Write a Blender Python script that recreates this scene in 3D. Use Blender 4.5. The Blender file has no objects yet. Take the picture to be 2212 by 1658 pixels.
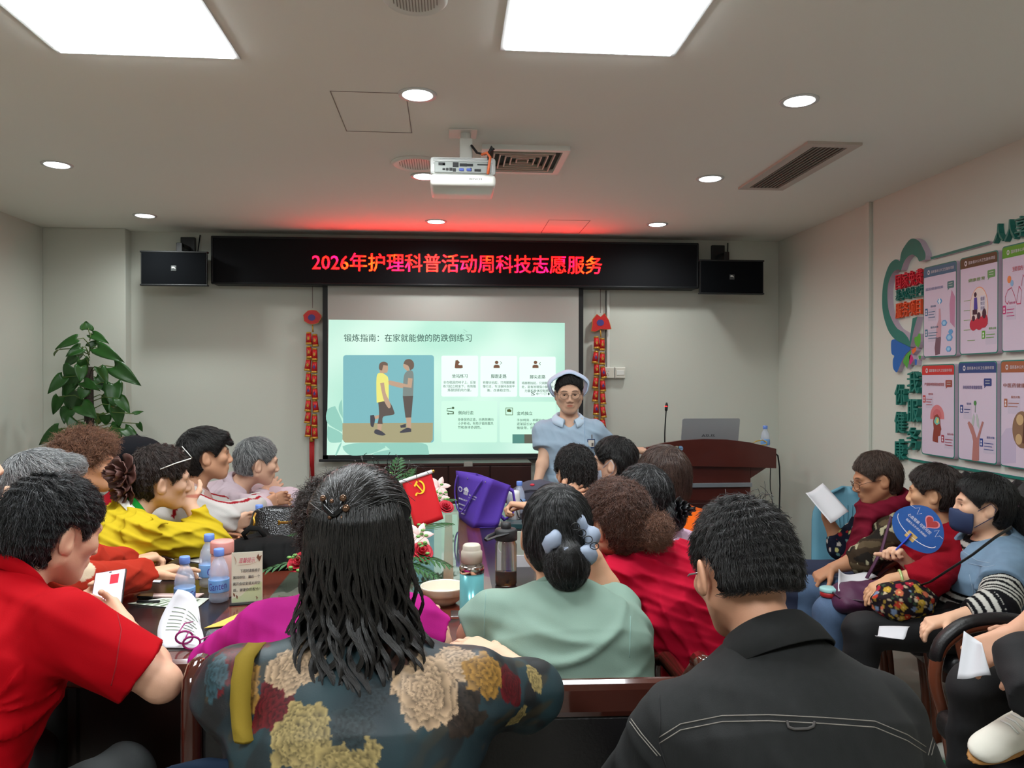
import bpy, bmesh, math, random
import numpy as np
from math import sin, cos, pi, radians as R
from mathutils import Vector, Matrix

S = bpy.context.scene
COL = S.collection

# ---------------------------------------------------------------- camera
CAM = Vector((0.0, 0.0, 1.45)); FPX = 1640.0; W0, H0 = 2212, 1658
YAW = R(4.74); PITCH = R(-0.245)
cd = bpy.data.cameras.new('camera'); cam = bpy.data.objects.new('camera', cd); COL.objects.link(cam)
cd.sensor_fit = 'HORIZONTAL'; cd.sensor_width = 36.0; cd.lens = 36.0 * FPX / W0; cd.clip_start = 0.02
cam.location = CAM; cam.rotation_euler = (pi/2 + PITCH, 0, -YAW)
S.camera = cam
FWD = Vector((sin(YAW)*cos(PITCH), cos(YAW)*cos(PITCH), sin(PITCH)))
RGT = Vector((cos(YAW), -sin(YAW), 0)); UPV = RGT.cross(FWD)

# ---------------------------------------------------------------- world, exposure, main lights
w = bpy.data.worlds.new('world'); S.world = w; w.use_nodes = True
w.node_tree.nodes['Background'].inputs[0].default_value = (0.9, 0.95, 1.0, 1)
w.node_tree.nodes['Background'].inputs[1].default_value = 0.02
S.view_settings.view_transform = 'Standard'; S.view_settings.look = 'None'
S.view_settings.gamma = 1.0; S.view_settings.use_curve_mapping = False
S.view_settings.exposure = 0.18
S.cycles.max_bounces = 7; S.cycles.diffuse_bounces = 4; S.cycles.glossy_bounces = 3
S.cycles.transmission_bounces = 6; S.cycles.transparent_max_bounces = 6
S.cycles.caustics_reflective = False; S.cycles.caustics_refractive = False
S.cycles.sample_clamp_indirect = 4.0; S.cycles.use_adaptive_sampling = True
PANEL_EMIT = 27.0      # radiance of the square ceiling panels
SPOT_W = 3.8          # watts of each downlight
XL, XR, YB, YF, HC = -2.80, 2.50, 5.60, -2.60, 2.51
TZ = 0.77             # table height

# ---------------------------------------------------------------- helpers
def ray(px, py):
    return FWD + RGT*((px - W0/2)/FPX) + UPV*((H0/2 - py)/FPX)
def PY(px, py, Y): d = ray(px, py); return CAM + d*((Y - CAM.y)/d.y)
def PX(px, py, X): d = ray(px, py); return CAM + d*((X - CAM.x)/d.x)
def PZ(px, py, Z): d = ray(px, py); return CAM + d*((Z - CAM.z)/d.z)
def PXM(p): return FPX/((Vector(p) - CAM).dot(FWD))      # pixels per metre at p

def s2l(c):
    c = c/255.0
    return c/12.92 if c <= 0.04045 else ((c + 0.055)/1.055)**2.4
def lin(c): return tuple(s2l(x) for x in c)
MATS = {}
def mat(name, col=(200, 200, 200), rough=0.6, metal=0.0, spec=0.5, var=None, bump=None, emit=None, trans=0.0,
        ior=1.45, sheen=0.0, vcol=False, coat=0.0, stretch=None, alpha=1.0):
    """procedural material. var=(scale, amount) value mottling, bump=(scale, strength)"""
    if name in MATS: return MATS[name]
    m = bpy.data.materials.new(name); m.use_nodes = True; nt = m.node_tree
    b = nt.nodes['Principled BSDF']; c = lin(col) + (1,)
    b.inputs['Base Color'].default_value = c; b.inputs['Roughness'].default_value = rough
    b.inputs['Metallic'].default_value = metal; b.inputs['Specular IOR Level'].default_value = spec
    b.inputs['IOR'].default_value = ior; b.inputs['Transmission Weight'].default_value = trans
    b.inputs['Sheen Weight'].default_value = sheen; b.inputs['Coat Weight'].default_value = coat
    b.inputs['Alpha'].default_value = alpha
    src = None
    if vcol:
        a = nt.nodes.new('ShaderNodeAttribute'); a.attribute_name = 'Col'; src = a.outputs['Color']
    tc = None
    if var or bump:
        tc = nt.nodes.new('ShaderNodeTexCoord'); vec = tc.outputs['Object']
        if stretch:
            mp = nt.nodes.new('ShaderNodeMapping'); mp.inputs['Scale'].default_value = stretch
            nt.links.new(vec, mp.inputs['Vector']); vec = mp.outputs['Vector']
    if var:
        n = nt.nodes.new('ShaderNodeTexNoise'); n.inputs['Scale'].default_value = var[0]; n.inputs['Detail'].default_value = 4
        nt.links.new(vec, n.inputs['Vector'])
        mr = nt.nodes.new('ShaderNodeMapRange'); mr.inputs['To Min'].default_value = 1 - var[1]; mr.inputs['To Max'].default_value = 1 + var[1]
        nt.links.new(n.outputs['Fac'], mr.inputs['Value'])
        mx = nt.nodes.new('ShaderNodeMix'); mx.data_type = 'RGBA'; mx.blend_type = 'MULTIPLY'; mx.inputs['Factor'].default_value = 1
        mx.inputs['A'].default_value = c
        if src: nt.links.new(src, mx.inputs['A'])
        nt.links.new(mr.outputs['Result'], mx.inputs['B']); src = mx.outputs['Result']
    if src: nt.links.new(src, b.inputs['Base Color'])
    if bump:
        n = nt.nodes.new('ShaderNodeTexNoise'); n.inputs['Scale'].default_value = bump[0]; n.inputs['Detail'].default_value = 3
        nt.links.new(vec, n.inputs['Vector'])
        bp = nt.nodes.new('ShaderNodeBump'); bp.inputs['Strength'].default_value = bump[1]; bp.inputs['Distance'].default_value = 0.01
        nt.links.new(n.outputs['Fac'], bp.inputs['Height']); nt.links.new(bp.outputs['Normal'], b.inputs['Normal'])
    if emit:
        b.inputs['Emission Color'].default_value = c; b.inputs['Emission Strength'].default_value = emit
        if src: nt.links.new(src, b.inputs['Emission Color'])
    MATS[name] = m
    return m

def wloc(o):
    v = Vector((0, 0, 0))
    while o is not None: v = v + o.location; o = o.parent
    return v
def tag(o, label=None, cat=None, group=None, kind=None):
    if label: o['label'] = label
    if cat: o['category'] = cat
    if group: o['group'] = group
    if kind: o['kind'] = kind
    return o
def thing(name, label, cat, loc=(0, 0, 0), group=None):
    o = bpy.data.objects.new(name, None); COL.objects.link(o); o.location = loc; o.empty_display_size = 0.05
    return tag(o, label, cat, group)
def copy_tree(o, parent=None):
    c = o.copy(); COL.objects.link(c)
    if parent is not None: c.parent = parent
    for ch in [x for x in KIDS.get(o.name, [])]:
        k = copy_tree(ch, c); 
    return c
KIDS = {}
def setparent(o, parent):
    if parent is not None:
        o.parent = parent; KIDS.setdefault(parent.name, []).append(o)

def mesh_obj(name, V, F, m, parent=None, smooth=True, cols=None, mids=None):
    """V (n,3) world coordinates -> ONE mesh object under parent"""
    V = np.asarray(V, dtype=np.float64).reshape(-1, 3)
    if parent is not None: V = V - np.array(wloc(parent))
    me = bpy.data.meshes.new(name)
    if isinstance(F, np.ndarray):
        n, k = F.shape
        me.vertices.add(len(V)); me.vertices.foreach_set('co', V.astype(np.float32).ravel())
        me.loops.add(n*k); me.loops.foreach_set('vertex_index', F.astype(np.int32).ravel())
        me.polygons.add(n); me.polygons.foreach_set('loop_start', np.arange(0, n*k, k, dtype=np.int32))
        me.update(calc_edges=True)
    else:
        me.from_pydata(V.tolist(), [], F)
    if smooth: me.polygons.foreach_set('use_smooth', [True]*len(me.polygons))
    for x in (m if isinstance(m, (list, tuple)) else [m]): me.materials.append(x)
    if mids is not None: me.polygons.foreach_set('material_index', mids)
    if cols is not None:
        a = me.color_attributes.new('Col', 'FLOAT_COLOR', 'POINT')
        c4 = np.ones((len(V), 4), np.float32); c4[:, :3] = cols
        a.data.foreach_set('color', c4.ravel())
    me.update()
    o = bpy.data.objects.new(name, me); COL.objects.link(o); setparent(o, parent)
    return o

def frame(d, up=(0, 0, 1)):
    d = Vector(d).normalized(); u = Vector(up)
    if abs(d.dot(u)) > 0.98: u = Vector((1, 0, 0))
    x = u.cross(d).normalized(); y = d.cross(x)
    return x, y, d

class MB:
    def __init__(s): s.v = []; s.f = []; s.m = []
    def add(s, V, F, mi=0):
        b = len(s.v); s.v.extend([tuple(p) for p in V]); s.f.extend([tuple(i + b for i in q) for q in F]); s.m.extend([mi]*len(F)); return s
    def box(s, c, size, bev=0.0, M=None, mi=0, seg=2):
        bm = bmesh.new(); bmesh.ops.create_cube(bm, size=1.0)
        for v in bm.verts: v.co = Vector((v.co.x*size[0], v.co.y*size[1], v.co.z*size[2]))
        if bev > 0: bmesh.ops.bevel(bm, geom=bm.edges[:], offset=bev, segments=seg, affect='EDGES', profile=0.5, clamp_overlap=True)
        bm.verts.index_update()
        V = [(v.co if M is None else M @ v.co) + Vector(c) for v in bm.verts]; F = [[v.index for v in f.verts] for f in bm.faces]; bm.free()
        return s.add(V, F, mi)
    def bb(s, lo, hi, bev=0.0, mi=0):
        lo = Vector(lo); hi = Vector(hi); return s.box((lo + hi)/2, hi - lo, bev, mi=mi)
    def tube(s, pts, r, n=8, caps=True, closed=False, mi=0, flat=None):
        P = [Vector(p) for p in pts]; k = len(P); rr = r if isinstance(r, (list, tuple)) else [r]*k
        V = []; F = []; x = None
        for i, p in enumerate(P):
            if closed: t = P[(i + 1) % k] - P[i - 1]
            else: t = P[min(i + 1, k - 1)] - P[max(i - 1, 0)]
            t = t.normalized() if t.length > 1e-9 else Vector((0, 0, 1))
            if x is None: x, y, _ = frame(t)
            else:
                x = (x - t*x.dot(t)); x = x.normalized() if x.length > 1e-6 else frame(t)[0]; y = t.cross(x)
            fy = flat if flat else 1.0
            for j in range(n):
                a = 2*pi*j/n; V.append(p + x*(rr[i]*cos(a)) + y*(rr[i]*sin(a)*fy))
        for i in range(k if closed else k - 1):
            for j in range(n):
                a = i*n + j; b = i*n + (j + 1) % n; c = ((i + 1) % k)*n + (j + 1) % n; d = ((i + 1) % k)*n + j
                F.append((a, b, c, d))
        if caps and not closed:
            F.append(tuple(range(n))[::-1]); F.append(tuple((k - 1)*n + j for j in range(n)))
        return s.add(V, F, mi)
    def cyl(s, a, b, r0, r1=None, n=20, mi=0): return s.tube([a, b], [r0, r0 if r1 is None else r1], n, mi=mi)
    def lathe(s, prof, n=24, o=(0, 0, 0), M=None, mi=0, sx=1.0, sy=1.0):
        V = []; F = []; k = len(prof); o = Vector(o)
        for (r, z) in prof:
            for j in range(n):
                a = 2*pi*j/n; p = Vector((r*cos(a)*sx, r*sin(a)*sy, z)); V.append((p if M is None else M @ p) + o)
        for i in range(k - 1):
            for j in range(n):
                F.append((i*n + j, i*n + (j + 1) % n, (i + 1)*n + (j + 1) % n, (i + 1)*n + j))
        if prof[0][0] > 1e-6: F.append(tuple(range(n))[::-1])
        if prof[-1][0] > 1e-6: F.append(tuple((k - 1)*n + j for j in range(n)))
        return s.add(V, F, mi)
    def ell(s, c, rad, n=16, k=10, M=None, mi=0):
        prof = [(max(1e-7, sin(pi*i/k)), -cos(pi*i/k)) for i in range(k + 1)]
        A = Matrix.Diagonal(Vector(rad)); A = (M @ A) if M is not None else A
        return s.lathe(prof, n, c, A, mi)
    def prism(s, poly, ex, mi=0):
        """poly: list of 3D points; ex: extrusion vector"""
        k = len(poly); V = [Vector(p) for p in poly] + [Vector(p) + Vector(ex) for p in poly]
        F = [tuple(range(k)), tuple(range(2*k - 1, k - 1, -1))] + [(i, i + k, (i + 1) % k + k, (i + 1) % k) for i in range(k)]
        return s.add(V, F, mi)
    def sheet(s, G, mi=0, thick=0.0):
        """G: rows of 3D points"""
        nr, nc = len(G), len(G[0]); V = [Vector(p) for r in G for p in r]
        F = [(i*nc + j, i*nc + j + 1, (i + 1)*nc + j + 1, (i + 1)*nc + j) for i in range(nr - 1) for j in range(nc - 1)]
        return s.add(V, F, mi)
    def build(s, name, m, parent=None, smooth=False):
        return mesh_obj(name, s.v, s.f, m, parent, smooth, mids=(s.m if isinstance(m, (list, tuple)) else None))

def solid(o, t, off=-1.0):
    md = o.modifiers.new('thickness', 'SOLIDIFY'); md.thickness = t; md.offset = off; return o
def autosmooth(o, ang=35):
    me = o.data; me.polygons.foreach_set('use_smooth', [True]*len(me.polygons))
    bm = bmesh.new(); bm.from_mesh(me)
    for e in bm.edges:
        if len(e.link_faces) == 2 and e.calc_face_angle(0) > R(ang): e.smooth = False
    bm.to_mesh(me); bm.free(); return o

def glyphs(body, bold=0.0, extrude=0.0, space=1.0):
    cu = bpy.data.curves.new('t', 'FONT'); cu.body = body; cu.size = 1.0; cu.offset = bold; cu.extrude = extrude; cu.resolution_u = 2
    cu.space_character = space
    ob = bpy.data.objects.new('t', cu); me = bpy.data.meshes.new_from_object(ob)
    V = np.array([v.co[:] for v in me.vertices]).reshape(-1, 3); F = [tuple(p.vertices) for p in me.polygons]
    bpy.data.objects.remove(ob); bpy.data.curves.remove(cu); bpy.data.meshes.remove(me)
    return V, F
def put_text(mb, body, p00, xv, yv, depth=(0, 0, 0), bold=0.0, mi=0, space=1.0, keep=False):
    """fit text's bounding box on the parallelogram p00, p00+xv, p00+yv; depth = extrusion vector"""
    dv = Vector(depth); V, F = glyphs(body, 0.0, 0.5 if dv.length > 0 else 0.0, space)
    if len(V) == 0: return
    lo = V.min(0); hi = V.max(0); p00 = Vector(p00); xv = Vector(xv); yv = Vector(yv); hx = xv.normalized()*yv.length; nv = xv.cross(yv).normalized()*.00035
    for k in ((0, 0), (1.6, .5)) if bold else ((0, 0),):     # a second, slightly shifted print makes the strokes bolder
        q = []
        for a in V:
            u = (a[0] - lo[0])/max(hi[0] - lo[0], 1e-6); v = (a[1] - lo[1])/max(hi[1] - lo[1], 1e-6)
            q.append(p00 + xv*u + yv*v + dv*(a[2] + 0.5) + hx*(k[0]*bold) + yv*(k[1]*bold) + (nv if k[0] else nv*0))
        mb.add(q, F, mi)

def rrect(x0, y0, x1, y1, r, n=5):
    pts = []
    for (cx, cy, a0) in ((x1 - r, y1 - r, 0), (x0 + r, y1 - r, 90), (x0 + r, y0 + r, 180), (x1 - r, y0 + r, 270)):
        for i in range(n + 1):
            a = R(a0 + 90*i/n); pts.append((cx + r*cos(a), cy + r*sin(a)))
    return pts
def smooth_loop(pts, ang):
    """Catmull-Rom through a closed outline, keeping corners sharper than ang degrees"""
    n = len(pts); out = []
    def corner(i):
        a_ = Vector(pts[i]) - Vector(pts[i - 1]); b_ = Vector(pts[(i + 1) % n]) - Vector(pts[i]); return a_.length < 1e-6 or b_.length < 1e-6 or a_.angle(b_) > R(ang)
    for i in range(n):
        p1, p2 = Vector(pts[i]), Vector(pts[(i + 1) % n]); p0 = p1 if corner(i) else Vector(pts[i - 1]); p3 = p2 if corner((i + 1) % n) else Vector(pts[(i + 2) % n])
        for k in range(4):
            t = k/4; q = .5*((2*p1) + (p2 - p0)*t + (2*p0 - 5*p1 + 4*p2 - p3)*t*t + (3*p1 - p0 - 3*p2 + p3)*t**3); out.append((q.x, q.y))
    return out
# ================================================================ ROOM SHELL
M_wall = mat('painted_wall', (206, 208, 198), 0.85, var=(1.3, 0.025), bump=(90, 0.03))
M_ceil = mat('painted_ceiling', (232, 232, 224), 0.9, var=(0.8, 0.02))
M_floor = mat('floor_tile', (158, 154, 145), 0.25, var=(2.0, 0.12))
M_white = mat('white_plastic', (225, 226, 220), 0.45)
M_black = mat('black_matte', (22, 23, 25), 0.55)
M_dark = mat('dark_grey', (45, 47, 50), 0.5)
M_chrome = mat('chrome', (200, 200, 200), 0.18, metal=1.0)
M_steel = mat('brushed_steel', (170, 172, 175), 0.3, metal=1.0)
def structure(name, mb, m): return tag(mb.build(name, m), kind='structure')
structure('floor', MB().bb((XL, YF, -0.1), (XR, YB, 0)), M_floor)
structure('ceiling', MB().bb((XL - .2, YF - .2, HC), (XR + .2, YB + .2, HC + .1)), M_ceil)
structure('wall_back', MB().bb((XL - .2, YB, -0.1), (XR + .2, YB + .2, HC)), M_wall)
structure('wall_left', MB().bb((XL - .2, YF, -0.1), (XL, YB, HC)), M_wall)
structure('wall_right', MB().bb((XR, YF, -0.1), (XR + .2, YB, HC)), M_wall)
structure('wall_front', MB().bb((XL - .2, YF - .2, -0.1), (XR + .2, YF, HC)), M_wall)
xp = PY(284, 700, YB).x
structure('pillar_left', MB().bb((XL, YB - 0.10, 0), (xp, YB, HC), 0.004), M_wall)
structure('baseboard_back', MB().bb((xp, YB - .012, 0), (XR, YB, .09), .003), mat('baseboard', (90, 60, 45), .4))
structure('baseboard_right', MB().bb((XR - .012, YF, 0), (XR, YB - .012, .09), .003), MATS['baseboard'])
structure('baseboard_left', MB().bb((XL, YF, 0), (XL + .012, YB - .10, .09), .003), MATS['baseboard'])
# conduit running down the right wall
yq = PX(1880, 600, XR).y
structure('trim_1', MB().bb((XR - .022, yq - .022, 0), (XR, yq + .022, HC), .004), M_wall)

# ================================================================ CEILING FITTINGS
M_panel = mat('panel_diffuser', (246, 252, 255), 0.5, emit=PANEL_EMIT)
M_lamp = mat('lamp_diffuser', (240, 250, 255), 0.5, emit=9.0)
M_alu = mat('panel_frame', (205, 206, 204), 0.4)
def panel(x0, x1, y0, y1, label):
    t = thing('ceiling_light', label, 'light', ((x0 + x1)/2, (y0 + y1)/2, HC), 'square ceiling panel lights')
    b = .018; mb = MB()
    for lo, hi in (((x0 - b, y0 - b), (x1 + b, y0)), ((x0 - b, y1), (x1 + b, y1 + b)), ((x0 - b, y0), (x0, y1)), ((x1, y0), (x1 + b, y1))):
        mb.bb((lo[0], lo[1], HC - .006), (hi[0], hi[1], HC))
    mb.build('frame', M_alu, t)
    MB().bb((x0, y0, HC - .011), (x1, y1, HC - .001)).build('diffuser', M_panel, t)
a = PZ(1092, 104, HC); b = PZ(1450, 110, HC)
px0, px1, py1 = a.x, b.x, (a.y + b.y)/2
panel(px0, px1, py1 - .58, py1, 'bright square panel light right of the ceiling centre line')
a = PZ(139, 113, HC); b = PZ(501, 113, HC)
panel(a.x, b.x, (a.y + b.y)/2 - .58, (a.y + b.y)/2, 'bright square panel light over the left side of the table')
for (xx, yy, nm) in ((px0, 0.1, 'rear right'), (a.x, 0.1, 'rear left')):  # unseen panels added behind the viewer to light the people's backs
    panel(xx, xx + .56, yy - .58, yy, 'added, unseen square panel light behind the viewer, ' + nm)
def downlight(px, py, label, r=.058):
    p = PZ(px, py, HC)
    t = thing('downlight', label, 'light', p, 'round recessed downlights')
    MB().lathe([(r, -.004), (r + .012, -.005), (r + .014, 0)], 28, p).build('trim_ring', M_alu, t, True)
    MB().lathe([(0.0001, -.006), (r*.9, -.006), (r, -.003)], 28, p).build('diffuser', M_lamp, t, True)
    l = bpy.data.lights.new('downlight_lamp', 'SPOT'); l.energy = SPOT_W*6; l.spot_size = R(168); l.spot_blend = 1.0
    l.shadow_soft_size = .055; l.color = (.95, 1.0, .98)
    o = bpy.data.objects.new('downlight_lamp', l); COL.objects.link(o); o.parent = t; o.location = (0, 0, -.03)
for px, py, lb in ((902, 204, 'round downlight nearest above the projector, near the hatch outline'),
                   (1727, 217, 'round downlight nearest to the long black air grille on its viewer side'),
                   (123, 355, 'round downlight closest to the left wall'),
                   (1534, 385, 'round downlight just left of the long black air grille'),
                   (917, 380, 'round downlight half hidden behind the projector'),
                   (313, 465, 'round downlight above the left loudspeaker'),
                   (942, 478, 'round downlight in front of the red LED sign centre'),
                   (1420, 484, 'round downlight in front of the LED sign, towards the right loudspeaker')):
    downlight(px, py, lb)
# ceiling speaker, smoke detector
def disc_speaker(px, py, r, label, name, cat):
    p = PZ(px, py, HC); t = thing(name, label, cat, p)
    MB().lathe([(r*.72, -.006), (r*.9, -.012), (r, -.004), (r, 0)], 36, p).build('rim', M_white, t, True)
    mb = MB().lathe([(.0001, -.004), (r*.74, -.005)], 36, p)
    for i in range(-7, 8):
        h = (r*.7)**2 - (i*r*.095)**2
        if h > 0: mb.bb((p.x + i*r*.095 - .0015, p.y - h**.5, HC - .008), (p.x + i*r*.095 + .0015, p.y + h**.5, HC - .004))
    mb.build('grille', mat('grille_grey', (140, 134, 124), .6), t)
disc_speaker(901, 352, .125, 'round white ceiling loudspeaker beside the projector', 'ceiling_speaker', 'speaker')
disc_speaker(897, -4, .09, 'round vent disc cut by the top edge of the ceiling', 'ceiling_vent', 'vent')
# square diffuser behind projector
c = [PZ(1062, 329, HC), PZ(1224, 335, HC), PZ(1203, 368, HC), PZ(1062, 366, HC)]
x1 = c[1].x; y0 = c[1].y; y1 = c[2].y; dfx1 = (c[1].x + c[2].x)/2; wd = .40
t = thing('ceiling_vent', 'square stepped air diffuser behind the projector', 'vent', (dfx1 - wd/2, y0 + wd/2, HC))
y0 = c[2].y - wd*1.0; x0 = dfx1 - wd; 
mb = MB()
def ring(mb, x0, y0, x1, y1, wd, z0, z1):
    for lo, hi in (((x0, y0), (x1, y0 + wd)), ((x0, y1 - wd), (x1, y1)), ((x0, y0 + wd), (x0 + wd, y1 - wd)), ((x1 - wd, y0 + wd), (x1, y1 - wd))):
        mb.bb((lo[0], lo[1], z0), (hi[0], hi[1], z1))
ring(mb, x0, y0, dfx1, c[2].y, .03, HC - .022, HC); mb.build('frame', M_white, t)
mb = MB()
for i in range(1, 6):
    q = .03 + i*.028; ring(mb, x0 + q, y0 + q, dfx1 - q, c[2].y - q, .006, HC - .026 + i*.002, HC - .004)
mb.build('vanes', mat('vane', (190, 182, 168), .5), t)
MB().bb((x0 + .03, y0 + .03, HC - .003), (dfx1 - .03, c[2].y - .03, HC - .0005)).build('back_plate', mat('vent_dark', (60, 55, 50), .8), t)
# long grille
q = [PZ(1733, 304, HC), PZ(1868, 304, HC), PZ(1692, 407, HC), PZ(1604, 405, HC)]
gx0 = (q[0].x + q[3].x)/2; gx1 = (q[1].x + q[2].x)/2; gy0 = q[0].y; gy1 = q[3].y
t = thing('air_grille', 'long white framed air grille with black slots near the right wall', 'grille', ((gx0 + gx1)/2, (gy0 + gy1)/2, HC))
mb = MB(); ring(mb, gx0, gy0, gx1, gy1, .045, HC - .012, HC); mb.build('frame', mat('grille_frame', (190, 178, 168), .5), t)
MB().bb((gx0 + .04, gy0 + .04, HC - .003), (gx1 - .04, gy1 - .04, HC - .0005)).build('duct', mat('duct_black', (14, 13, 13), .9), t)
mb = MB(); nsl = 8
for i in range(nsl):
    xx = gx0 + .045 + (gx1 - gx0 - .09)*(i + .5)/nsl
    mb.bb((xx - .004, gy0 + .045, HC - .012), (xx + .004, gy1 - .045, HC - .003))
mb.build('slats', mat('slat_grey', (120, 112, 104), .5), t)
# hatch outlines
def hatch(a, b, d, label):
    A = PZ(*a, HC); B = PZ(*b, HC); t = .0035; L = abs(PZ(*d, HC).y - A.y) + .2
    mb = MB(); ring(mb, A.x, A.y - .45, B.x, A.y, t, HC - .0015, HC + .001)
    tag(mb.build('access_hatch', mat('seam', (142, 134, 126), .8)), label, 'hatch')
hatch((748, 283), (890, 283), (735, 250), 'square access hatch seam in the ceiling left of the projector')
hatch((1168, 503), (1250, 505), (1260, 494), 'small access hatch seam in the ceiling just above the LED sign')

# projector on its bracket
pc = PY(1000, 375, 3.25)
def pj(px, py, Y=3.15): return PY(px, py, Y)
t = thing('projector', 'white projector hanging from a ceiling bracket', 'projector', (pc.x, 3.3, pj(1000, 370).z))
a = pj(929, 336); b = pj(1071, 402); yb = 3.15
zt, zb, xl, xr = a.z, b.z, a.x, b.x; zm = pj(1000, 375).z
M_pj = mat('projector_shell', (232, 233, 226), .4); M_pjs = mat('projector_silver', (196, 198, 196), .35)
MB().bb((xl, yb, zb), (xr, yb + .25, zm), .014).build('lower_shell', M_pj, t, True)
mb = MB().bb((xl, yb + .004, zm - .002), (xr, yb + .25, zt), .012)
for i in range(5): mb.bb((xl + .012, yb + .001, zt - .008 - i*.0058), (xr - .012, yb + .006, zt - .0055 - i*.0058))
up = mb.build('upper_shell', M_pjs, t)
pnl = MB().bb((xl + .018, yb - .001, zm + .003), (xr - .018, yb + .006, zm + .05), .004).build('port_panel', mat('port_panel', (150, 155, 152), .5), t)
mb = MB(); mb2 = MB()
for k, (fx, fz, ww, hh) in enumerate(((.07, .75, .03, .012), (.14, .72, .012, .008), (.14, .3, .012, .008), (.2, .3, .012, .01), (.26, .3, .014, .012), (.32, .7, .026, .02),
        (.32, .25, .014, .014), (.44, .7, .034, .012), (.56, .7, .03, .01), (.62, .3, .008, .014), (.7, .25, .03, .01), (.75, .75, .06, .005))):
    cx = xl + .018 + (xr - xl - .036)*fx; cz = zm + .003 + .047*fz
    mb.bb((cx, yb - .003, cz - hh/2), (cx + ww*.9, yb, cz + hh/2), .001)
mb.build('port', M_black, pnl)
for fx in (.43, .56):
    cx = xl + .018 + (xr - xl - .036)*fx; mb2.bb((cx, yb - .006, zm + .010), (cx + .02, yb, zm + .022), .003)
mb2.build('vga_port', mat('vga_blue', (70, 90, 170), .5), pnl)
mb = MB(); a1 = pj(1016, 390); put_text(mb, 'BENCH', (pj(1014, 388).x, yb - .0004, pj(1014, 388).z), (pj(1041, 388).x - pj(1014, 388).x, 0, 0), (0, 0, .007))
mb.build('maker_mark', M_dark, t)
zc0 = HC
MB().bb((pc.x - .014, yb + .08, zt - .01), (pc.x + .040, yb + .12, HC - .03), .004).bb((pc.x - .06, yb + .05, HC - .006), (pc.x + .06, yb + .17, HC), .002).cyl((pc.x + .012, yb + .105, HC - .06), (pc.x + .012, yb + .105, HC - .002), .022).bb((pc.x - .07, yb + .07, zt - .004), (pc.x + .08, yb + .16, zt + .006), .002).build('bracket', mat('bracket_paint', (205, 203, 195), .45), t)
cbl = [pj(1018, 314, 3.22), pj(1030, 330, 3.19), pj(1045, 333, 3.16), pj(1058, 328, 3.145), pj(1066, 320, 3.14), pj(1062, 316, 3.14), pj(1058, 325, 3.14), pj(1055, 345, 3.142)]
MB().tube(cbl, .0045, 8).tube([p + Vector((.004, .01, .002)) for p in cbl[:5]], .004, 8).build('cable', M_black, t, True)
MB().tube([pj(1040, 334, 3.15), pj(1052, 330, 3.14), pj(1059, 340, 3.138), pj(1056, 360, 3.138), pj(1054, 376, 3.14)], .006, 8).build('orange_cable', mat('orange_cable', (215, 105, 60), .5), t, True)

# ================================================================ BACK WALL
# LED sign
YL = YB - .16
A = PY(455, 508, YL); B = PY(1510, 525, YL); C_ = PY(456, 612, YL); zt = (A.z + B.z)/2; zb = (C_.z + PY(1508, 624, YL).z)/2; xl, xr = A.x, B.x
M_led = mat('led_board', (24, 25, 28), .7, spec=.12, var=(3, .1)); M_ledf = mat('led_frame', (30, 32, 34), .5, spec=.25)
sign = thing('led_sign', 'long black LED sign with glowing red Chinese headline', 'sign', ((xl + xr)/2, YL + .06, zb))
mb = MB().bb((xl, YL, zb), (xr, YL + .03, zb + .016), .006).bb((xl, YL, zt - .016), (xr, YL + .03, zt), .006).bb((xl, YL, zb), (xl + .016, YL + .03, zt), .006).bb((xr - .016, YL, zb), (xr, YL + .03, zt), .006)
mb.bb((xl + .003, YL + .02, zb + .003), (xr - .003, YL + .159, zt - .003), .004)
mb.build('cabinet', M_ledf, sign)
MB().bb((xl + .012, YL + .006, zb + .012), (xr - .012, YL + .022, zt - .012)).build('face', M_led, sign)
m = mat('led_text', (255, 30, 25), .5, emit=26.0)
nt = m.node_tree; bs = nt.nodes['Principled BSDF']
tcn = nt.nodes.new('ShaderNodeTexCoord'); n = nt.nodes.new('ShaderNodeTexNoise'); n.inputs['Scale'].default_value = 9; nt.links.new(tcn.outputs['Object'], n.inputs['Vector'])
cr = nt.nodes.new('ShaderNodeValToRGB'); e = cr.color_ramp.elements
e[0].position = .30; e[0].color = (1, .0006, .016, 1); e[1].position = .72; e[1].color = (1, .014, .0006, 1)
k = e.new(.45); k.color = (1, .0008, .0016, 1); k = e.new(.58); k.color = (1, .0014, .0008, 1)
nt.links.new(n.outputs['Fac'], cr.inputs['Fac']); nt.links.new(cr.outputs['Color'], bs.inputs['Emission Color'])
p00 = PY(674, 580, YL); p10 = PY(1300, 592, YL); p01 = PY(674, 549, YL)
mb = MB(); put_text(mb, '2026年护理科普活动周科技志愿服务', (p00.x, YL + .005, p00.z - .014), (p10.x - p00.x, 0, 0), (0, 0, .128))
for dx, dz in ((.0025, .0015),): put_text(mb, '2026年护理科普活动周科技志愿服务', (p00.x + dx, YL + .005 - dx*.1 - dz*.05, p00.z - .014 + dz), (p10.x - p00.x, 0, 0), (0, 0, .128))
mb.build('glowing_text', m, sign)

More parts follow.
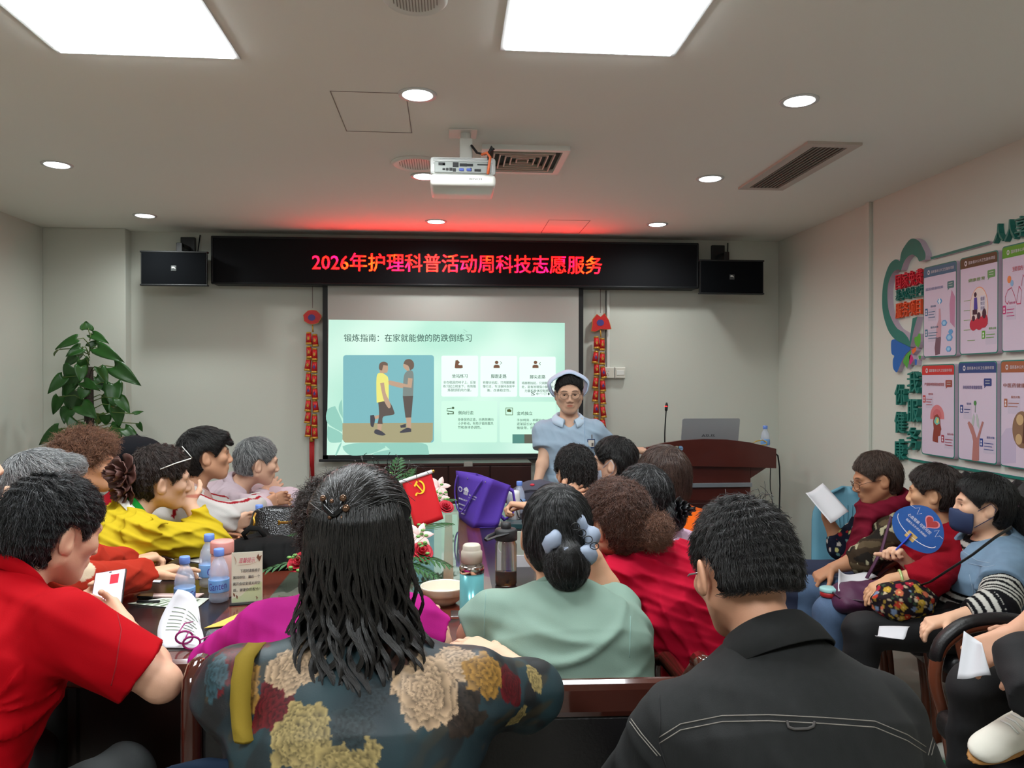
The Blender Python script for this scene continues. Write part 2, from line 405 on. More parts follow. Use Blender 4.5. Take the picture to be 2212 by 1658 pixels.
# loudspeakers
def loudspeaker(px0, py0, px1, py1, Y, ang, label, sgn):
    a = PY(px0, py0, Y); b = PY(px1, py1, Y); cx = (a.x + b.x)/2; zt, zb = a.z, b.z; wd = (b.x - a.x); h = zt - zb
    t = thing('loudspeaker', label, 'speaker', (cx, Y, zb), 'wall loudspeakers')
    def rot(p): return p
    # trapezoid cabinet: deep box tapering to the back, tilted down a bit
    mb = MB(); dp = .22; ti = .02
    poly = [(cx - wd/2, Y, zb + .008), (cx + wd/2, Y, zb + .008), (cx + wd*.36, Y + dp, zb + .03), (cx - wd*.36, Y + dp, zb + .03)]
    mb.prism(poly[::-1], (0, 0, h - .016))
    mb.bb((cx - wd/2 - .006, Y - .006, zb), (cx + wd/2 + .006, Y + .03, zb + .012), .004); mb.bb((cx - wd/2 - .006, Y - .006, zt - .012), (cx + wd/2 + .006, Y + .03, zt), .004)
    mb.build('cabinet', mat('speaker_box', (24, 26, 28), .5), t)
    g = MB().bb((cx - wd/2 + .006, Y - .004, zb + .012), (cx + wd/2 - .006, Y + .004, zt - .012), .003).build('grille', mat('speaker_cloth', (13, 15, 18), .95, spec=.1), t)
    MB().bb((cx - .018, Y - .007, zb + h/2 - .018), (cx + .018, Y - .003, zb + h/2 + .018), .003).build('badge', mat('badge', (70, 74, 74), .4), g)
    mb = MB(); z = zb + h/2
    mb.prism([(cx - .012, Y - .0075, z), (cx - .012, Y - .0075, z + .010), (cx, Y - .0075, z + .011), (cx + .010, Y - .0075, z + .004), (cx + .012, Y - .0075, z - .004), (cx + .002, Y - .0075, z + .002)], (0, -.001, 0))
    mb.build('logo', M_white, g)
    mb = MB().bb((cx - .05 + sgn*.0, YB - .03, zt + .03), (cx + .05, YB, HC - .04), .004)
    mb.bb((cx - .02, Y + .10, zt - .005), (cx + .02, Y + .15, zt + .07), .003).bb((cx - .02, Y + .10, zt + .045), (cx + .02, YB - .02, zt + .075), .003)
    mb.build('bracket', mat('bracket_black', (28, 28, 30), .4), t)
    mb = MB().tube([(cx + .08, YB - .01, HC - .02), (cx + .07, YB - .03, zt + .04), (cx + .05, Y + .16, zt - .01)], .004, 6); mb.build('cable', M_black, t, True)
loudspeaker(304, 541, 447, 618, YB - .30, 0, 'black loudspeaker left of the LED sign', 1)
loudspeaker(1512, 560, 1649, 636, YB - .30, 0, 'black loudspeaker right of the LED sign', -1)

# projection screen with the slide
YS = YB - .09
def SP(px, py, o=0.0): p = PY(px, py, YS); return Vector((p.x, YS - o, p.z))
def SC(cx, cy, o=0.0): return SP(640 + cx/3.4547, 600 + cy/3.4547, o)
scr = thing('projection_screen', 'pull down projection screen showing a pale green exercise slide', 'screen', (SP(975, 990).x, YS, SP(975, 990).z))
zt = SP(975, 600).z; zb = SP(950, 990).z
xl0, xl1, xr0, xr1 = SP(697, 800).x, SP(708, 800).x, SP(1250, 800).x, SP(1260, 800).x
MB().bb((xl1, YS, zb), (xr0, YS + .003, zt)).build('fabric', mat('screen_fabric', (186, 186, 180), .8), scr)
MB().bb((xl0, YS - .0005, zb), (xl1, YS + .0035, zt)).bb((xr0, YS - .0005, zb), (xr1, YS + .0035, zt)).bb((xl0, YS - .0005, zb), (xr1, YS + .0035, zb + .03)).build('border', M_black, scr)
zb2 = SP(950, 995).z
MB().bb((SP(689, 990).x, YS - .012, zb2), (xr1 + .03, YS + .015, zb2 + .02), .006).build('weight_bar', M_black, scr)
MB().bb((xl0 - .06, YS - .02, PY(975, 617, YS).z + .03), (xr1 + .06, YS + .075, PY(975, 617, YS).z + .12), .01).build('housing', mat('screen_housing', (210, 208, 200), .5), scr)
EM = {}
def lit(name, col, k=0.78):
    """material of a piece of projected picture"""
    m = mat('slide_' + name, col, .9, emit=k*1.25, spec=0.0); c = lin(col); m.node_tree.nodes['Principled BSDF'].inputs['Base Color'].default_value = (c[0]*.25, c[1]*.25, c[2]*.25, 1); return m
bgm = lit('background', (186, 226, 208)); nt = bgm.node_tree
tcn = nt.nodes.new('ShaderNodeTexCoord'); n = nt.nodes.new('ShaderNodeTexNoise'); n.inputs['Scale'].default_value = 1.6; n.inputs['Detail'].default_value = 1
nt.links.new(tcn.outputs['Object'], n.inputs['Vector']); cr = nt.nodes.new('ShaderNodeValToRGB'); e = cr.color_ramp.elements
e[0].position = .35; e[0].color = lin((168, 214, 196)) + (1,); e[1].position = .65; e[1].color = lin((208, 236, 222)) + (1,)
nt.links.new(n.outputs['Fac'], cr.inputs['Fac']); nt.links.new(cr.outputs['Color'], nt.nodes['Principled BSDF'].inputs['Emission Color'])
q0, q1, q2, q3 = SP(710, 690), SP(1220, 697), SP(1220, 988), SP(706, 985)
sl = MB().prism([q0 + Vector((0, -.0006, 0)), q1 + Vector((0, -.0006, 0)), Vector((q2.x, q2.y - .0006, zb + .032)), Vector((q3.x, q3.y - .0006, zb + .032))], (0, .0004, 0)).build('slide', bgm, scr)
def spoly(name, pts, o, col, parent=sl, k=0.78):
    mb = MB()
    for poly in (pts if isinstance(pts[0][0], (tuple, list)) else [pts]):
        if name == 'leaf_shape' or (name.startswith('photo_') and name[6:] not in ('wall', 'floor')): poly = smooth_loop(poly, 78)
        mb.prism([SC(x, y, o) for x, y in poly], (0, .0003, 0))
    return mb.build(name, lit(name + '_%d_%d_%d' % col, col, k), parent)
def srect(x0, y0, x1, y1, r=12): return rrect(x0, y0, x1, y1, r)
def arcpts(cx, cy, rx, ry, a0=0, a1=360, n=20): return [(cx + rx*cos(R(a0 + (a1 - a0)*i/n)), cy + ry*sin(R(a0 + (a1 - a0)*i/n))) for i in range(n + (0 if a1 - a0 == 360 else 1))]
# leaves at slide bottom left
lf = (138, 190, 176)
spoly('leaf_shape', [[(232, 985), (290, 955), (345, 1080), (340, 1150), (232, 1080)], [(235, 1105), (340, 1160), (338, 1225), (260, 1228), (232, 1190)],
      [(340, 905), (350, 1050), (318, 990), (322, 940)], [(345, 1255), (420, 1235), (540, 1230), (650, 1235), (665, 1265), (560, 1310), (420, 1325), (360, 1290)],
      [(640, 1232), (940, 1232), (985, 1280), (990, 1318), (900, 1318), (760, 1320), (560, 1320), (600, 1300), (700, 1280)], [(340, 1225), (330, 1260), (300, 1322), (290, 1322), (318, 1250)]], .001, lf)
# photo
ph = (112, 166, 172)
spoly('photo_wall', srect(350, 575, 1028, 1228, 22), .0012, (118, 172, 178))
spoly('photo_floor', [(345, 1083), (1020, 1080), (1018, 1205), (1000, 1228), (365, 1228), (345, 1205)], .0016, (156, 150, 118))
skin1 = (178, 150, 128); dk = (84, 88, 82)
f1 = [[(623, 660), (640, 628), (675, 635), (685, 670), (678, 705), (655, 712), (650, 735), (628, 730)], [(672, 745), (690, 770), (800, 800), (860, 770), (868, 795), (815, 825), (680, 790)], [(628, 790), (650, 800), (690, 930), (700, 965), (680, 965), (640, 880)],
      [(580, 1030), (628, 1020), (632, 1040), (590, 1055)], [(606, 1085), (640, 1080), (634, 1140), (606, 1140)],
      [(800, 640), (835, 640), (845, 690), (830, 695), (800, 665)], [(818, 1040), (858, 1035), (856, 1120), (828, 1120)]]
spoly('photo_skin_print', f1, .0018, skin1)
spoly('photo_yellow_shirt', [(600, 735), (635, 710), (668, 725), (688, 760), (690, 925), (600, 930)], .0022, (218, 214, 120))
spoly('photo_arm', [[(626, 785), (655, 780), (668, 860), (700, 930), (705, 965), (685, 968), (650, 900)]], .0025, skin1)
spoly('photo_grey_shirt', [(812, 710), (845, 690), (875, 715), (872, 880), (795, 885), (800, 760)], .0022, (120, 130, 126))
spoly('photo_forearm', [[(835, 745), (868, 750), (860, 820), (720, 800), (690, 780), (700, 765), (830, 795)]], .0026, skin1)
spoly('photo_trousers', [[(612, 928), (690, 922), (728, 990), (725, 1020), (650, 1035), (645, 1090), (606, 1088), (618, 1020)], [(795, 882), (872, 880), (858, 1040), (815, 1042)]], .0024, (92, 84, 80))
spoly('photo_shoes', [[(552, 1025), (580, 1022), (588, 1060), (575, 1112), (555, 1100)], [(586, 1135), (606, 1130), (640, 1145), (668, 1168), (640, 1176), (586, 1160)], [(775, 1145), (825, 1118), (858, 1125), (858, 1148), (780, 1155)], [(775, 1100), (818, 1088), (818, 1115), (780, 1118)]], .0026, (72, 72, 78))
spoly('photo_hair_print', [[(618, 680), (622, 640), (650, 625), (680, 635), (683, 655), (650, 650), (640, 690)], [(800, 640), (815, 612), (850, 606), (876, 630), (876, 670), (850, 690), (835, 655)]], .0028, (108, 92, 82))
# cards
cardc = (214, 236, 226)
for i, (x0, y0, x1, y1) in enumerate(((1083, 580, 1357, 885), (1374, 583, 1648, 886), (1664, 587, 1936, 888))):
    spoly('card', srect(x0, y0, x1, y1, 12), .0012, cardc, k=.85)
spoly('card_wide', [srect(1083, 918, 1498, 1226, 12), srect(1518, 924, 1936, 1226, 12)], .0012, (190, 230, 208), k=.82)
br = (126, 92, 74)
spoly('icon_arm', [(1182, 670), (1188, 615), (1205, 613), (1220, 630), (1208, 645), (1218, 650), (1240, 650), (1243, 670), (1230, 674), (1190, 674)], .0016, br, k=.6)
for x in (1495, 1785):
    spoly('icon_person', [arcpts(x, 630, 13, 13), [(x - 23, 672), (x - 22, 655), (x - 10, 647), (x + 10, 647), (x + 22, 655), (x + 23, 672)]], .0016, br, k=.6)
spoly('icon_chevron', [[(1520, 624), (1532, 634), (1520, 645), (1523, 646), (1536, 634), (1523, 622)], [(1822, 628), (1810, 638), (1822, 650), (1825, 648), (1815, 638), (1825, 630)]], .0016, dk, k=.5)
spoly('icon_route', [arcpts(1170, 970, 9, 9), [(1125, 972), (1160, 968), (1160, 974), (1128, 978), (1126, 990), (1176, 996), (1176, 1016), (1130, 1016), (1130, 1010), (1168, 1010), (1168, 1001), (1122, 994)], [(1124, 1013), (1136, 1004), (1136, 1022)]], .0016, (86, 112, 84), k=.5)
spoly('icon_box', [[(1562, 968), (1616, 968), (1616, 972), (1562, 972)], [(1562, 1020), (1616, 1020), (1616, 1024), (1562, 1024)], [(1562, 968), (1566, 968), (1566, 1024), (1562, 1024)], [(1612, 968), (1616, 968), (1616, 1024), (1612, 1024)], [(1572, 982), (1590, 978), (1606, 984), (1604, 1000), (1574, 998)]], .0016, (94, 108, 66), k=.5)
def stext(name, items, col, o=.002, bold=.01, k=.4):
    mb = MB()
    for body, x0, y0, x1, y1 in items:
        p = SC(x0, y1, o); put_text(mb, body, p, SC(x1, y1, o) - p, SC(x0, y0, o) - p, bold=bold)
    return mb.build(name, lit(name, col, k), sl)
stext('headline', [('锻炼指南：在家就能做的防跌倒练习', 356, 418, 1308, 476)], (70, 104, 96), bold=.006)
stext('card_heading', [('坐站练习', 1162, 717, 1278, 745), ('脚跟走路', 1453, 718, 1568, 748), ('脚尖走路', 1743, 724, 1858, 752), ('侧向行走', 1208, 992, 1323, 1020), ('金鸡独立', 1646, 996, 1762, 1024)], (62, 92, 84), bold=.012)
stext('card_text', [('坐在稳固的椅子上，反复', 1098, 768, 1340, 790), ('练习起立和坐下，有效锻', 1096, 797, 1340, 819), ('炼腿部肌肉力量。', 1130, 825, 1305, 847),
      ('将脚尖抬起，只用脚跟缓', 1392, 769, 1630, 791), ('慢行走，专注保持身体平', 1392, 798, 1630, 820), ('衡，改善稳定性。', 1424, 827, 1598, 849),
      ('将脚跟抬起，只用脚尖行', 1682, 773, 1918, 795), ('走，能有效增强小腿肌肉', 1682, 802, 1918, 824), ('力量和身体控制感。', 1704, 831, 1890, 853),
      ('身体保持正直，向两侧横向', 1206, 1045, 1470, 1067), ('小步移动，有助于锻炼髋关', 1206, 1074, 1470, 1096), ('节和身体协调性。', 1206, 1103, 1380, 1125),
      ('手扶椅背，单腿站立，逐', 1646, 1050, 1900, 1070), ('逐渐延长站立时间，以平', 1646, 1078, 1900, 1100), ('衡极限，提升稳定性。', 1646, 1107, 1880, 1129)], (84, 112, 104), bold=.008)
stext('toolbar_text', [('S', 1752, 850, 1780, 876), ('中', 1790, 855, 1812, 874), ('☺', 1846, 853, 1868, 874)], (70, 88, 84), bold=.012)
spoly('toolbar_icons', [[(1876, 866), (1884, 852), (1892, 866), (1884, 876)], [(1902, 858), (1920, 858), (1920, 872), (1902, 872)], [(1822, 856), (1826, 856), (1824, 866)], [(1832, 862), (1836, 862), (1834, 872)]], .002, (70, 88, 84), k=.4)
spoly('thumbnail', [(1613, 1166), (1702, 1166), (1702, 1234), (1613, 1234)], .0018, (92, 146, 136), k=.6)
spoly('thumbnail_dark', [(1702, 1166), (1790, 1166), (1790, 1234), (1702, 1234)], .0018, (110, 110, 98), k=.5)
spoly('smudge', [[(1250, 382), (1278, 402), (1272, 405), (1246, 385)], [(1240, 398), (1262, 410), (1256, 413)]], .0012, (150, 196, 178))

# firecracker hangings
def firecrackers(pxt, pyt, pyb, xoff, kind, label):
    Yh = YB - .05
    def Q(px, py, o=0.0): p = PY(px, py, Yh); return Vector((p.x, Yh - o, p.z))
    top = Q(pxt, pyt); t = thing('firecracker_hanging', label, 'decoration', (top.x, Yh, Q(pxt, pyb).z))
    MB().tube([Q(pxt, 618), Q(pxt, pyt - 20)], .0018, 6).build('cord', mat('cord_dark', (80, 30, 25), .7), t)
    red = mat('festive_red', (196, 34, 34), .4, var=(60, .25)); gold = mat('festive_gold', (198, 150, 60), .35, metal=.3); blue = mat('festive_blue', (70, 60, 130), .5)
    if kind == 0:
        out = arcpts(pxt, pyt, 18, 15, n=22)
        pl = [(x + (2.5 if i % 3 == 0 else 0)*(1 if x > pxt else -1)*.6, y) for i, (x, y) in enumerate(out)]
    else:
        pl = [(pxt - 20, pyt + 18), (pxt - 18, pyt + 8), (pxt - 17, pyt - 6), (pxt - 8, pyt - 17), (pxt, pyt - 11), (pxt + 8, pyt - 19), (pxt + 17, pyt - 4), (pxt + 20, pyt + 6), (pxt + 22, pyt + 14), (pxt + 10, pyt + 15), (pxt, pyt + 14), (pxt - 12, pyt + 20)]
    pd = MB().prism([Q(x, y, .014) for x, y in pl], (0, .02, 0)).build('pendant', red, t)
    MB().prism([Q(pxt + (x - pxt)*1.05, pyt + (y - pyt)*1.05, .012) for x, y in pl], (0, .014, 0)).build('gold_rim', gold, pd)
    MB().prism([Q(x, y, .017) for x, y in arcpts(pxt - 1, pyt + 1, 8, 7, n=12)], (0, .004, 0)).build('emblem', blue, pd)
    MB().tube([Q(pxt, pyt + 16), Q(pxt + 1, pyt + 32)], .005, 8).build('gold_bead', gold, t, True)
    y = pyt + 32; i = 0; r2 = random.Random(kind + 3)
    while y < pyb - (110 if kind == 0 else 40):
        for sx in (-1, 1):
            tilt = r2.uniform(-2, 4)*sx; x = pxt + xoff + sx*6.5; yy = y + (4 if sx > 0 else 0) + r2.uniform(-2, 2); L = 27
            a = Q(x, yy, .01); b = Q(x + tilt, yy + L, .012)
            d = b - a
            c = MB().tube([a + d*.12, a + d*.86], [.018, .022], 14).build('firecracker', red, t, True)
            MB().tube([a, a + d*.13], [.0165, .0185], 14).build('gold_band', gold, c, True); MB().tube([a + d*.84, b], [.0225, .0235], 14).build('gold_band', gold, c, True)
            MB().prism([a + d*.5 + Vector((dx*.011, -.0215, dz*.016)) for dx, dz in ((0, 1), (.5, .2), (1, .1), (.5, -.3), (.6, -1), (0, -.5), (-.6, -1), (-.5, -.3), (-1, .1), (-.5, .2))], (0, .004, 0)).build('gold_print', gold if r2.random() < .7 else blue, c)
        y += 28.5; i += 1
    tas = MB()
    for k in range(16):
        x = pxt + xoff + (k % 8 - 3.5)*1.3; L = r2.uniform(85, 102); o = .004 + .006*(k // 8)
        tas.tube([Q(x, y, o), Q(x + r2.uniform(-.6, .6), y + L*.5, o), Q(x + r2.uniform(-1.5, 1.5), y + L, o)], [.003, .0028, .0015], 5)
    tas.build('tassel', mat('tassel_red', (170, 22, 26), .6), t, True)
    MB().cyl(Q(pxt + xoff, y - 2, .008), Q(pxt + xoff, y + 8, .008), .014, n=12).build('tassel_cap', gold, t, True)
firecrackers(675, 685, 1040, -1, 0, 'red and gold firecracker hanging left of the projection screen')
firecrackers(1297, 696, 1040, -3, 1, 'red and gold firecracker hanging with fish shaped top, right of the screen')

# sockets
def plate(px0, py0, px1, py1, name, label, kind):
    a = PY(px0, py0, YB); b = PY(px1, py1, YB)
    t = thing(name, label, 'socket' if kind else 'switch', ((a.x + b.x)/2, YB, b.z))
    MB().bb((a.x, YB - .035, b.z), (b.x, YB, a.z), .004).build('back_box', M_white, t)
    MB().bb((a.x + .003, YB - .042, b.z + .003), (b.x - .003, YB - .034, a.z - .003), .003).build('face_plate', mat('plate', (214, 212, 200), .4), t)
    cx = (a.x + b.x)/2; cz = (a.z + b.z)/2; mb = MB()
    if kind:
        for dx, dz, ww, hh in ((-.018, -.018, .003, .010), (-.004, -.018, .003, .010), (-.011, -.006, .003, .008), (-.018, .012, .003, .008), (-.004, .012, .003, .008)):
            mb.bb((cx + dx - ww/2, YB - .0425, cz + dz - hh/2), (cx + dx + ww/2, YB - .041, cz + dz + hh/2))
        mb.build('slots', M_black, t)
    else:
        MB().bb((a.x + .012, YB - .045, cz - .018), (b.x - .012, YB - .041, cz + .02), .002).build('rocker', M_white, t)
plate(1302, 793, 1325, 817, 'wall_socket', 'white power socket beside the right firecracker hanging', 1)
plate(1326, 793, 1349, 817, 'wall_switch', 'blank white switch plate right of the power socket', 0)
a = PY(1311, 625, YB); b = PY(1308, 797, YB)
MB().bb((PY(1310, 700, YB).x, YB - .018, b.z), (PY(1316, 700, YB).x, YB, PY(1313, 628, YB).z), .003).build('x', M_white)
o = bpy.data.objects['x']; o.name = 'cable_duct'; tag(o, 'narrow white cable duct running down to the power socket', 'duct')
pa = [PY(1309, 627, YB - .02), PY(1308, 700, YB - .02), PY(1307, 780, YB - .02), PY(1305, 795, YB - .05), PY(1304, 800, YB - .05)]
tag(MB().tube(pa, .003, 6).build('power_cable', M_black, None, True), 'thin black cable hanging down to the power socket', 'cable')

# low dark cabinet under the screen
Yc = YB - .38
a = PY(786, 996, Yc); b = PY(1148, 996, Yc)
M_cab = mat('cabinet_wood', (52, 26, 22), .35, var=(14, .25), stretch=(1, 1, .15), coat=.2)
t = thing('low_cabinet', 'dark wooden low cabinet under the projection screen', 'cabinet', ((a.x + b.x)/2, Yc + .18, 0))
zt = PY(960, 1000, Yc).z
MB().bb((a.x, Yc + .018, .05), (b.x, YB - .01, zt - .02)).bb((a.x - .0, Yc, zt - .02), (b.x, YB - .01, zt), .003).bb((a.x + .03, Yc + .04, 0), (b.x - .03, YB - .02, .05)).build('body', M_cab, t)
nd = 4
for i in range(nd):
    w_ = (b.x - a.x)/nd
    d = MB().bb((a.x + i*w_ + .004, Yc, .07), (a.x + (i + 1)*w_ - .004, Yc + .02, zt - .024), .003).build('door', M_cab, t)
    MB().bb((a.x + (i + (.9 if i % 2 == 0 else .1))*w_ - .006, Yc - .02, zt*.6), (a.x + (i + (.9 if i % 2 == 0 else .1))*w_ + .006, Yc, zt*.6 + .1), .003).build('handle', M_steel, d)
p0 = PY(1002, 997, Yc); p1 = PY(1021, 1007, Yc)
MB().bb((p0.x, Yc - .006, p1.z), (p1.x, Yc + .002, p0.z), .002).build('lock_plate', mat('lock_plate', (150, 146, 138), .4), t)
# ================================================================ PEOPLE: implicit-surface modelling
F4 = np.float32
class Field:
    """signed distance field on a rectilinear grid with finer bands"""
    def __init__(s, lo, hi, base, fine=()):
        s.ax = []
        for a in range(3):
            c = lo[a]; out = [c]
            while c < hi[a]:
                h = base
                for (fl, fh, fs) in fine:
                    if fl[a] - fs <= c <= fh[a] + fs: h = min(h, fs)
                c += h; out.append(c)
            s.ax.append(np.array(out, F4))
        s.F = np.full([len(x) for x in s.ax], 0.5, F4)
    def op(s, prim, k=0.02, mode='u', pad=0.0):
        fn, lo, hi = prim; m = k + pad + 0.012; sl = []
        for a in range(3):
            i = int(np.searchsorted(s.ax[a], lo[a] - m)); j = int(np.searchsorted(s.ax[a], hi[a] + m))
            if j <= i: return s
            sl.append(slice(i, j))
        X = s.ax[0][sl[0]][:, None, None]; Y = s.ax[1][sl[1]][None, :, None]; Z = s.ax[2][sl[2]][None, None, :]
        d = fn(X, Y, Z).astype(F4); c = s.F[tuple(sl)]
        if mode == 'u':
            h = np.maximum(k - np.abs(c - d), 0); s.F[tuple(sl)] = np.minimum(c, d) - h*h*(0.25/k)
        elif mode == 's':
            d = -d; h = np.maximum(k - np.abs(c - d), 0); s.F[tuple(sl)] = np.maximum(c, d) + h*h*(0.25/k)
        return s
    def cut(s, fn):
        """intersect everything with fn<0"""
        X = s.ax[0][:, None, None]; Y = s.ax[1][None, :, None]; Z = s.ax[2][None, None, :]
        s.F = np.maximum(s.F, fn(X, Y, Z).astype(F4)); return s
    def disp(s, fn):
        X = s.ax[0][:, None, None]; Y = s.ax[1][None, :, None]; Z = s.ax[2][None, None, :]
        near = np.abs(s.F) < 0.03
        ix = np.nonzero(near); p = fn(s.ax[0][ix[0]], s.ax[1][ix[1]], s.ax[2][ix[2]])
        s.F[ix] += p.astype(F4); return s
    def mesh(s, smooth=1):
        F = s.F; S_ = F < 0; nx, ny, nz = F.shape
        c = np.zeros((nx - 1, ny - 1, nz - 1), np.int8)
        offs = [(i, j, k) for i in (0, 1) for j in (0, 1) for k in (0, 1)]
        for (i, j, k) in offs: c += S_[i:nx - 1 + i, j:ny - 1 + j, k:nz - 1 + k]
        act = (c > 0) & (c < 8); I = np.argwhere(act); n = len(I)
        if n == 0: return np.zeros((0, 3)), np.zeros((0, 4), int)
        idm = np.full(act.shape, -1, np.int32); idm[act] = np.arange(n)
        vals = np.stack([F[I[:, 0] + i, I[:, 1] + j, I[:, 2] + k] for (i, j, k) in offs], 1)
        pos = [np.stack([s.ax[0][I[:, 0] + o[0]], s.ax[1][I[:, 1] + o[1]], s.ax[2][I[:, 2] + o[2]]], 1) for o in offs]
        acc = np.zeros((n, 3)); cnt = np.zeros(n)
        for a in range(8):
            for b in range(a + 1, 8):
                if sum(abs(offs[a][q] - offs[b][q]) for q in range(3)) != 1: continue
                cr = (vals[:, a] < 0) != (vals[:, b] < 0)
                if not cr.any(): continue
                fa = vals[cr, a]; t = (fa/(fa - vals[cr, b]))[:, None]
                acc[cr] += pos[a][cr] + t*(pos[b][cr] - pos[a][cr]); cnt[cr] += 1
        V = acc/np.maximum(cnt, 1)[:, None]; Q = []
        for a in range(3):
            b, d = (a + 1) % 3, (a + 2) % 3
            lo = [slice(None)]*3; hi = [slice(None)]*3; lo[a] = slice(0, -1); hi[a] = slice(1, None)
            A = S_[tuple(lo)]; B = S_[tuple(hi)]; ch = A != B
            e = np.argwhere(ch); e = e[(e[:, b] > 0) & (e[:, d] > 0) & (e[:, b] < F.shape[b] - 1) & (e[:, d] < F.shape[d] - 1)]
            if len(e) == 0: continue
            def cell(db, dd):
                q = e.copy(); q[:, b] += db; q[:, d] += dd; return idm[q[:, 0], q[:, 1], q[:, 2]]
            q = np.stack([cell(-1, -1), cell(0, -1), cell(0, 0), cell(-1, 0)], 1)
            ins = A[e[:, 0], e[:, 1], e[:, 2]]; q[~ins] = q[~ins][:, ::-1]; Q.append(q)
        Q = np.concatenate(Q); 
        for _ in range(smooth):
            nb = np.zeros((n, 3)); ct = np.zeros(n)
            for i in range(4):
                for j in (Q[:, (i + 1) % 4], Q[:, (i + 3) % 4]):
                    for q in range(3): nb[:, q] += np.bincount(Q[:, i], V[j, q], n)
                    ct += np.bincount(Q[:, i], minlength=n)
            V = V*.5 + .5*nb/np.maximum(ct, 1)[:, None]
        return V, Q

def npv(v): return np.array(v, dtype=np.float64)
def rc(a, b, ra, rb):
    a = npv(a); b = npv(b); ab = b - a; L2 = max(float(ab @ ab), 1e-10); m = max(ra, rb)
    def fn(X, Y, Z):
        x = X - F4(a[0]); y = Y - F4(a[1]); z = Z - F4(a[2])
        t = np.clip((x*F4(ab[0]) + y*F4(ab[1]) + z*F4(ab[2]))/F4(L2), 0, 1)
        return np.sqrt((x - t*F4(ab[0]))**2 + (y - t*F4(ab[1]))**2 + (z - t*F4(ab[2]))**2) - (F4(ra) + t*F4(rb - ra))
    return fn, np.minimum(a, b) - m, np.maximum(a, b) + m
def rcc(a, b, ra, rb):
    """as rc, but cut flat at b"""
    f, lo, hi = rc(a, b, ra, rb); a = npv(a); b = npv(b); d = (b - a)/max(np.linalg.norm(b - a), 1e-9)
    return (lambda X, Y, Z: np.maximum(f(X, Y, Z), (X - b[0])*d[0] + (Y - b[1])*d[1] + (Z - b[2])*d[2])), lo, hi
def el(c, A, r):
    """ellipsoid; A rows = axes"""
    c = npv(c); A = npv(A); r = npv(r); m = max(r)
    def fn(X, Y, Z):
        x = X - F4(c[0]); y = Y - F4(c[1]); z = Z - F4(c[2]); k0 = 0; k1 = 0
        for i in range(3):
            q = x*F4(A[i][0]) + y*F4(A[i][1]) + z*F4(A[i][2]); k0 = k0 + (q/F4(r[i]))**2; k1 = k1 + (q/F4(r[i]**2))**2
        k0 = np.sqrt(k0); return k0*(k0 - 1)/np.maximum(np.sqrt(k1), 1e-6)
    return fn, c - m, c + m
def slab(a, b, Rv, wa, da, wb, db):
    a = npv(a); b = npv(b); ab = b - a; L = np.linalg.norm(ab); u = ab/L; Rv = npv(Rv); Rv = Rv - u*(Rv @ u); Rv = Rv/np.linalg.norm(Rv); D = np.cross(u, Rv)
    def fn(X, Y, Z):
        x = X - F4(a[0]); y = Y - F4(a[1]); z = Z - F4(a[2])
        q = x*F4(u[0]) + y*F4(u[1]) + z*F4(u[2]); t = np.clip(q/F4(L), 0, 1); ax = q - t*F4(L)
        l = x*F4(Rv[0]) + y*F4(Rv[1]) + z*F4(Rv[2]); d = x*F4(D[0]) + y*F4(D[1]) + z*F4(D[2])
        w_ = F4(wa) + t*F4(wb - wa); dd = F4(da) + t*F4(db - da); m = np.minimum(w_, dd)
        k0 = np.sqrt((l/w_)**2 + (d/dd)**2 + (ax/m)**2); k1 = np.sqrt((l/w_**2)**2 + (d/dd**2)**2 + (ax/m**2)**2)
        return k0*(k0 - 1)/np.maximum(k1, 1e-6)
    m = max(wa, wb, da, db)
    return fn, np.minimum(a, b) - m, np.maximum(a, b) + m

def hash3(seed): 
    r = np.random.RandomState(seed); return r
def folds(seed, amp, lam=0.07, dirs=((0, 0, 1), (.5, .3, .8), (.7, -.3, .5))):
    r = np.random.RandomState(seed); P = []
    for d in dirs:
        d = npv(d) + r.normal(0, .15, 3); d = d/np.linalg.norm(d); P.append((d, lam*r.uniform(.8, 1.3), r.uniform(0, 6), r.normal(0, 1, (4, 3))*9, r.uniform(0, 6, 4)))
    def fn(x, y, z):
        o = 0
        for d, l, ph, W, wp in P:
            wv = 0
            for i in range(2): wv = wv + np.sin(x*W[i][0] + y*W[i][1] + z*W[i][2] + wp[i])
            mask = np.clip(.35 + .65*np.sin(x*W[2][0] + y*W[2][1] + z*W[2][2] + wp[2])*np.sin(x*W[3][0] + y*W[3][1] + z*W[3][2] + wp[3]) + .2, 0, 1)
            s_ = (.5 + .5*np.sin((x*d[0] + y*d[1] + z*d[2])*6.283/l + 1.5*wv + ph))**2.5
            o = o - amp*mask*(s_ - .3)
        return o
    return fn

def unit(v): v = npv(v); return v/max(np.linalg.norm(v), 1e-9)
def rotv(v, ax, a):
    ax = unit(ax); v = npv(v); return v*cos(a) + np.cross(ax, v)*sin(a) + ax*(ax @ v)*(1 - cos(a))
def ik(S_, W_, l1, l2, hint):
    S_ = npv(S_); W_ = npv(W_); d = W_ - S_; L = np.linalg.norm(d); u = d/L
    k = L/(l1 + l2)*1.001
    if k > 1: l1 *= k; l2 *= k
    a = (l1*l1 - l2*l2 + L*L)/(2*L); h = math.sqrt(max(l1*l1 - a*a, 0)); hv = npv(hint); hv = hv - u*(hv @ u); hv = unit(hv)
    return S_ + u*a + hv*h

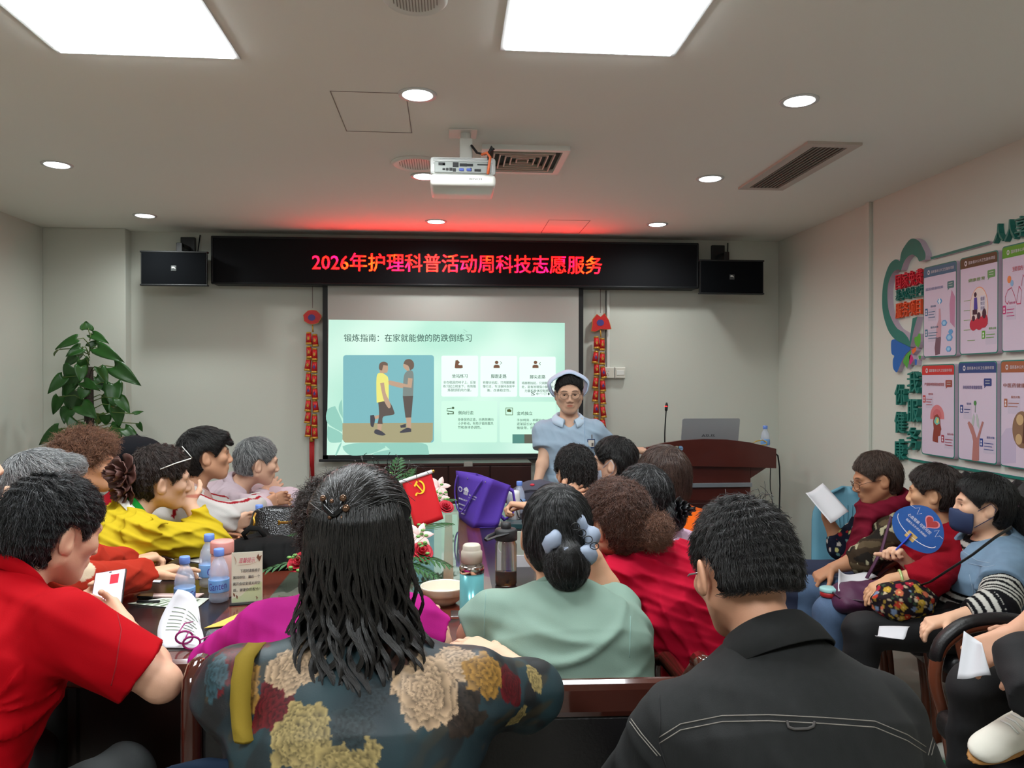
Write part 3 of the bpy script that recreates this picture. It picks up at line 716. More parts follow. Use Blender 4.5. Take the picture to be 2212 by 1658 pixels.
SKIN = (212, 170, 144)
M_skin = mat('skin', SKIN, .5, spec=.35, vcol=True, bump=(350, .05), var=(30, .05))
M_lens = mat('lens_glass', (245, 250, 250), .03, trans=1.0, ior=1.05, alpha=.25)
M_pants_black = mat('trousers_black', (20, 20, 22), .8, bump=(500, .1))
M_pants_navy = mat('trousers_navy', (34, 42, 66), .8, bump=(500, .1))
M_jeans = mat('jeans_blue', (76, 98, 128), .8, var=(60, .15), bump=(500, .15))
M_pants_grey = mat('trousers_grey', (52, 56, 56), .8, bump=(500, .1))
M_shoe = mat('shoe_black', (28, 27, 28), .5)
M_eye = mat('eye_ball', (230, 228, 222), .15, vcol=True)

def hairmat(name, c0, c1, rough=.38, frac=None):
    """strand colours vary from c0 to c1; frac = share of c1 strands (grey hair)"""
    if name in MATS: return MATS[name]
    m = bpy.data.materials.new(name); m.use_nodes = True; nt = m.node_tree; b = nt.nodes['Principled BSDF']
    b.inputs['Roughness'].default_value = rough; b.inputs['Specular IOR Level'].default_value = .5
    hi = nt.nodes.new('ShaderNodeHairInfo'); tc = nt.nodes.new('ShaderNodeTexCoord'); n = nt.nodes.new('ShaderNodeTexNoise')
    n.inputs['Scale'].default_value = 60; nt.links.new(tc.outputs['Object'], n.inputs['Vector'])
    ad = nt.nodes.new('ShaderNodeMath'); ad.operation = 'MULTIPLY_ADD'; ad.inputs[1].default_value = .7
    nt.links.new(hi.outputs['Random'], ad.inputs[0]); sc = nt.nodes.new('ShaderNodeMath'); sc.operation = 'MULTIPLY'; sc.inputs[1].default_value = .35
    nt.links.new(n.outputs['Fac'], sc.inputs[0]); nt.links.new(sc.outputs[0], ad.inputs[2])
    cr = nt.nodes.new('ShaderNodeValToRGB'); e = cr.color_ramp.elements
    e[0].color = lin(c0) + (1,); e[1].color = lin(c1) + (1,)
    if frac is None: e[0].position = .1; e[1].position = .95
    else: e[0].position = max(0, .9 - frac - .1); e[1].position = min(1, .9 - frac + .12)
    nt.links.new(ad.outputs[0], cr.inputs['Fac']); nt.links.new(cr.outputs['Color'], b.inputs['Base Color'])
    MATS[name] = m; return m
H_black = hairmat('hair_black', (10, 10, 11), (34, 31, 30), .36)
H_dark = hairmat('hair_dark_brown', (24, 18, 16), (58, 44, 38), .42)
H_brown = hairmat('hair_brown', (70, 46, 35), (152, 108, 82), .5)
H_auburn = hairmat('hair_auburn', (44, 28, 24), (104, 68, 52), .45)
H_grey = hairmat('hair_grey', (60, 62, 64), (176, 178, 178), .42)
H_salt = hairmat('hair_salt', (16, 16, 17), (130, 130, 130), .4, frac=.16)
H_black_salt = hairmat('hair_black_salt', (10, 10, 12), (110, 112, 116), .36, frac=.08)

def strands(name, V, Q, comb, mt, parent, n=2000, length=.06, steps=7, lift=.004, wave=(0, 0.02), rad=.0006, seed=1, keep=None, free=0.0, jitter=.25):
    """hair strands lying on a cap mesh, combed along comb(P)->direction"""
    from mathutils.bvhtree import BVHTree
    r = np.random.RandomState(seed)
    bv = BVHTree.FromPolygons(V.tolist(), Q.tolist())
    a = V[Q[:, 0]]; b = V[Q[:, 1]]; c = V[Q[:, 2]]; d = V[Q[:, 3]]
    nrm = np.cross(c - a, d - b); ar = np.linalg.norm(nrm, axis=1); cen = (a + b + c + d)/4
    ok = ar > 1e-12
    if keep is not None: ok &= keep(cen)
    p = np.where(ok, ar, 0); p = p/p.sum(); f = r.choice(len(Q), n, p=p)
    u = r.rand(n)[:, None]; v = r.rand(n)[:, None]
    P = (a[f]*(1 - u) + b[f]*u)*(1 - v) + (d[f]*(1 - u) + c[f]*u)*v
    N = nrm[f]/ar[f][:, None]; pts = np.zeros((n, steps + 1, 3)); pts[:, 0] = P
    Ls = length*r.uniform(.7, 1.15, n); jit = r.normal(0, jitter, (n, 3)); ph = r.uniform(0, 6.28, n); lf = lift*r.uniform(.3, 1.3, n)
    for s_ in range(steps):
        D = comb(P) + jit; D = D - N*(D*N).sum(1)[:, None]; D = D/np.maximum(np.linalg.norm(D, axis=1), 1e-9)[:, None]
        P = P + D*(Ls/steps)[:, None]; t = (s_ + 1)/steps
        for i in range(n):
            co, no, _, _ = bv.find_nearest(P[i])
            if co is not None:
                N[i] = no; h = lf[i]*t**1.2*(1 + free*t*t)
                w_ = wave[0]*sin(t*Ls[i]/wave[1]*6.28 + ph[i]) if wave[0] else 0
                w2 = wave[0]*cos(t*Ls[i]/wave[1]*6.28 + ph[i]) if wave[0] else 0
                sd = np.cross(D[i], N[i])
                P[i] = npv(co) + N[i]*h; pts[i, s_ + 1] = P[i] + sd*w_*t**.3 + N[i]*max(w2, -h*.6)*t**.3
    hc = bpy.data.hair_curves.new(name); hc.add_curves([steps + 1]*n)
    pts = pts - np.array(wloc(parent))
    hc.attributes['position'].data.foreach_set('vector', pts.astype(F4).ravel())
    at = hc.attributes.new('radius', 'FLOAT', 'POINT'); pr = np.linspace(1, .35, steps + 1)[None, :]*rad*np.ones((n, 1)); at.data.foreach_set('value', pr.astype(F4).ravel())
    hc.materials.append(mt)
    o = bpy.data.objects.new(name, hc); COL.objects.link(o); setparent(o, parent); return o

class Person: pass
def person(label, head, hrot=(0, 0, 0), byaw=0, lean=(.12, 0), pel=None, sw=.165, fat=1.0, nb=(0, -.035, -.165), standing=False,
           arm=None, hair=None, skin=SKIN, top=None, bottom=M_pants_black, q=1.0, eyes=False, legs=None, legspread=.1, hs=1.0, shoes=M_shoe, brow=True, bareankle=None, ear_out=0.0, thigh=.40):
    """arm = {'l': dict(w=wrist, e=hint, hd=hand dir, hn=palm normal, pose=curl), 'r': ...}"""
    p = Person(); Hc = npv(head); p.Hc = Hc; up = npv((0, 0, 1))
    def axes(yaw, pitch, roll):
        a = R(yaw); f = npv((sin(a), cos(a), 0)); r_ = npv((cos(a), -sin(a), 0)); u = up.copy()
        f, u = rotv(f, r_, R(pitch)), rotv(u, r_, R(pitch)); r_, u = rotv(r_, f, R(roll)), rotv(u, f, R(roll)); return r_, f, u
    Rh, Fh, Uh = axes(*hrot); p.A = np.array([Rh, Fh, Uh])
    Rb, Fb, _ = axes(byaw, 0, 0); p.Rb, p.Fb = Rb, Fb
    L = lambda x, y, z: Hc + (Rh*x + Fh*y + Uh*z)*hs
    p.L = L
    Nb = Hc + Rb*nb[0] + Fb*nb[1] + up*nb[2]; p.Nb = Nb
    zp = .92 if standing else .53
    Pv = npv(pel) if pel is not None else npv((Nb[0], Nb[1], 0)) - Fb*lean[0] - Rb*lean[1] + up*zp
    p.Pv = Pv; sp = unit(Nb - Pv); SL = np.linalg.norm(Nb - Pv)
    Md = Pv + (Nb - Pv)*.42 - Fb*.035*(1 if not standing else .2); Ch = Pv + (Nb - Pv)*.74 - Fb*.02
    p.sp = sp; p.Ch = Ch; p.Md = Md
    rootloc = (float(Pv[0]), float(Pv[1]), 0.0)
    root = thing('person', label, 'person', rootloc); p.root = root
    # joints
    sh = {}; elb = {}; wr = {}; hd = {}
    arm = arm or {}
    for s_, sg in (('l', -1), ('r', 1)):
        A = arm.get(s_, {})
        so = A.get('so', (0, 0, 0))
        sh[s_] = Nb - sp*.065 + Rb*sg*sw + Rb*so[0] + Fb*so[1] + up*so[2] - Fb*.0
        w_ = A.get('w')
        if w_ is None: w_ = Pv + Fb*.30 + Rb*sg*.15 + up*.12
        w_ = npv(w_); e_ = A.get('e', Rb*sg*.5 - up*.8 - Fb*.2)
        if 'ep' in A: elb[s_] = npv(A['ep'])
        else: elb[s_] = ik(sh[s_], w_, .285*hs, .245*hs, e_)
        wr[s_] = w_; hd[s_] = unit(A.get('hd', w_ - elb[s_]))
    p.sh, p.elb, p.wr = sh, elb, wr
    f = fat
    def torso(FD, inf, k=.045, hip=True):  # noqa
        if hip: FD.op(slab(Pv, Md, Rb, .168*f + inf, .118*f + inf, .15*f + inf, .112*f + inf), k)
        FD.op(slab(Md, Ch, Rb, .15*f + inf, .112*f + inf, .165*f**.7 + inf, .115*f**.6 + inf), k)
        FD.op(slab(Ch, Nb - sp*.045, Rb, .165*f**.7 + inf, .113*f**.6 + inf, .085 + inf, .062 + inf), k)
        for s_ in 'lr': FD.op(rc(Nb - sp*.035, sh[s_], .048 + inf, .050 + inf), k)
        for sg in (-1, 1): FD.op(rc(Ch + Rb*sg*.07 - sp*.01 + Fb*.06, Ch + Rb*sg*.075 - sp*.05 + Fb*.075, .055*f + inf, .06*f + inf), k)
    # ---- body (skin)
    fine = []
    hq = .0032*q
    fine.append((Hc - .135*hs, Hc + .135*hs, hq))
    hv = {}
    for s_ in 'lr':
        if arm.get(s_, {}).get('show', True):
            c = wr[s_] + hd[s_]*.085; fine.append((c - .10, c + .10, max(.0036, .0034*q)))
    allp = [Hc + .16, Hc - .16, Pv - .2, Pv + .2] + [x + .12 for x in list(wr.values()) + list(elb.values()) + list(sh.values())] + [x - .12 for x in list(wr.values()) + list(elb.values()) + list(sh.values())]
    for s_ in 'lr': allp += [wr[s_] + hd[s_]*.25, wr[s_] + hd[s_]*.2 - .06, wr[s_] + hd[s_]*.2 + .06]
    lo = np.min(allp, 0); hi = np.max(allp, 0)
    if bareankle is not None: lo = np.minimum(lo, np.min(bareankle, 0) - .1); hi = np.maximum(hi, np.max(bareankle, 0) + .1)
    B = Field(lo, hi, .011*max(q, .9), fine)
    torso(B, -.004)
    if bareankle is not None:
        for i in range(len(bareankle) - 1): B.op(rc(bareankle[i], bareankle[i + 1], .042, .036), .02)
        B.op(rc(Pv + Fb*.05, bareankle[0], .1, .05), .03)
    for s_, sg in (('l', -1), ('r', 1)):
        B.op(rc(sh[s_], elb[s_], .046*f**.5, .036*f**.5), .03); m_ = elb[s_] + (wr[s_] - elb[s_])*.3
        B.op(rc(elb[s_], m_, .036*f**.5, .038*f**.5), .02); B.op(rc(m_, wr[s_], .038*f**.5, .024), .02)
    # neck and head
    B.op(rc(L(0, -.022, -.055), Nb - sp*.02, .05*hs, .056), .03)
    B.op(el(L(0, -.012, .03), p.A, npv((.075, .096, .090))*hs), .01)
    B.op(el(L(0, .028, -.026), p.A, npv((.062, .064, .078))*hs), .03)
    B.op(rc(L(-.009, .066, -.090), L(.009, .066, -.090), .019*hs, .019*hs), .03)
    for sg in (-1, 1):
        B.op(rc(L(sg*.056, -.002, -.048), L(sg*.018, .056, -.086), .018*hs, .014*hs), .03)
        B.op(el(L(sg*.044, .062, -.014), p.A, npv((.021, .020, .016))*hs), .025)
        B.op(rc(L(sg*.044, .074, .026), L(sg*.012, .087, .022), .010*hs, .010*hs), .015)
        B.op(el(L(sg*.032, .098, .003), p.A, npv((.017, .013, .011))*hs), .010, 's')
        B.op(el(L(sg*.0315, .074, .003), p.A, npv((.0145, .0135, .0125))*hs), .003)
        if eyes: B.op(el(L(sg*.0315, .091, .002), p.A, npv((.0115, .008, .0032))*hs), .002, 's')
        B.op(el(L(sg*.0135, .098, -.033), p.A, npv((.0095, .012, .008))*hs), .006)
        # ear
        tilt = np.array([rotv(Rh, Uh, R(sg*18)), rotv(Fh, Uh, R(sg*18)), Uh]); eo = sg*ear_out; ec = L(sg*.079 + eo, -.012, -.006)
        B.op(el(ec, tilt, npv((.0075, .019, .032))*hs), .006); B.op(el(L(sg*.077 + eo, -.002, -.022), tilt, npv((.008, .011, .016))*hs), .006)
        B.op(el(L(sg*.0875 + eo, -.008, -.002), tilt, npv((.0055, .010, .018))*hs), .005, 's')
    B.op(rc(L(0, .086, .016), L(0, .1065, -.026), .007*hs, .0105*hs), .012)
    B.op(el(L(0, .085, -.058), p.A, npv((.026, .010, .016))*hs), .014)
    B.op(rc(L(-.019, .090, -.0550), L(.019, .090, -.0550), .0048*hs, .0048*hs), .005)
    B.op(rc(L(-.014, .0895, -.0645), L(.014, .0895, -.0645), .0055*hs, .0055*hs), .005)
    B.op(rc(L(-.020, .097, -.0598), L(.020, .097, -.0598), .0022*hs, .0022*hs), .003, 's')
    # hands
    nails = []
    for s_, sg in (('l', -1), ('r', 1)):
        A = arm.get(s_, {}); W_ = wr[s_]; d = hd[s_]; n_ = npv(A.get('hn', -up)); n_ = unit(n_ - d*(n_ @ d))
        # thumb side: right hand, palm facing n, pointing d -> thumb along d x n  (sign flips for left)
        t_ = np.cross(d, n_)*(-1 if s_ == 'r' else 1); sc_ = .97*hs; p.__dict__['hand_' + s_] = (W_, d, n_, t_)
        cur = A.get('pose', .35); cur = [cur]*4 if not isinstance(cur, (list, tuple)) else cur; spd = A.get('spread', .08)
        for i, (lat, ln, rr) in enumerate(((.029, .070, .0086), (.0095, .078, .0088), (-.0095, .072, .0084), (-.027, .057, .0076))):
            kb = W_ + (d*(.088 - .004*abs(i - 1)) + t_*lat)*sc_
            B.op(rc(W_ + t_*lat*.45*sc_ + d*.008, kb, .0145, .0115), .012)
            dd = unit(d + t_*spd*(1.5 - i)); q0 = kb; a_ = cur[i]
            for j, fr in enumerate((.46, .30, .26)):
                dd = unit(rotv(dd, np.cross(d, n_), a_*(1.0 if j == 0 else 1.15))); q1 = q0 + dd*ln*fr*sc_
                B.op(rc(q0, q1, rr*(1 - .06*j), rr*(.94 - .07*j)), .004); q0 = q1
        th = A.get('thumb', .35); td = unit(d*.62 + t_*.75 + n_*.15); q0 = W_ + (d*.022 + t_*.022)*sc_
        for j, (ln, rr) in enumerate(((.044, .0135), (.033, .0105), (.027, .0092))):
            q1 = q0 + td*ln*sc_; B.op(rc(q0, q1, rr, rr*.88), .006); q0 = q1; td = unit(td*1 + d*.35*(1 if j < 2 else 0) + n_*th*.8)
    V, Q = B.mesh(1)
    loc = (V - Hc) @ p.A.T/hs
    base = npv(lin(skin)); cols = np.tile(base, (len(V), 1))
    fr = np.clip((loc[:, 1] - .045)/.02, 0, 1); ax_ = np.abs(loc[:, 0])
    def tint(w_, c):
        w_ = (np.clip(w_, 0, 1)*fr)[:, None]; return cols*(1 - w_) + base*npv(c)*w_
    cols = tint(3*(1 - np.sqrt((loc[:, 0]/.0215)**2 + ((loc[:, 2] + .0600)/.0082)**2)), (.76, .42, .40))
    if brow:
        zb_ = .0275 - 6.0*(ax_ - .030)**2
        cols = tint(2.2*(1 - np.sqrt(((ax_ - .031)/.021)**4 + ((loc[:, 2] - zb_)/.0045)**2)), (.16, .14, .14))
        zl_ = .0075 - 12*(ax_ - .0315)**2
        cols = tint(2.0*(1 - np.sqrt(((ax_ - .0315)/.0165)**4 + ((loc[:, 2] - zl_)/.0028)**2)), (.15, .12, .12))
    p.body = mesh_obj('body', V, Q, M_skin, root, True, cols)
    if eyes:
        for sg in (-1, 1):
            mb = MB(); mb.ell(L(sg*.0315, .0745, .0025), (.0122*hs,)*3, 18, 12)
            vv = np.array(mb.v); lc = (vv - L(sg*.0315, .0745, .0025)) @ p.A.T; lc = lc/np.linalg.norm(lc, axis=1)[:, None]
            cc = np.tile(npv(lin((225, 222, 214))), (len(vv), 1)); cc[lc[:, 1] > .84] = npv(lin((38, 26, 20)))
            mesh_obj('eye', mb.v, mb.f, M_eye, root, True, cc)
    # ---- trousers and shoes
    hipj = {}; kn = {}; an = {}
    for s_, sg in (('l', -1), ('r', 1)):
        hipj[s_] = Pv + Rb*sg*.09 - up*.02
        if legs and s_ in legs: kn[s_], an[s_] = npv(legs[s_][0]), npv(legs[s_][1])
        elif standing: kn[s_] = Pv + Rb*sg*.09 - up*.42 + Fb*.02; an[s_] = Pv*npv((1, 1, 0)) + Rb*sg*.09 + up*.09
        else:
            kn[s_] = Pv + Fb*thigh + Rb*sg*(.09 + legspread*.6) + up*(.0); kn[s_][2] = .52; an[s_] = kn[s_] + Fb*.02; an[s_][2] = .10
    p.kn, p.an = kn, an
    if bottom is not None:
        pts = list(hipj.values()) + list(kn.values()) + list(an.values()) + [Pv]
        T = Field(np.min(pts, 0) - .17, np.max(pts, 0) + .17, .0085*max(1, q))
        T.op(slab(Pv, Md, Rb, .172*f + .006, .122*f + .006, .15*f + .002, .112*f + .002), .03)
        for s_ in 'lr':
            T.op(rc(hipj[s_], kn[s_], .092*f**.5, .066*f**.5), .04); T.op(rcc(kn[s_], an[s_], .066*f**.5, .052), .02)
        T.disp(folds(int(abs(Hc[0]*1000)) + 7, .004, .09))
        V, Q = T.mesh(1); p.trousers = mesh_obj('trousers', V, Q, bottom, root)
    if shoes is not None:
        for s_ in 'lr':
            a_ = an[s_]; fd = Fb
            if legs and s_ in legs and len(legs[s_]) > 2: fd = unit(legs[s_][2])
            if legs and s_ in legs and len(legs[s_]) > 3 and legs[s_][3] is None: continue
            T = Field(a_ - .2, a_ + .2, .008); z0 = .0
            c0 = a_.copy(); c0[2] = .045; T.op(rc(c0 - fd*.035, c0 + fd*.02, .042, .044), .02); T.op(rc(c0 + fd*.02, c0 + fd*.15 - up*.012, .045, .034), .03); T.op(rc(a_ + up*.02, c0, .04, .042), .03)
            T.cut(lambda X, Y, Z: .004 - Z + 0*X + 0*Y)
            V, Q = T.mesh(1); mesh_obj('shoe', V, Q, shoes, root)
    p.torso = torso
    if top: garment(p, **top)
    if hair: hairdo(p, **hair)
    return p

def garment(p, name='shirt', m=None, inf=.012, sleeve=1.9, sl_inf=None, res=.006, seed=1, amp=.004, lam=.07, neck=.062, hem=-.06, color=None, vneck=0.0, drop=0.0, loose=0.0, sleeves='lr', cuff=0.0, k=.045, fan=None):
    lo = np.minimum.reduce([p.Pv - .26] + [x - .13 for s_ in 'lr' for x in (p.sh[s_], p.elb[s_], p.wr[s_])]); hi = np.maximum.reduce([p.Nb + .12, p.Pv + .26] + [x + .13 for s_ in 'lr' for x in (p.sh[s_], p.elb[s_], p.wr[s_])])
    lo[2] = max(lo[2], p.Pv[2] + hem - .06) if sleeve < 1.2 else min(lo[2], p.Pv[2] + hem - .06)
    G = Field(lo, hi, res); up = npv((0, 0, 1))
    p.torso(G, inf, k)
    if loose: G.op(slab(p.Pv + up*(.02), p.Ch - p.sp*.05, p.Rb, .17 + loose, .125 + loose, .165 + loose*.5, .12 + loose*.4), .05)
    si = inf + .004 if sl_inf is None else sl_inf
    for s_ in sleeves:
        a, b, c = p.sh[s_], p.elb[s_], p.wr[s_]
        if sleeve <= 1:
            e_ = a + (b - a)*sleeve; G.op(rcc(a, e_, .049 + si, .043 + si*1.2), .03)
        else:
            G.op(rc(a, b, .048 + si, .042 + si), .03); e_ = b + (c - b)*(sleeve - 1); G.op(rcc(b, e_, .042 + si, .029 + si*.8), .025)
            if cuff: G.op(rcc(e_ - unit(c - b)*.03, e_, .031 + si*.8 + cuff, .031 + si*.8 + cuff), .006)
    if amp: G.disp(folds(seed, amp, lam))
    if fan is not None: G.disp(fan(p))
    # neck opening
    nd = unit(p.L(0, -.02, -.05) - p.Nb); 
    G.op(rc(p.Nb - nd*.02 + p.Fb*.02, p.Nb + nd*.14 + p.Fb*.02, neck - .012, neck + .012), .008, 's')
    if vneck: G.op(rc(p.Nb + p.Fb*.09, p.Nb + p.Fb*.12 - p.sp*vneck, .035, .008), .008, 's')
    zh = p.Pv[2] + hem
    T = p.Pv
    G.cut(lambda X, Y, Z: np.where((X - T[0])**2 + (Y - T[1])**2 < .35**2, zh - Z, -1) + 0*X)
    V, Q = G.mesh(1)
    cols = color(V, p) if color is not None else None
    o = mesh_obj(name, V, Q, m, p.root, True, cols)
    p.__dict__.setdefault('clothes', []).append(o); return o

def band(name, p, m, pts_in, pts_out, thick=.004, parent=None, n=40):
    pass

def collar(p, m, h=.035, r=.062, flare=.012, fold=True, name='collar', open_=40, thick=.004, lift=.0, tilt=0.0):
    """collar ring round the neck: stands up h, folds back outwards"""
    nd = unit(p.L(0, -.02, -.05) - p.Nb); x = unit(p.Rb - nd*(p.Rb @ nd)); y = np.cross(nd, x)
    c = p.Nb + nd*(.012 + lift) + p.Fb*.004; rows = []
    prof = [(r - .004, 0), (r + .002 - .003, h*.6), (r + .003, h)]
    if fold: prof += [(r + .008, h*.96), (r + .012 + flare*.6, h*.45), (r + .014 + flare, -.008)]
    n = 44; mb = MB()
    for (rr, z) in prof:
        row = []
        for i in range(n + 1):
            a = R(90 + open_/2 + (360 - open_)*i/n)   # gap faces forward (+y)
            fr = abs(i/n - .5)*2; zz = z - .035*fr**2*(1 + tilt)
            row.append(c + x*rr*cos(a)*1.02 + y*rr*sin(a) + nd*zz)
        rows.append(row)
    o = mb.sheet(rows).build(name, m, p.root, True); solid(o, thick, 0); return o

def hairdo(p, m, style='short', n=1500, length=.05, th=.010, nape=-.065, front=0.0, extra=(), res=.005, comb=None, wave=(0, .02), rad=.0007, lift=.005,
           name='hair', seed=3, noise=.002, nl=.02, ear=True, parts=True, free=.5, sub=(), jitter=.25, side=0.0, world_extra=(), widen=0.0, earclear=.056):
    """hair cap (implicit) plus strands. extra/sub = head-local primitives"""
    L = p.L; A = p.A; pts = [L(*c) for c in ((-.13, -.14, -.14), (.13, .13, .15), (.13, -.14, .15), (-.13, .13, -.14), (.13, .13, -.14), (-.13, -.14, .15), (-.13, .13, .15), (.13, -.14, -.14))]
    ws = [rc(*w_) for w_ in world_extra]; ex = []
    for e in extra:
        if e[0] == 'el': ex.append(el(L(*e[1]), A, npv(e[2])))
        else: ex.append(rc(L(*e[1]), L(*e[2]), e[3], e[4]))
    for w_ in ws + ex: pts += [w_[1] - .02, w_[2] + .02]
    H = Field(np.min(pts, 0), np.max(pts, 0), res)
    H.op(el(L(0, -.014, .032), A, npv((.076 + th + widen, .098 + th, .091 + th))), .004)
    H.op(el(L(0, -.04, -.01), A, npv((.068 + th, .062 + th, .075 + th*.5))), .02)
    if noise:
        fn = folds(seed, noise*2, nl, dirs=((1, .2, .1), (.3, 1, .2), (.2, .3, 1))); H.disp(fn)
    Hc = p.Hc
    def hl(X, Y, Z):
        x = (X - Hc[0]); y = (Y - Hc[1]); z = (Z - Hc[2])
        lx = x*A[0][0] + y*A[0][1] + z*A[0][2]; ly = x*A[1][0] + y*A[1][1] + z*A[1][2]; lz = x*A[2][0] + y*A[2][1] + z*A[2][2]
        # hairline: plane from temple to forehead, then down in front of the ear
        d1 = (1.15*(ly - (.022 + front)) - (lz - .0))/1.52; d1 = np.where(lz < .0, np.maximum(d1, ly - (.022 + front)), d1)
        top_ = ly - (.088 + front)
        d = np.maximum(d1, np.minimum(top_, 1)) if front < .02 else np.maximum(d1, -9)
        d = np.maximum(d, nape - lz)
        if ear:
            e = np.sqrt((ly + .006)**2 + ((lz + .012)*.8)**2) - .034; d = np.maximum(d, np.where(np.abs(lx) > .055, -e, -1))
            d = np.maximum(d, np.where((lz < -.02), (ly + .012 + side)*.9, -1))
        return d
    H.cut(hl)
    for e in ex: H.op(e, .014)
    for e in ws: H.op(e, .02)
    for e in sub:
        H.op(el(L(*e[1]), A, npv(e[2])), .01, 's')
    V, Q = H.mesh(1)
    mc = MATS.get(m.name + '_cap')
    if mc is None:
        mc = MATS[m.name + '_cap'] = m.copy(); mc.name = m.name + '_cap'; mc.node_tree.nodes['Principled BSDF'].inputs['Roughness'].default_value = .75; mc.node_tree.nodes['Principled BSDF'].inputs['Specular IOR Level'].default_value = .2
    cap = mesh_obj(name, V, Q, mc, p.root); p.hair = cap; p.hairVQ = (V, Q)
    if n:
        crown = L(.01, -.05, .11)
        if comb is None:
            def comb(P):
                d = P - crown; dl = np.linalg.norm(d, axis=1)[:, None]; d = d/np.maximum(dl, 1e-6)
                sw_ = np.cross(np.tile(A[2], (len(P), 1)), d)
                return d + .35*sw_ + np.array((0, 0, -.35)) + .25*np.tile(A[1], (len(P), 1))*np.clip((P - Hc) @ A[2] * 8, 0, 1)[:, None]
        kp = None if not ear else (lambda c: ~((np.abs((c - Hc) @ A[0]) > .05) & (np.hypot((c - Hc) @ A[1] + .004, (c - Hc) @ A[2] + .012) < earclear)))
        strands('strands', V, Q, lambda P: comb(P), m, cap, n, length, 6 if length < .12 else 9, lift, wave, rad, seed, kp, free, jitter)
    return cap
def comb_to(p, pt, g=.3):
    t = p.L(*pt)
    def f(P):
        d = t - P; d = d/np.maximum(np.linalg.norm(d, axis=1), 1e-6)[:, None]; return d + np.array((0, 0, -g))
    return f
def comb_down(p, g=1.0, back=.3):
    def f(P):
        d = P - p.L(0, -.03, .12); d = d/np.maximum(np.linalg.norm(d, axis=1), 1e-6)[:, None]
        return d*.6 + np.array((0, 0, -g)) - p.A[1]*back
    return f
def glasses(p, m, rx=.024, rz=.018, drop=.0):
    mb = MB(); L = p.L; lens = MB()
    for sg in (-1, 1):
        ring_ = [L(sg*(.033) + rx*cos(a), .109 - .012*(abs(cos(a))*0 + max(0, sg*cos(a)))*1.2, .0 + drop + rz*sin(a)) for a in [2*pi*i/20 for i in range(20)]]
        mb.tube(ring_, .0012, 6, closed=True); lens.add(ring_, [tuple(range(20))])
        mb.tube([L(sg*.058, .098, .006 + drop), L(sg*.074, .06, .006), L(sg*.079, .0, .004), L(sg*.077, -.018, -.012)], .0013, 6)
    mb.tube([L(-.010, .110, .003 + drop), L(0, .115, .006 + drop), L(.010, .110, .003 + drop)], .0012, 6)
    g = mb.build('glasses', m, p.root, True); lens.build('lens', M_lens, g); return g
def facemask(p, m, res=.0042):
    A = p.A; L = p.L; pts = [L(x, y, z) for x in (-.09, .09) for y in (0, .15) for z in (-.13, .03)]
    H = Field(np.min(pts, 0), np.max(pts, 0), res)
    H.op(el(L(0, .03, -.045), A, npv((.069, .078, .075))), .01); H.op(rc(L(0, .105, -.012), L(0, .098, -.085), .012, .022), .03)
    Hc = p.Hc
    def c(X, Y, Z):
        x = (X - Hc[0]); y = (Y - Hc[1]); z = (Z - Hc[2])
        lx = x*A[0][0] + y*A[0][1] + z*A[0][2]; ly = x*A[1][0] + y*A[1][1] + z*A[1][2]; lz = x*A[2][0] + y*A[2][1] + z*A[2][2]
        return np.maximum(np.maximum(lz + .012 + .18*np.abs(lx) - .0, -.112 - lz), .042 - ly)
    H.cut(c); V, Q = H.mesh(1); o = mesh_obj('face_mask', V, Q, m, p.root)
    mb = MB()
    for sg in (-1, 1):
        mb.tube([L(sg*.058, .05, -.03), L(sg*.074, .02, -.004), L(sg*.085, -.012, .022), L(sg*.09, -.03, .0), L(sg*.082, -.02, -.035), L(sg*.066, .045, -.085)], .0014, 6)
    mb.build('ear_loop', m, o, True); return o
# ================================================================ THE PEOPLE
def a(px, py, Y): return npv(PY(px, py, Y))
def cloth(name, col, rough=.85, **k): return mat('cloth_' + name, tuple(c*.90 for c in col), rough, bump=k.pop('bump', (420, .06)), spec=.12, **k)
def seam(p, obj, pts, m, r=.0012, name='seam', sub=6, n=6, off=.0):
    """thread laid on a garment where sight lines through the given picture points meet it"""
    from mathutils.bvhtree import BVHTree
    off_w = wloc(obj); vs = [v.co + off_w for v in obj.data.vertices]
    bv = BVHTree.FromPolygons(vs, [list(f.vertices) for f in obj.data.polygons]); out = []
    for i in range(len(pts) - 1):
        for j in range(sub + (1 if i == len(pts) - 2 else 0)):
            t = j/sub; x = pts[i][0]*(1 - t) + pts[i + 1][0]*t; y = pts[i][1]*(1 - t) + pts[i + 1][1]*t
            d = ray(x, y).normalized(); h = bv.ray_cast(CAM, d)
            if h[0] is not None: out.append(h[0] - d*(r*.5 + off))
    if len(out) > 1: return MB().tube(out, r, n).build(name, m, obj, True)
def limb(P, p):
    """nearest arm segment: (in arm?, side index, metres along, angle round it)"""
    best = np.full(len(P), 9.0); s_ = np.zeros(len(P)); up = np.zeros((len(P), 3))
    for k in 'lr':
        for (q0, q1, base) in ((p.sh[k], p.elb[k], 0), (p.elb[k], p.wr[k], .285)):
            d = q1 - q0; L = np.linalg.norm(d); t = np.clip(((P - q0) @ d)/L**2, 0, 1); r_ = P - q0 - t[:, None]*d; dist = np.linalg.norm(r_, axis=1)
            b = dist < best; best[b] = dist[b]; s_[b] = (base + t*L)[b]; up[b] = (r_/np.maximum(dist, 1e-6)[:, None])[b]
    return best < .085, s_, up
def vnoise(P, f, seed):
    r = np.random.RandomState(seed); o = 0
    for i in range(5):
        W = r.normal(0, 1, 3)*f*(1 + .5*i); o = o + np.sin(P @ W + r.uniform(0, 6))/(1 + .3*i)
    return o/2.6
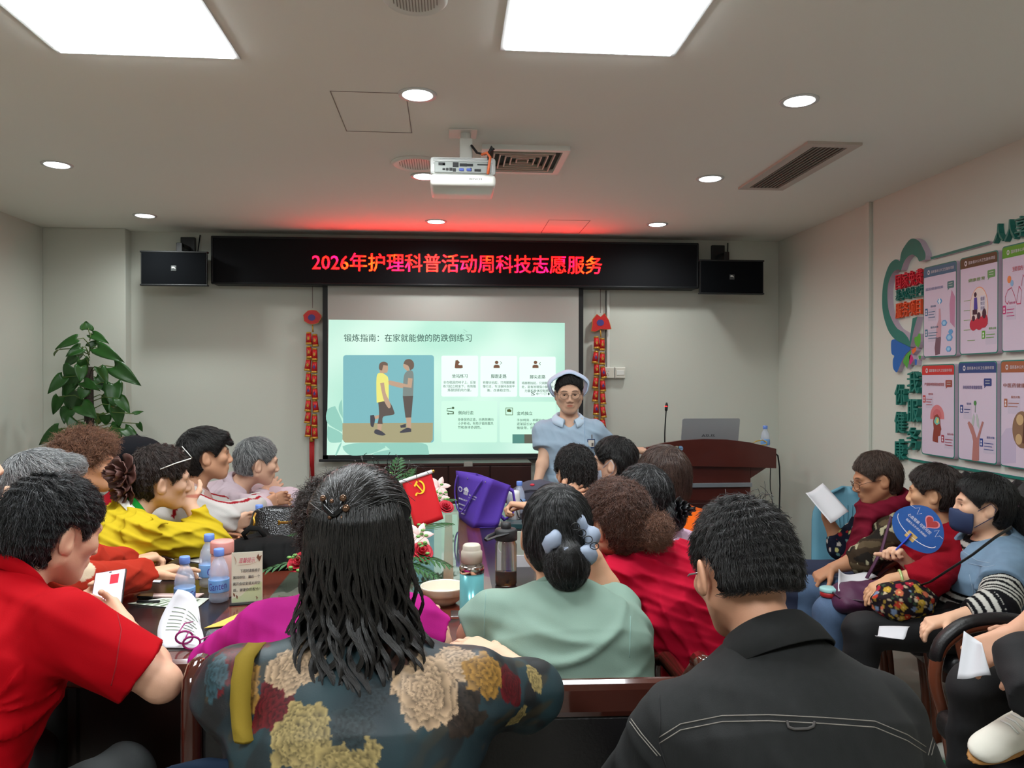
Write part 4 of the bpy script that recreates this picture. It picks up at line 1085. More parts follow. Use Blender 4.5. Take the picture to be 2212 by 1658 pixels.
def worley(P, f, seed):
    """distance to nearest jittered lattice point (in cells) and its random id"""
    q = P*f; c = np.floor(q); best = np.full(len(P), 9.0); idd = np.zeros(len(P))
    for i in (-1, 0, 1):
        for j in (-1, 0, 1):
            for k in (-1, 0, 1):
                n = c + (i, j, k); h = np.sin(n @ npv((12.9898, 78.233, 37.719)) + seed)*43758.5453; h1 = h - np.floor(h); h2 = np.modf(np.abs(h*1.37))[0]; h3 = np.modf(np.abs(h*2.11))[0]
                d = np.linalg.norm(q - n - np.stack([h1, h2, h3], 1)*.8, axis=1); b = d < best; best[b] = d[b]; idd[b] = h1[b]
    return best, idd
def stray(P, c, n, L, spread, seed, m, up=(0, -.1, 1), rad=.00045, root=.02):
    r = np.random.RandomState(seed); pts = np.zeros((n, 7, 3)); c = npv(c)
    for i in range(n):
        b = c + r.normal(0, root, 3)*npv((1, 1, .15)); d = unit(npv(up) + r.normal(0, spread, 3)); s_ = unit(r.normal(0, 1, 3)); l = L*r.uniform(.4, 1)
        for k in range(7): t = k/6; pts[i, k] = b + d*l*t + s_*l*.35*t*t - npv((0, 0, 1))*l*.35*t**3
    hc = bpy.data.hair_curves.new('stray_hairs'); hc.add_curves([7]*n); hc.attributes['position'].data.foreach_set('vector', (pts - np.array(wloc(P.hair))).astype(F4).ravel())
    at = hc.attributes.new('radius', 'FLOAT', 'POINT'); at.data.foreach_set('value', np.full(n*7, rad, F4)); hc.materials.append(m)
    o = bpy.data.objects.new('stray_hairs', hc); COL.objects.link(o); setparent(o, P.hair)
C = lambda *c: npv(lin(c))*.82
def pick(idd, cols):
    cols = np.array(cols); return cols[np.clip((idd*len(cols)).astype(int), 0, len(cols) - 1)]
M_vc = mat('printed_cloth', (128, 128, 128), .85, spec=.15, vcol=True, bump=(420, .12))
M_vsilk = mat('printed_silk', (128, 128, 128), .5, vcol=True, bump=(420, .05), spec=.4)
M_gold = mat('gold', (212, 170, 80), .25, metal=1.0)
M_redc = mat('red_cord', (190, 30, 40), .6)

def bracelet(p, s_, m, r=.031, t=.004, off=.03, name='bracelet'):
    c = p.wr[s_]; d = unit(p.elb[s_] - c); x, y, z = frame(d); c = Vector(c + d*off)
    return MB().tube([c + x*r*cos(2*pi*i/20) + y*r*sin(2*pi*i/20) for i in range(20)], t, 8, closed=True).build(name, m, p.root, True)
def scrunchie(p, c, ax, R0, m, name='scrunchie', n=9, r=.014, amp=.007, seed=1):
    r_ = np.random.RandomState(seed); x, y, z = frame(p.A.T @ npv(ax)); c = Vector(p.L(*c)); pts = []; rr = []
    for i in range(n*6):
        t = 2*pi*i/(n*6); k = R0*(1 + .10*sin(n*t)); pts.append(c + x*k*cos(t) + y*k*sin(t) + z*amp*cos(n*t + 1)); rr.append(r*(1 + .35*sin(n*t + .5)))
    return MB().tube(pts, rr, 10, closed=True).build(name, m, p.root, True)
def fabric_flower(p, c, ax, R0, m, name='hair_flower', layers=3, n=5, seed=2):
    r_ = np.random.RandomState(seed); x, y, z = frame(p.A.T @ npv(ax)); c = Vector(p.L(*c)); mb = MB()
    for l in range(layers):
        rad = R0*(1 - .28*l)
        for i in range(n):
            t0 = 2*pi*(i + .5*l)/n + r_.uniform(-.1, .1); G = []
            for a_ in range(6):
                row = []
                for b_ in range(7):
                    u = a_/5; v = (b_ - 3)/3; w_ = .62*sin(pi*min(1, .25 + .75*u)*.62)
                    row.append(c + (x*cos(t0 + v*w_) + y*sin(t0 + v*w_))*rad*u*(1 - .12*v*v) + z*(R0*(.10 + .45*u*u*(.5 + .5*l)) + .004*sin(5*v + l) + l*.006))
                G.append(row)
            mb.sheet(G)
    o = mb.build(name, m, p.root, True); solid(o, .0025, 0); return o

# ---------------------------------------------------------------- nurse, standing
c_nurse = cloth('nurse_blue', (176, 200, 222), .8)
hN = a(1229, 851, 4.5)
nurse = person('person in pale blue nurse uniform and cap standing by the lectern, speaking', hN, (186, -5, 1), 184, (0.0, 0), sw=.150, fat=.86, standing=True, pel=(hN[0] + .03, 4.55, .86), eyes=True, q=.8,
    arm=dict(r=dict(w=a(1160, 1045, 4.42), ep=a(1176, 985, 4.5), hn=(.6, .6, 0), pose=.25), l=dict(w=a(1368, 972, 4.68), ep=a(1322, 972, 4.60), hd=(.9, .25, -.05), hn=(0, .3, -1), pose=.4)),
    top=dict(name='tunic', m=c_nurse, sleeve=.68, inf=.012, sl_inf=.023, hem=-.55, neck=.066, amp=.004, lam=.06, loose=.012, res=.0055, vneck=.05),
    bottom=cloth('nurse_trousers', (170, 190, 214)), hair=dict(m=H_black, n=900, th=.006, nape=-.05, front=-.004, rad=.0008, noise=.001, ear=True))
collar(nurse, mat('cloth_nurse_collar', (190, 212, 232), .8), h=.034, r=.066, flare=.026, open_=46, lift=.008)
glasses(nurse, mat('rim_thin', (120, 108, 100), .3, metal=.6))
p = nurse
mb = MB(); G = []   # folded nurse cap: a band that arches over the head and flares to both sides
for i in range(25):
    t = -1 + 2*i/24; ang = t*R(104); rr = .078; row = []
    for j, (dy, dr) in enumerate(((.062, .006), (.058, .012), (.02, .018), (-.03, .022), (-.07, .016), (-.09, .0))):
        fl = .034*sin(pi*min(1, max(0, (abs(t) - .25)/.75)))**1.2
        row.append(p.L(sin(ang)*(rr + dr + fl), dy - .02 - .02*abs(t), .028 + cos(ang)*(rr + dr + .014) - (.015 if abs(t) > .8 else 0)))
    G.append(row)
cap = mb.sheet(G).build('nurse_cap', mat('cloth_cap', (186, 206, 232), .8), p.root, True); solid(cap, .004, 0)
def on_chest(px, py, w_, h_, name, m, th=.003, off=.006):
    o = p.clothes[0]; from mathutils.bvhtree import BVHTree
    bv = BVHTree.FromPolygons([v.co + wloc(o) for v in o.data.vertices], [list(f.vertices) for f in o.data.polygons]); d = ray(px, py).normalized(); h = bv.ray_cast(CAM, d)
    q = h[0] if h[0] is not None else Vector(a(px, py, 4.4)); q = q - d*off
    return q, MB().box(q, (w_, th, h_), .001).build(name, m, p.root)
q, badge = on_chest(1277, 958, .046, .055, 'name_badge', mat('badge_blue', (54, 74, 110), .4))
MB().box(q + Vector((0, -.003, .002)), (.036, .002, .040), .001).build('badge_card', mat('badge_card', (206, 200, 190), .5), badge)
MB().box(q + Vector((.007, -.0045, -.004)), (.012, .001, .018)).build('badge_photo', mat('badge_photo', (90, 84, 80), .5), badge)
MB().box(q + Vector((.004, -.002, .042)), (.007, .004, .026), .001).build('badge_clip', M_steel, badge)
q, _ = on_chest(1257, 904, .012, .014, 'lapel_pin', M_white)
for pts in ([(1264, 890), (1263, 930), (1264, 980), (1266, 1010)], [(1180, 1010), (1215, 1014), (1250, 1012)], [(1176, 1022), (1215, 1027), (1252, 1024)]):
    seam(p, p.clothes[0], pts, mat('nurse_thread', (140, 168, 196), .8), .0012)

# ---------------------------------------------------------------- left side of the table
c_pink = cloth('pale_pink', (214, 194, 204), .8, var=(300, .06))
h1 = a(556, 998, 4.0)
L1 = person('grey haired person in pale pink shirt with arms crossed on the table', h1, (64, -8, 6), 80, (.26, 0), sw=.17, fat=1.06, eyes=True, nb=(-.03, -.10, -.13),
    arm=dict(r=dict(w=a(572, 1062, 4.12), ep=a(560, 1100, 3.78), hd=(.35, .55, .35), hn=(-.3, .8, -.1), pose=.3), l=dict(w=a(575, 1092, 3.98), ep=a(628, 1078, 4.15), hd=(-.6, -.3, .0), hn=(0, .3, -1))),
    top=dict(m=c_pink, sleeve=1.72, inf=.014, amp=.006, lam=.06), hair=dict(m=H_grey, n=1200, th=.009, nape=-.06, length=.06, rad=.0009), bottom=M_pants_grey)
collar(L1, c_pink, h=.03, r=.066, flare=.014)
c_wj = cloth('white_jacket', (208, 204, 200), .8)
def col_stripe(P, p):
    c = np.tile(C(208, 204, 200), (len(P), 1)); ia, s_, upv = limb(P, p)
    ref = unit(npv((-.2, -.75, .6))); k = ia & (np.abs(upv @ unit(np.cross(npv((.45, .75, 0)), ref))) < .13) & ((upv @ ref) > 0); c[k] = C(158, 20, 36); return c
h2 = a(446, 984, 3.45)
L2 = person('black haired person in white tracksuit jacket with red sleeve stripe, hands clasped', h2, (66, 2, 0), 62, (.24, 0), sw=.155, eyes=True, nb=(-.02, -.06, -.155),
    arm=dict(r=dict(w=a(566, 1090, 3.78), ep=a(482, 1118, 3.36), hd=(.5, .7, .12), hn=(-.7, .5, 0), pose=.6), l=dict(w=a(578, 1082, 3.92), e=(.2, .9, -.6), hd=(.6, .35, .1), hn=(.5, -.7, 0), pose=.7)), hs=.95,
    top=dict(name='jacket', m=M_vc, color=col_stripe, sleeve=1.86, inf=.018, sl_inf=.024, amp=.006, lam=.07, vneck=.12, cuff=.003), skin=(190, 142, 112),
    hair=dict(m=H_black, n=2200, th=.011, nape=-.085, front=.004, length=.09, extra=[('rc', (0, -.09, -.05), (0, -.10, -.15), .035, .022), ('rc', (-.04, .075, .085), (.04, .075, .085), .022, .022), ('rc', (-.03, .098, .06), (.04, .098, .055), .010, .012)], rad=.0008))
collar(L2, cloth('dusty_pink', (190, 152, 146)), h=.045, r=.064, flare=.03, open_=30)
garment(L2, name='inner_shirt', m=cloth('red_inner', (170, 24, 34)), sleeves='', inf=.006, res=.008, amp=0, neck=.058)
bracelet(L2, 'r', M_redc, .030, .005, .02)
c_yel = cloth('yellow', (216, 188, 40), .8)
h3 = a(348, 1034, 3.0)
L3 = person('person in yellow long sleeved polo leaning cheek on one fist, brown fabric flower in hair', h3, (58, -8, 10), 48, (.26, -.08), sw=.155, eyes=True, nb=(-.03, -.10, -.12),
    arm=dict(r=dict(w=a(410, 1092, 3.06), ep=a(462, 1170, 3.06), hd=(-.28, .1, .9), hn=(-.7, .75, 0), pose=[1.1, 1.1, 1.1, 1.1], thumb=.7), l=dict(w=a(494, 1136, 3.35), e=(-.3, .5, -.8), hd=(.8, .45, .28), hn=(.4, -.6, -.2), pose=.5)),
    top=dict(m=c_yel, sleeve=1.82, inf=.012, amp=.011, lam=.055, cuff=.002, res=.0045),
    hair=dict(m=H_dark, n=1800, th=.010, nape=-.07, length=.07, wave=(.003, .03), noise=.004, extra=[('el', (0, -.10, .0), (.05, .035, .05))], rad=.0008))
collar(L3, cloth('green', (24, 140, 50)), h=.034, r=.062, flare=.018, open_=30)
collar(L3, M_white, h=.030, r=.066, flare=.022, open_=30, name='collar_piping', thick=.002, lift=-.004)
fabric_flower(L3, (.03, -.125, .02), (.5, -1, .1), .078, mat('brown_satin', (92, 62, 56), .45), layers=4)
fabric_flower(L3, (.045, -.115, -.035), (.5, -1, -.3), .06, mat('brown_satin'), 'hair_flower', 3, 5, 5)
mb = MB(); q = L3   # glasses pushed up on the hair
for sg in (-1, 1): mb.tube([q.L(sg*.033 + .024*cos(t), .074 - .012*sin(t), .112 + .012*sin(t)) for t in [2*pi*i/16 for i in range(16)]], .0016, 6, closed=True).tube([q.L(sg*.058, .078, .102), q.L(sg*.082, .02, .085), q.L(sg*.088, -.03, .06)], .0022, 6)
mb.build('glasses', M_white, L3.root, True)
bracelet(L3, 'l', M_redc, .027, .003, .015); bracelet(L3, 'l', M_gold, .027, .002, .004)
h4 = a(296, 1003, 3.62)
L4 = person('person in black beret and red coat seated behind the yellow polo', h4, (60, 0, 0), 60, (.15, 0), top=dict(name='coat', m=cloth('red_coat', (178, 22, 38)), inf=.02, amp=.005), hair=dict(m=H_black, n=500, th=.012, nape=-.13, extra=[('el', (0, -.05, -.07), (.08, .06, .07))]))
collar(L4, cloth('red_coat', (178, 22, 38)), h=.05, r=.066, flare=.02)
H = Field(h4 - .2, h4 + .2, .006); H.op(el(L4.L(.005, -.015, .062), L4.A, (.112, .125, .070)), .01); H.op(rc(L4.L(0, 0, .13), L4.L(0, 0, .14), .006, .005), .005)
H.cut(lambda X, Y, Z: -(((X - h4[0])*L4.A[2][0] + (Y - h4[1])*L4.A[2][1] + (Z - h4[2])*L4.A[2][2]) - .028)); V, Q = H.mesh(1); mesh_obj('beret', V, Q, cloth('beret', (30, 31, 36), .9), L4.root)
c_must = cloth('mustard', (196, 142, 52), .8)
h5 = a(190, 1006, 3.1)
L5 = person('person with puffy curly brown hair and mustard jacket on the left side', h5, (80, 2, 0), 62, (.22, 0), hs=.92, eyes=True, nb=(-.02, -.05, -.15), skin=(212, 158, 124),
    arm=dict(r=dict(w=a(262, 1188, 3.0), ep=a(228, 1185, 2.82), hd=(.75, .3, -.25), hn=(.2, .2, -1), pose=.35), l=dict(w=a(300, 1180, 3.15), e=(0, .6, -.6), pose=.4)),
    top=dict(name='jacket', m=c_must, inf=.018, sl_inf=.022, sleeve=1.85, amp=.008, lam=.06, res=.005),
    hair=dict(m=H_brown, n=3800, th=.020, nape=-.075, front=.008, length=.05, wave=(.008, .022), noise=.007, nl=.03, lift=.012, rad=.0007, free=1.2, jitter=.6, extra=[('el', (0, .07, .10), (.06, .03, .03))]))
h6 = a(93, 1062, 2.52)
L6 = person('grey haired person in rust red striped cuffs, hands resting on the table', h6, (68, -6, 0), 50, (.20, 0), nb=(-.02, -.06, -.15), skin=(214, 168, 136),
    arm=dict(r=dict(w=a(318, 1240, 2.50), ep=a(170, 1262, 2.22), hd=(.85, .5, .10), hn=(.25, .1, -1), pose=[.15, .35, .5, .6], thumb=.2), l=dict(w=a(280, 1215, 2.68), ep=a(170, 1215, 2.42), hd=(.75, .6, .12), hn=(.3, .2, -1), pose=.8)),
    top=dict(name='jacket', m=M_vc, color=lambda P, p: (lambda c, L: (c.__setitem__(L[0] & (L[2] @ unit(npv((.35, -.5, .75))) > .86) & (L[1] > .1), C(216, 196, 168)), c)[1])(np.tile(C(176, 48, 30), (len(P), 1)), limb(P, p)), inf=.018, sl_inf=.020, sleeve=1.93, amp=.005, lam=.05, cuff=.002, res=.005),
    hair=dict(m=H_grey, n=4200, th=.013, nape=-.10, front=.006, length=.11, rad=.0008, lift=.008, wave=(.003, .05), extra=[('el', (0, -.06, -.05), (.085, .055, .06)), ('el', (0, .075, .085), (.07, .03, .03))], comb=None))
t_ = L6.hand_r; mbq = MB(); kb = Vector(t_[0] + t_[1]*.105 - t_[3]*.010); x, y, z = frame(t_[1]); mbq.tube([kb + x*.0095*cos(2*pi*i/12) + y*.0095*sin(2*pi*i/12) for i in range(12)], .0015, 6, closed=True).build('ring', M_gold, L6.root, True)
h8 = a(-95, 1000, 2.25)
L8 = person('person at the left edge with bare forearm, mostly cut off', h8, (78, 0, 0), 70, (.1, 0), arm=dict(r=dict(w=a(-30, 1130, 2.0), ep=a(18, 1228, 1.98), hd=(-.3, .2, .8), pose=.6)),
    top=dict(m=cloth('rust_tee', (150, 40, 30)), sleeve=.7, inf=.015), hair=dict(m=H_dark, n=400, th=.012, front=.01))
c_red = cloth('red_tee', (186, 2, 18), .8)
h7 = a(115, 1150, 1.82)
def fan7(p):
    o = p.sh['r'] - p.sp*.12 - p.Rb*.02; r_ = folds(5, .006, .05)
    def f(x, y, z):
        dx = (x - o[0])*p.Rb[0] + (y - o[1])*p.Rb[1]; dz = z - o[2]; th_ = np.arctan2(dz, -dx + 1e-6); d = np.sqrt(dx*dx + dz*dz)
        m_ = np.exp(-(d/.22)**2)*np.clip(d/.05, 0, 1)*(dx < .03); return -.010*m_*np.maximum(0, np.sin(th_*9 + 1.5*np.sin(d*18)))**1.5
    return f
L7 = person('person in bright red short sleeved shirt seen from behind, nearest on the left', h7, (34, -16, 4), 22, (.22, .02), sw=.185, fat=1.08, nb=(-.012, -.10, -.105), q=.8, skin=(214, 166, 138),
    arm=dict(r=dict(w=a(268, 1352, 1.90), ep=a(350, 1475, 1.66), hd=(-.6, .45, .25), hn=(-.2, -.8, .4), pose=.7), l=dict(w=a(150, 1330, 2.0), e=(-.8, 0, -.7), hd=(.3, .9, .2), hn=(.6, 0, .6), pose=.9)),
    top=dict(m=c_red, sleeve=.80, inf=.014, sl_inf=.026, amp=.006, lam=.09, res=.0042, fan=fan7, loose=.008), bottom=M_pants_grey,
    hair=dict(m=H_black_salt, n=7000, th=.011, nape=-.072, length=.060, rad=.0006, lift=.006, wave=(.002, .04), noise=.003, front=.006, side=.01, widen=-.004, res=.004))
collar(L7, c_red, h=.030, r=.066, flare=.004, fold=False, open_=60)
for pts in ([(245, 1290), (262, 1360), (250, 1440), (240, 1480)],): seam(L7, L7.clothes[0], pts, mat('red_thread', (150, 8, 22), .8), .0012)

# ---------------------------------------------------------------- near row
h2f = a(735, 1152, 1.90)
F2 = person('person in fuchsia top at the near table edge, mostly hidden by long black hair', h2f, (-10, -8, 0), -6, (.15, 0), sw=.165, fat=1.05, nb=(0, -.06, -.15),
    arm=dict(r=dict(w=a(925, 1330, 2.12), ep=a(940, 1390, 1.85), hd=(-.5, .8, .1), pose=.4), l=dict(w=a(600, 1330, 2.15), e=(-.8, 0, -.6), hd=(.3, .9, 0))),
    top=dict(m=cloth('fuchsia', (190, 34, 138), .8), sleeve=.85, inf=.015, sl_inf=.024, amp=.005), hair=dict(m=H_dark, n=2600, th=.022, nape=-.10, length=.055, wave=(.007, .022), noise=.006, nl=.03, lift=.010, free=1.0, jitter=.5, widen=.008, extra=[('el', (0, -.05, -.05), (.085, .06, .07))]))

# floral blouse, centre foreground
h1f = a(779, 1176, 1.30)
def floral(P, p):
    u = (P - p.Nb) @ p.Rb; v = P[:, 2] - p.Nb[2]; n = len(P)
    bg = C(34, 46, 52)[None, :]*(1 - np.clip(.5 + vnoise(P, 9, 3), 0, 1))[:, None] + C(42, 64, 70)[None, :]*np.clip(.5 + vnoise(P, 9, 3), 0, 1)[:, None]
    low = np.clip((-.16 - v)/.12, 0, 1)[:, None]*np.exp(-((u)/.09)**2)[:, None]; bg = bg*(1 - low) + C(50, 86, 98)*low
    lf = np.clip((vnoise(P, 30, 11) - .05)*4, 0, 1)[:, None]*(np.clip(np.abs(u)*9 - .5, 0, 1))[:, None]; bg = bg*(1 - lf*.8) + C(34, 30, 30)*lf*.8
    lf = np.clip((vnoise(P, 40, 17) - .45)*5, 0, 1)[:, None]*(np.clip(np.abs(u)*9 - .5, 0, 1))[:, None]; bg = bg*(1 - lf*.7) + C(70, 62, 46)*lf*.7
    col = bg.copy()
    dv = P - npv(CAM); dep = dv @ npv(FWD); sx_ = W0/2 + FPX*(dv @ npv(RGT))/dep; sy_ = H0/2 - FPX*(dv @ npv(UPV))/dep
    def flower(px, py, rpx, c0, seed, lay=6, thin=1.0):
        near_ = np.argsort(np.hypot(sx_ - px, sy_ - py))[:25]; A_ = P[near_[np.argmin(dep[near_])]]; r = rpx/1320.0
        rs = np.random.RandomState(seed); D_ = P - A_; x = D_ @ p.Rb; y = np.sign(D_[:, 2] + D_[:, 1]*.3)*np.sqrt(np.maximum((D_**2).sum(1) - x*x, 0))*thin; d = np.sqrt(x*x + y*y)/r; th = np.arctan2(y, x); done = np.zeros(n, bool); prev = np.zeros(n)
        for l in range(lay):
            b = (l + 1)/lay; k1, k2, k3 = rs.randint(4, 7), rs.randint(9, 13), rs.randint(19, 27); p1, p2, p3 = rs.uniform(0, 6, 3)
            Rr = b*(1 + .13*np.sin(k1*th + p1) + .07*np.sin(k2*th + p2) + .05*np.sin(k3*th + p3)); sel = (d < Rr) & ~done
            t = np.clip((d - prev)/np.maximum(Rr - prev, 1e-3), 0, 1); pet = .5 + .5*np.sin(k2*th + p2 + 1.2*np.sin(4*d + l))
            br = (.22 + .80*t**.8)*(.78 + .30*pet)*(1 - .35*(t > .93)); col[sel] = (c0[None, :]*br[:, None])[sel]; done |= sel; prev = np.maximum(prev, Rr)
    be = C(204, 172, 138); ye = C(184, 162, 104); rd = C(110, 20, 30); go = C(176, 130, 58); dk = C(58, 46, 38)
    for f_ in ((896, 1428, 50, dk, 31, 4), (1000, 1535, 50, dk, 32, 4), (975, 1480, 40, dk, 33, 4), (850, 1420, 30, C(80, 50, 40), 34, 3), (587, 1515, 52, rd, 5, 4), (557, 1388, 32, rd, 6, 3), (483, 1430, 34, rd, 13, 3, .6), (462, 1450, 24, C(60, 90, 100), 14, 3, .5), (537, 1485, 26, go, 10, 3, .5), (600, 1540, 30, rd, 35, 3),
               (640, 1432, 56, be, 1), (646, 1583, 60, ye, 2, 7), (985, 1420, 44, be, 4), (1055, 1450, 48, go, 7, 4), (1110, 1480, 42, rd, 8, 4), (1157, 1460, 30, ye, 9, 4), (1118, 1552, 28, ye, 19, 4), (757, 1662, 62, ye, 12, 6), (925, 1487, 74, be, 3, 8), (760, 1560, 40, C(44, 60, 64), 16, 4), (800, 1500, 36, C(40, 54, 60), 17, 4)): flower(*f_)
    return col
F1 = person('person with long wavy black hair and dark floral blouse, centre foreground', h1f, (2, -4, 0), -2, (.10, 0), sw=.182, fat=1.04, nb=(0, -.05, -.150), q=.8, skin=(222, 184, 156),
    arm=dict(l=dict(w=a(540, 1450, 1.72), ep=a(496, 1478, 1.42), hd=(.5, .85, .05), pose=.4), r=dict(w=a(1080, 1418, 1.62), ep=a(1140, 1496, 1.36), so=(0, 0, -.02), hd=(-.75, .6, .12), hn=(0, 0, -1), pose=.3)),
    top=dict(name='blouse', m=M_vsilk, color=floral, sleeve=1.10, inf=.014, sl_inf=.016, amp=.004, lam=.09, res=.0032, loose=.012), bottom=M_pants_black,
    hair=dict(m=hairmat('hair_long_black', (9, 9, 9), (40, 36, 34), .32), n=0, th=.010, nape=-.10, noise=.003, nl=.05, res=.0045, widen=-.004,
        extra=[('el', (0, -.05, -.03), (.078, .060, .10)), ('rc', (.01, -.055, -.06), (.0, -.065, -.11), .058, .052), ('rc', (-.05, -.05, -.05), (-.075, -.055, -.13), .030, .018), ('rc', (.05, -.05, -.05), (.080, -.055, -.12), .030, .018), ('rc', (.01, -.075, -.10), (.02, -.085, -.15), .050, .03)]))
def put_curves(name, pts, rad, m, parent, taper=.4):
    n, k, _ = pts.shape; hc = bpy.data.hair_curves.new(name); hc.add_curves([k]*n)
    hc.attributes['position'].data.foreach_set('vector', (pts - np.array(wloc(parent))).astype(F4).ravel())
    at = hc.attributes.new('radius', 'FLOAT', 'POINT'); at.data.foreach_set('value', (np.linspace(1, taper, k)[None, :]*rad*np.ones((n, 1))).astype(F4).ravel()); hc.materials.append(m)
    o = bpy.data.objects.new(name, hc); COL.objects.link(o); setparent(o, parent); return o
def long_hair(P, n, m, seed=4):
    r = np.random.RandomState(seed); K = 26; NC = 46; cs = np.linspace(-1, 1, NC) + r.normal(0, .02, NC); clen = r.uniform(-.018, .028, NC); cph = r.uniform(0, 6.28, NC); cam_ = r.uniform(.5, 1.4, NC); cr = r.uniform(0, 1, NC)
    Z = np.array([.13, .10, .06, .02, -.03, -.08, -.12, -.165, -.20, -.24]); Wd = np.array([.030, .066, .082, .088, .090, .094, .105, .122, .128, .125]); Dp = np.array([.05, .09, .112, .118, .118, .118, .126, .150, .168, .180])
    s0 = np.clip(r.uniform(-1.05, 1.05, n), -1, 1); ci = np.abs(s0[:, None] - cs[None, :]).argmin(1); z0 = r.uniform(-.06, .085, n)*np.where(np.abs(s0) > .9, .6, 1); lay = r.uniform(0, 1, n)**1.5
    z1 = -.165 - .045*(1 - np.abs(s0)) + clen[ci] + r.uniform(-.01, .022, n); z1 = np.where(s0 < -.75, -.148 + clen[ci], z1)
    out = np.zeros((n, K, 3))
    for k in range(K):
        t = k/(K - 1); z = z0 + (z1 - z0)*t; pull = .5*t**.9; s_ = s0*(1 - pull) + cs[ci]*pull; low = np.clip((.02 - z)/.16, 0, 1)
        wv = .013*low*cam_[ci]*np.sin(z*62 + cph[ci] + .3*lay); x = s_*np.interp(z, Z[::-1], Wd[::-1]) + wv + r.normal(0, .0006, n)
        y = -.006 - np.interp(z, Z[::-1], Dp[::-1])*np.sqrt(np.maximum(0, 1 - .92*s_*s_)) - .010*lay - .007*low*cr[ci] + .008*low*np.cos(z*55 + cph[ci])
        out[:, k] = P.Hc + np.stack([x, y, z], 1) @ np.array([P.Rb, P.Fb, (0, 0, 1)])
    put_curves('strands', out, .00055, m, P.hair)
    # upper hair swept back into the clip
    n2 = n//2; K = 12; th = r.uniform(-1.5, 1.5, n2); el_ = r.uniform(.0, 1.0, n2); E = npv((.086, .110, .103)); c0 = npv((0, -.014, .030)); clip_ = unit(npv((-.024, -.090, .052))/E)
    st = np.stack([np.sin(th)*np.cos(el_*1.4), np.cos(th)*.55*np.cos(el_) + .25, np.sin(el_*1.4)*.9 + .12], 1); st = st/np.linalg.norm(st, axis=1)[:, None]; out = np.zeros((n2, K, 3)); sp_ = r.normal(0, .10, (n2, 3))
    tgt = clip_ + sp_; tgt = tgt/np.linalg.norm(tgt, axis=1)[:, None]; lay = r.uniform(0, 1, n2)
    for k in range(K):
        t = k/(K - 1); d = st*(1 - t) + tgt*t; d = d/np.linalg.norm(d, axis=1)[:, None]; q = c0 + d*E*(1.0 + .05*lay*sin(pi*t) + .02*t)[:, None] + r.normal(0, .0004, (n2, 3))
        out[:, k] = P.Hc + q @ np.array([P.Rb, P.Fb, (0, 0, 1)])
    g = r.rand(n2) < .16; put_curves('swept_strands', out[~g], .00055, m, P.hair); put_curves('grey_strands', out[g], .00055, hairmat('hair_grey_dark', (80, 80, 82), (170, 170, 172), .35), P.hair)
long_hair(F1, 13000, MATS['hair_long_black'])
stray(F1, F1.L(.02, -.03, .120), 60, .045, .8, 5, MATS['hair_long_black'], root=.035)
# claw clip
mb = MB(); cc = F1.L(-.024, -.110, .078)
q0 = Vector(cc)
mb.tube([q0 + Vector((-.022, -.006, .014))*.72, q0 + Vector((-.018, -.016, -.004))*.72, q0 + Vector((-.004, -.018, -.018))*.72, q0 + Vector((.014, -.014, -.022))*.72], .005, 8).tube([q0 + Vector((.020, -.006, .012))*.72, q0 + Vector((.016, -.016, -.008))*.72, q0 + Vector((.004, -.018, -.020))*.72], .005, 8)
cl = mb.build('hair_clip', mat('clip_black', (18, 18, 20), .2), F1.hair, True)
mb = MB()
for dx, dz, rr in ((-.022, .016, .007), (.020, .016, .008), (.026, -.006, .009), (.018, -.026, .006), (-.008, -.024, .005), (-.004, .010, .005)): mb.ell(q0 + Vector((dx, -.018, dz))*.72, (rr*.72,)*3, 12, 8)
mb.build('clip_beads', mat('bead_bronze', (120, 92, 74), .15, metal=.8), cl, True)

# mint blouse
c_mint = cloth('mint', (140, 167, 153), .62)
h1r = a(1201, 1158, 1.86)
def fan_mint(p):
    def f(x, y, z):
        u = (x - p.Nb[0])*p.Rb[0] + (y - p.Nb[1])*p.Rb[1]; v = z - p.Nb[2]; back = ((x - p.Nb[0])*p.Fb[0] + (y - p.Nb[1])*p.Fb[1]) < .03
        d = v + .085 - 2.2*u*u - .25*u; d2 = v + .050 - 1.6*u*u + .1*u; d3 = v + .155 - 1.2*u*u
        return -1.5*back*(.010*np.exp(-(d/.013)**2)*np.exp(-(u/.12)**2) + .006*np.exp(-(d2/.010)**2)*np.exp(-((u - .02)/.09)**2) + .004*np.exp(-(d3/.012)**2)*np.exp(-((u - .1)/.07)**2))
    return f
R1 = person('person in mint green blouse with a low bun tied by a grey scrunchie', h1r, (4, -6, 4), 2, (.12, -.02), sw=.172, fat=1.08, nb=(.01, -.055, -.125), q=.85, skin=(206, 156, 126),
    arm=dict(r=dict(w=a(1284, 1206, 1.98), ep=a(1316, 1300, 1.98), hd=(-.35, .15, .9), hn=(-.9, .2, 0), pose=.5, so=(-.03, .03, -.045)), l=dict(w=a(1050, 1330, 2.14), ep=a(1024, 1372, 1.80), hd=(.3, .9, .1), pose=.4)),
    top=dict(name='blouse', m=c_mint, sleeve=.86, inf=.014, sl_inf=.022, amp=.004, lam=.10, res=.0042, fan=fan_mint, loose=.012, neck=.064), bottom=M_pants_black,
    hair=dict(m=hairmat('hair_salt_soft', (15, 15, 16), (96, 96, 98), .4, frac=.12), n=6000, th=.008, nape=-.085, length=.09, rad=.0005, lift=.003, noise=.0012, res=.004,
        extra=[('el', (.02, -.118, -.055), (.052, .048, .052)), ('rc', (.005, -.09, -.02), (.015, -.11, -.04), .04, .04)], free=.3, jitter=.12))
R1.hair.name = 'hair'
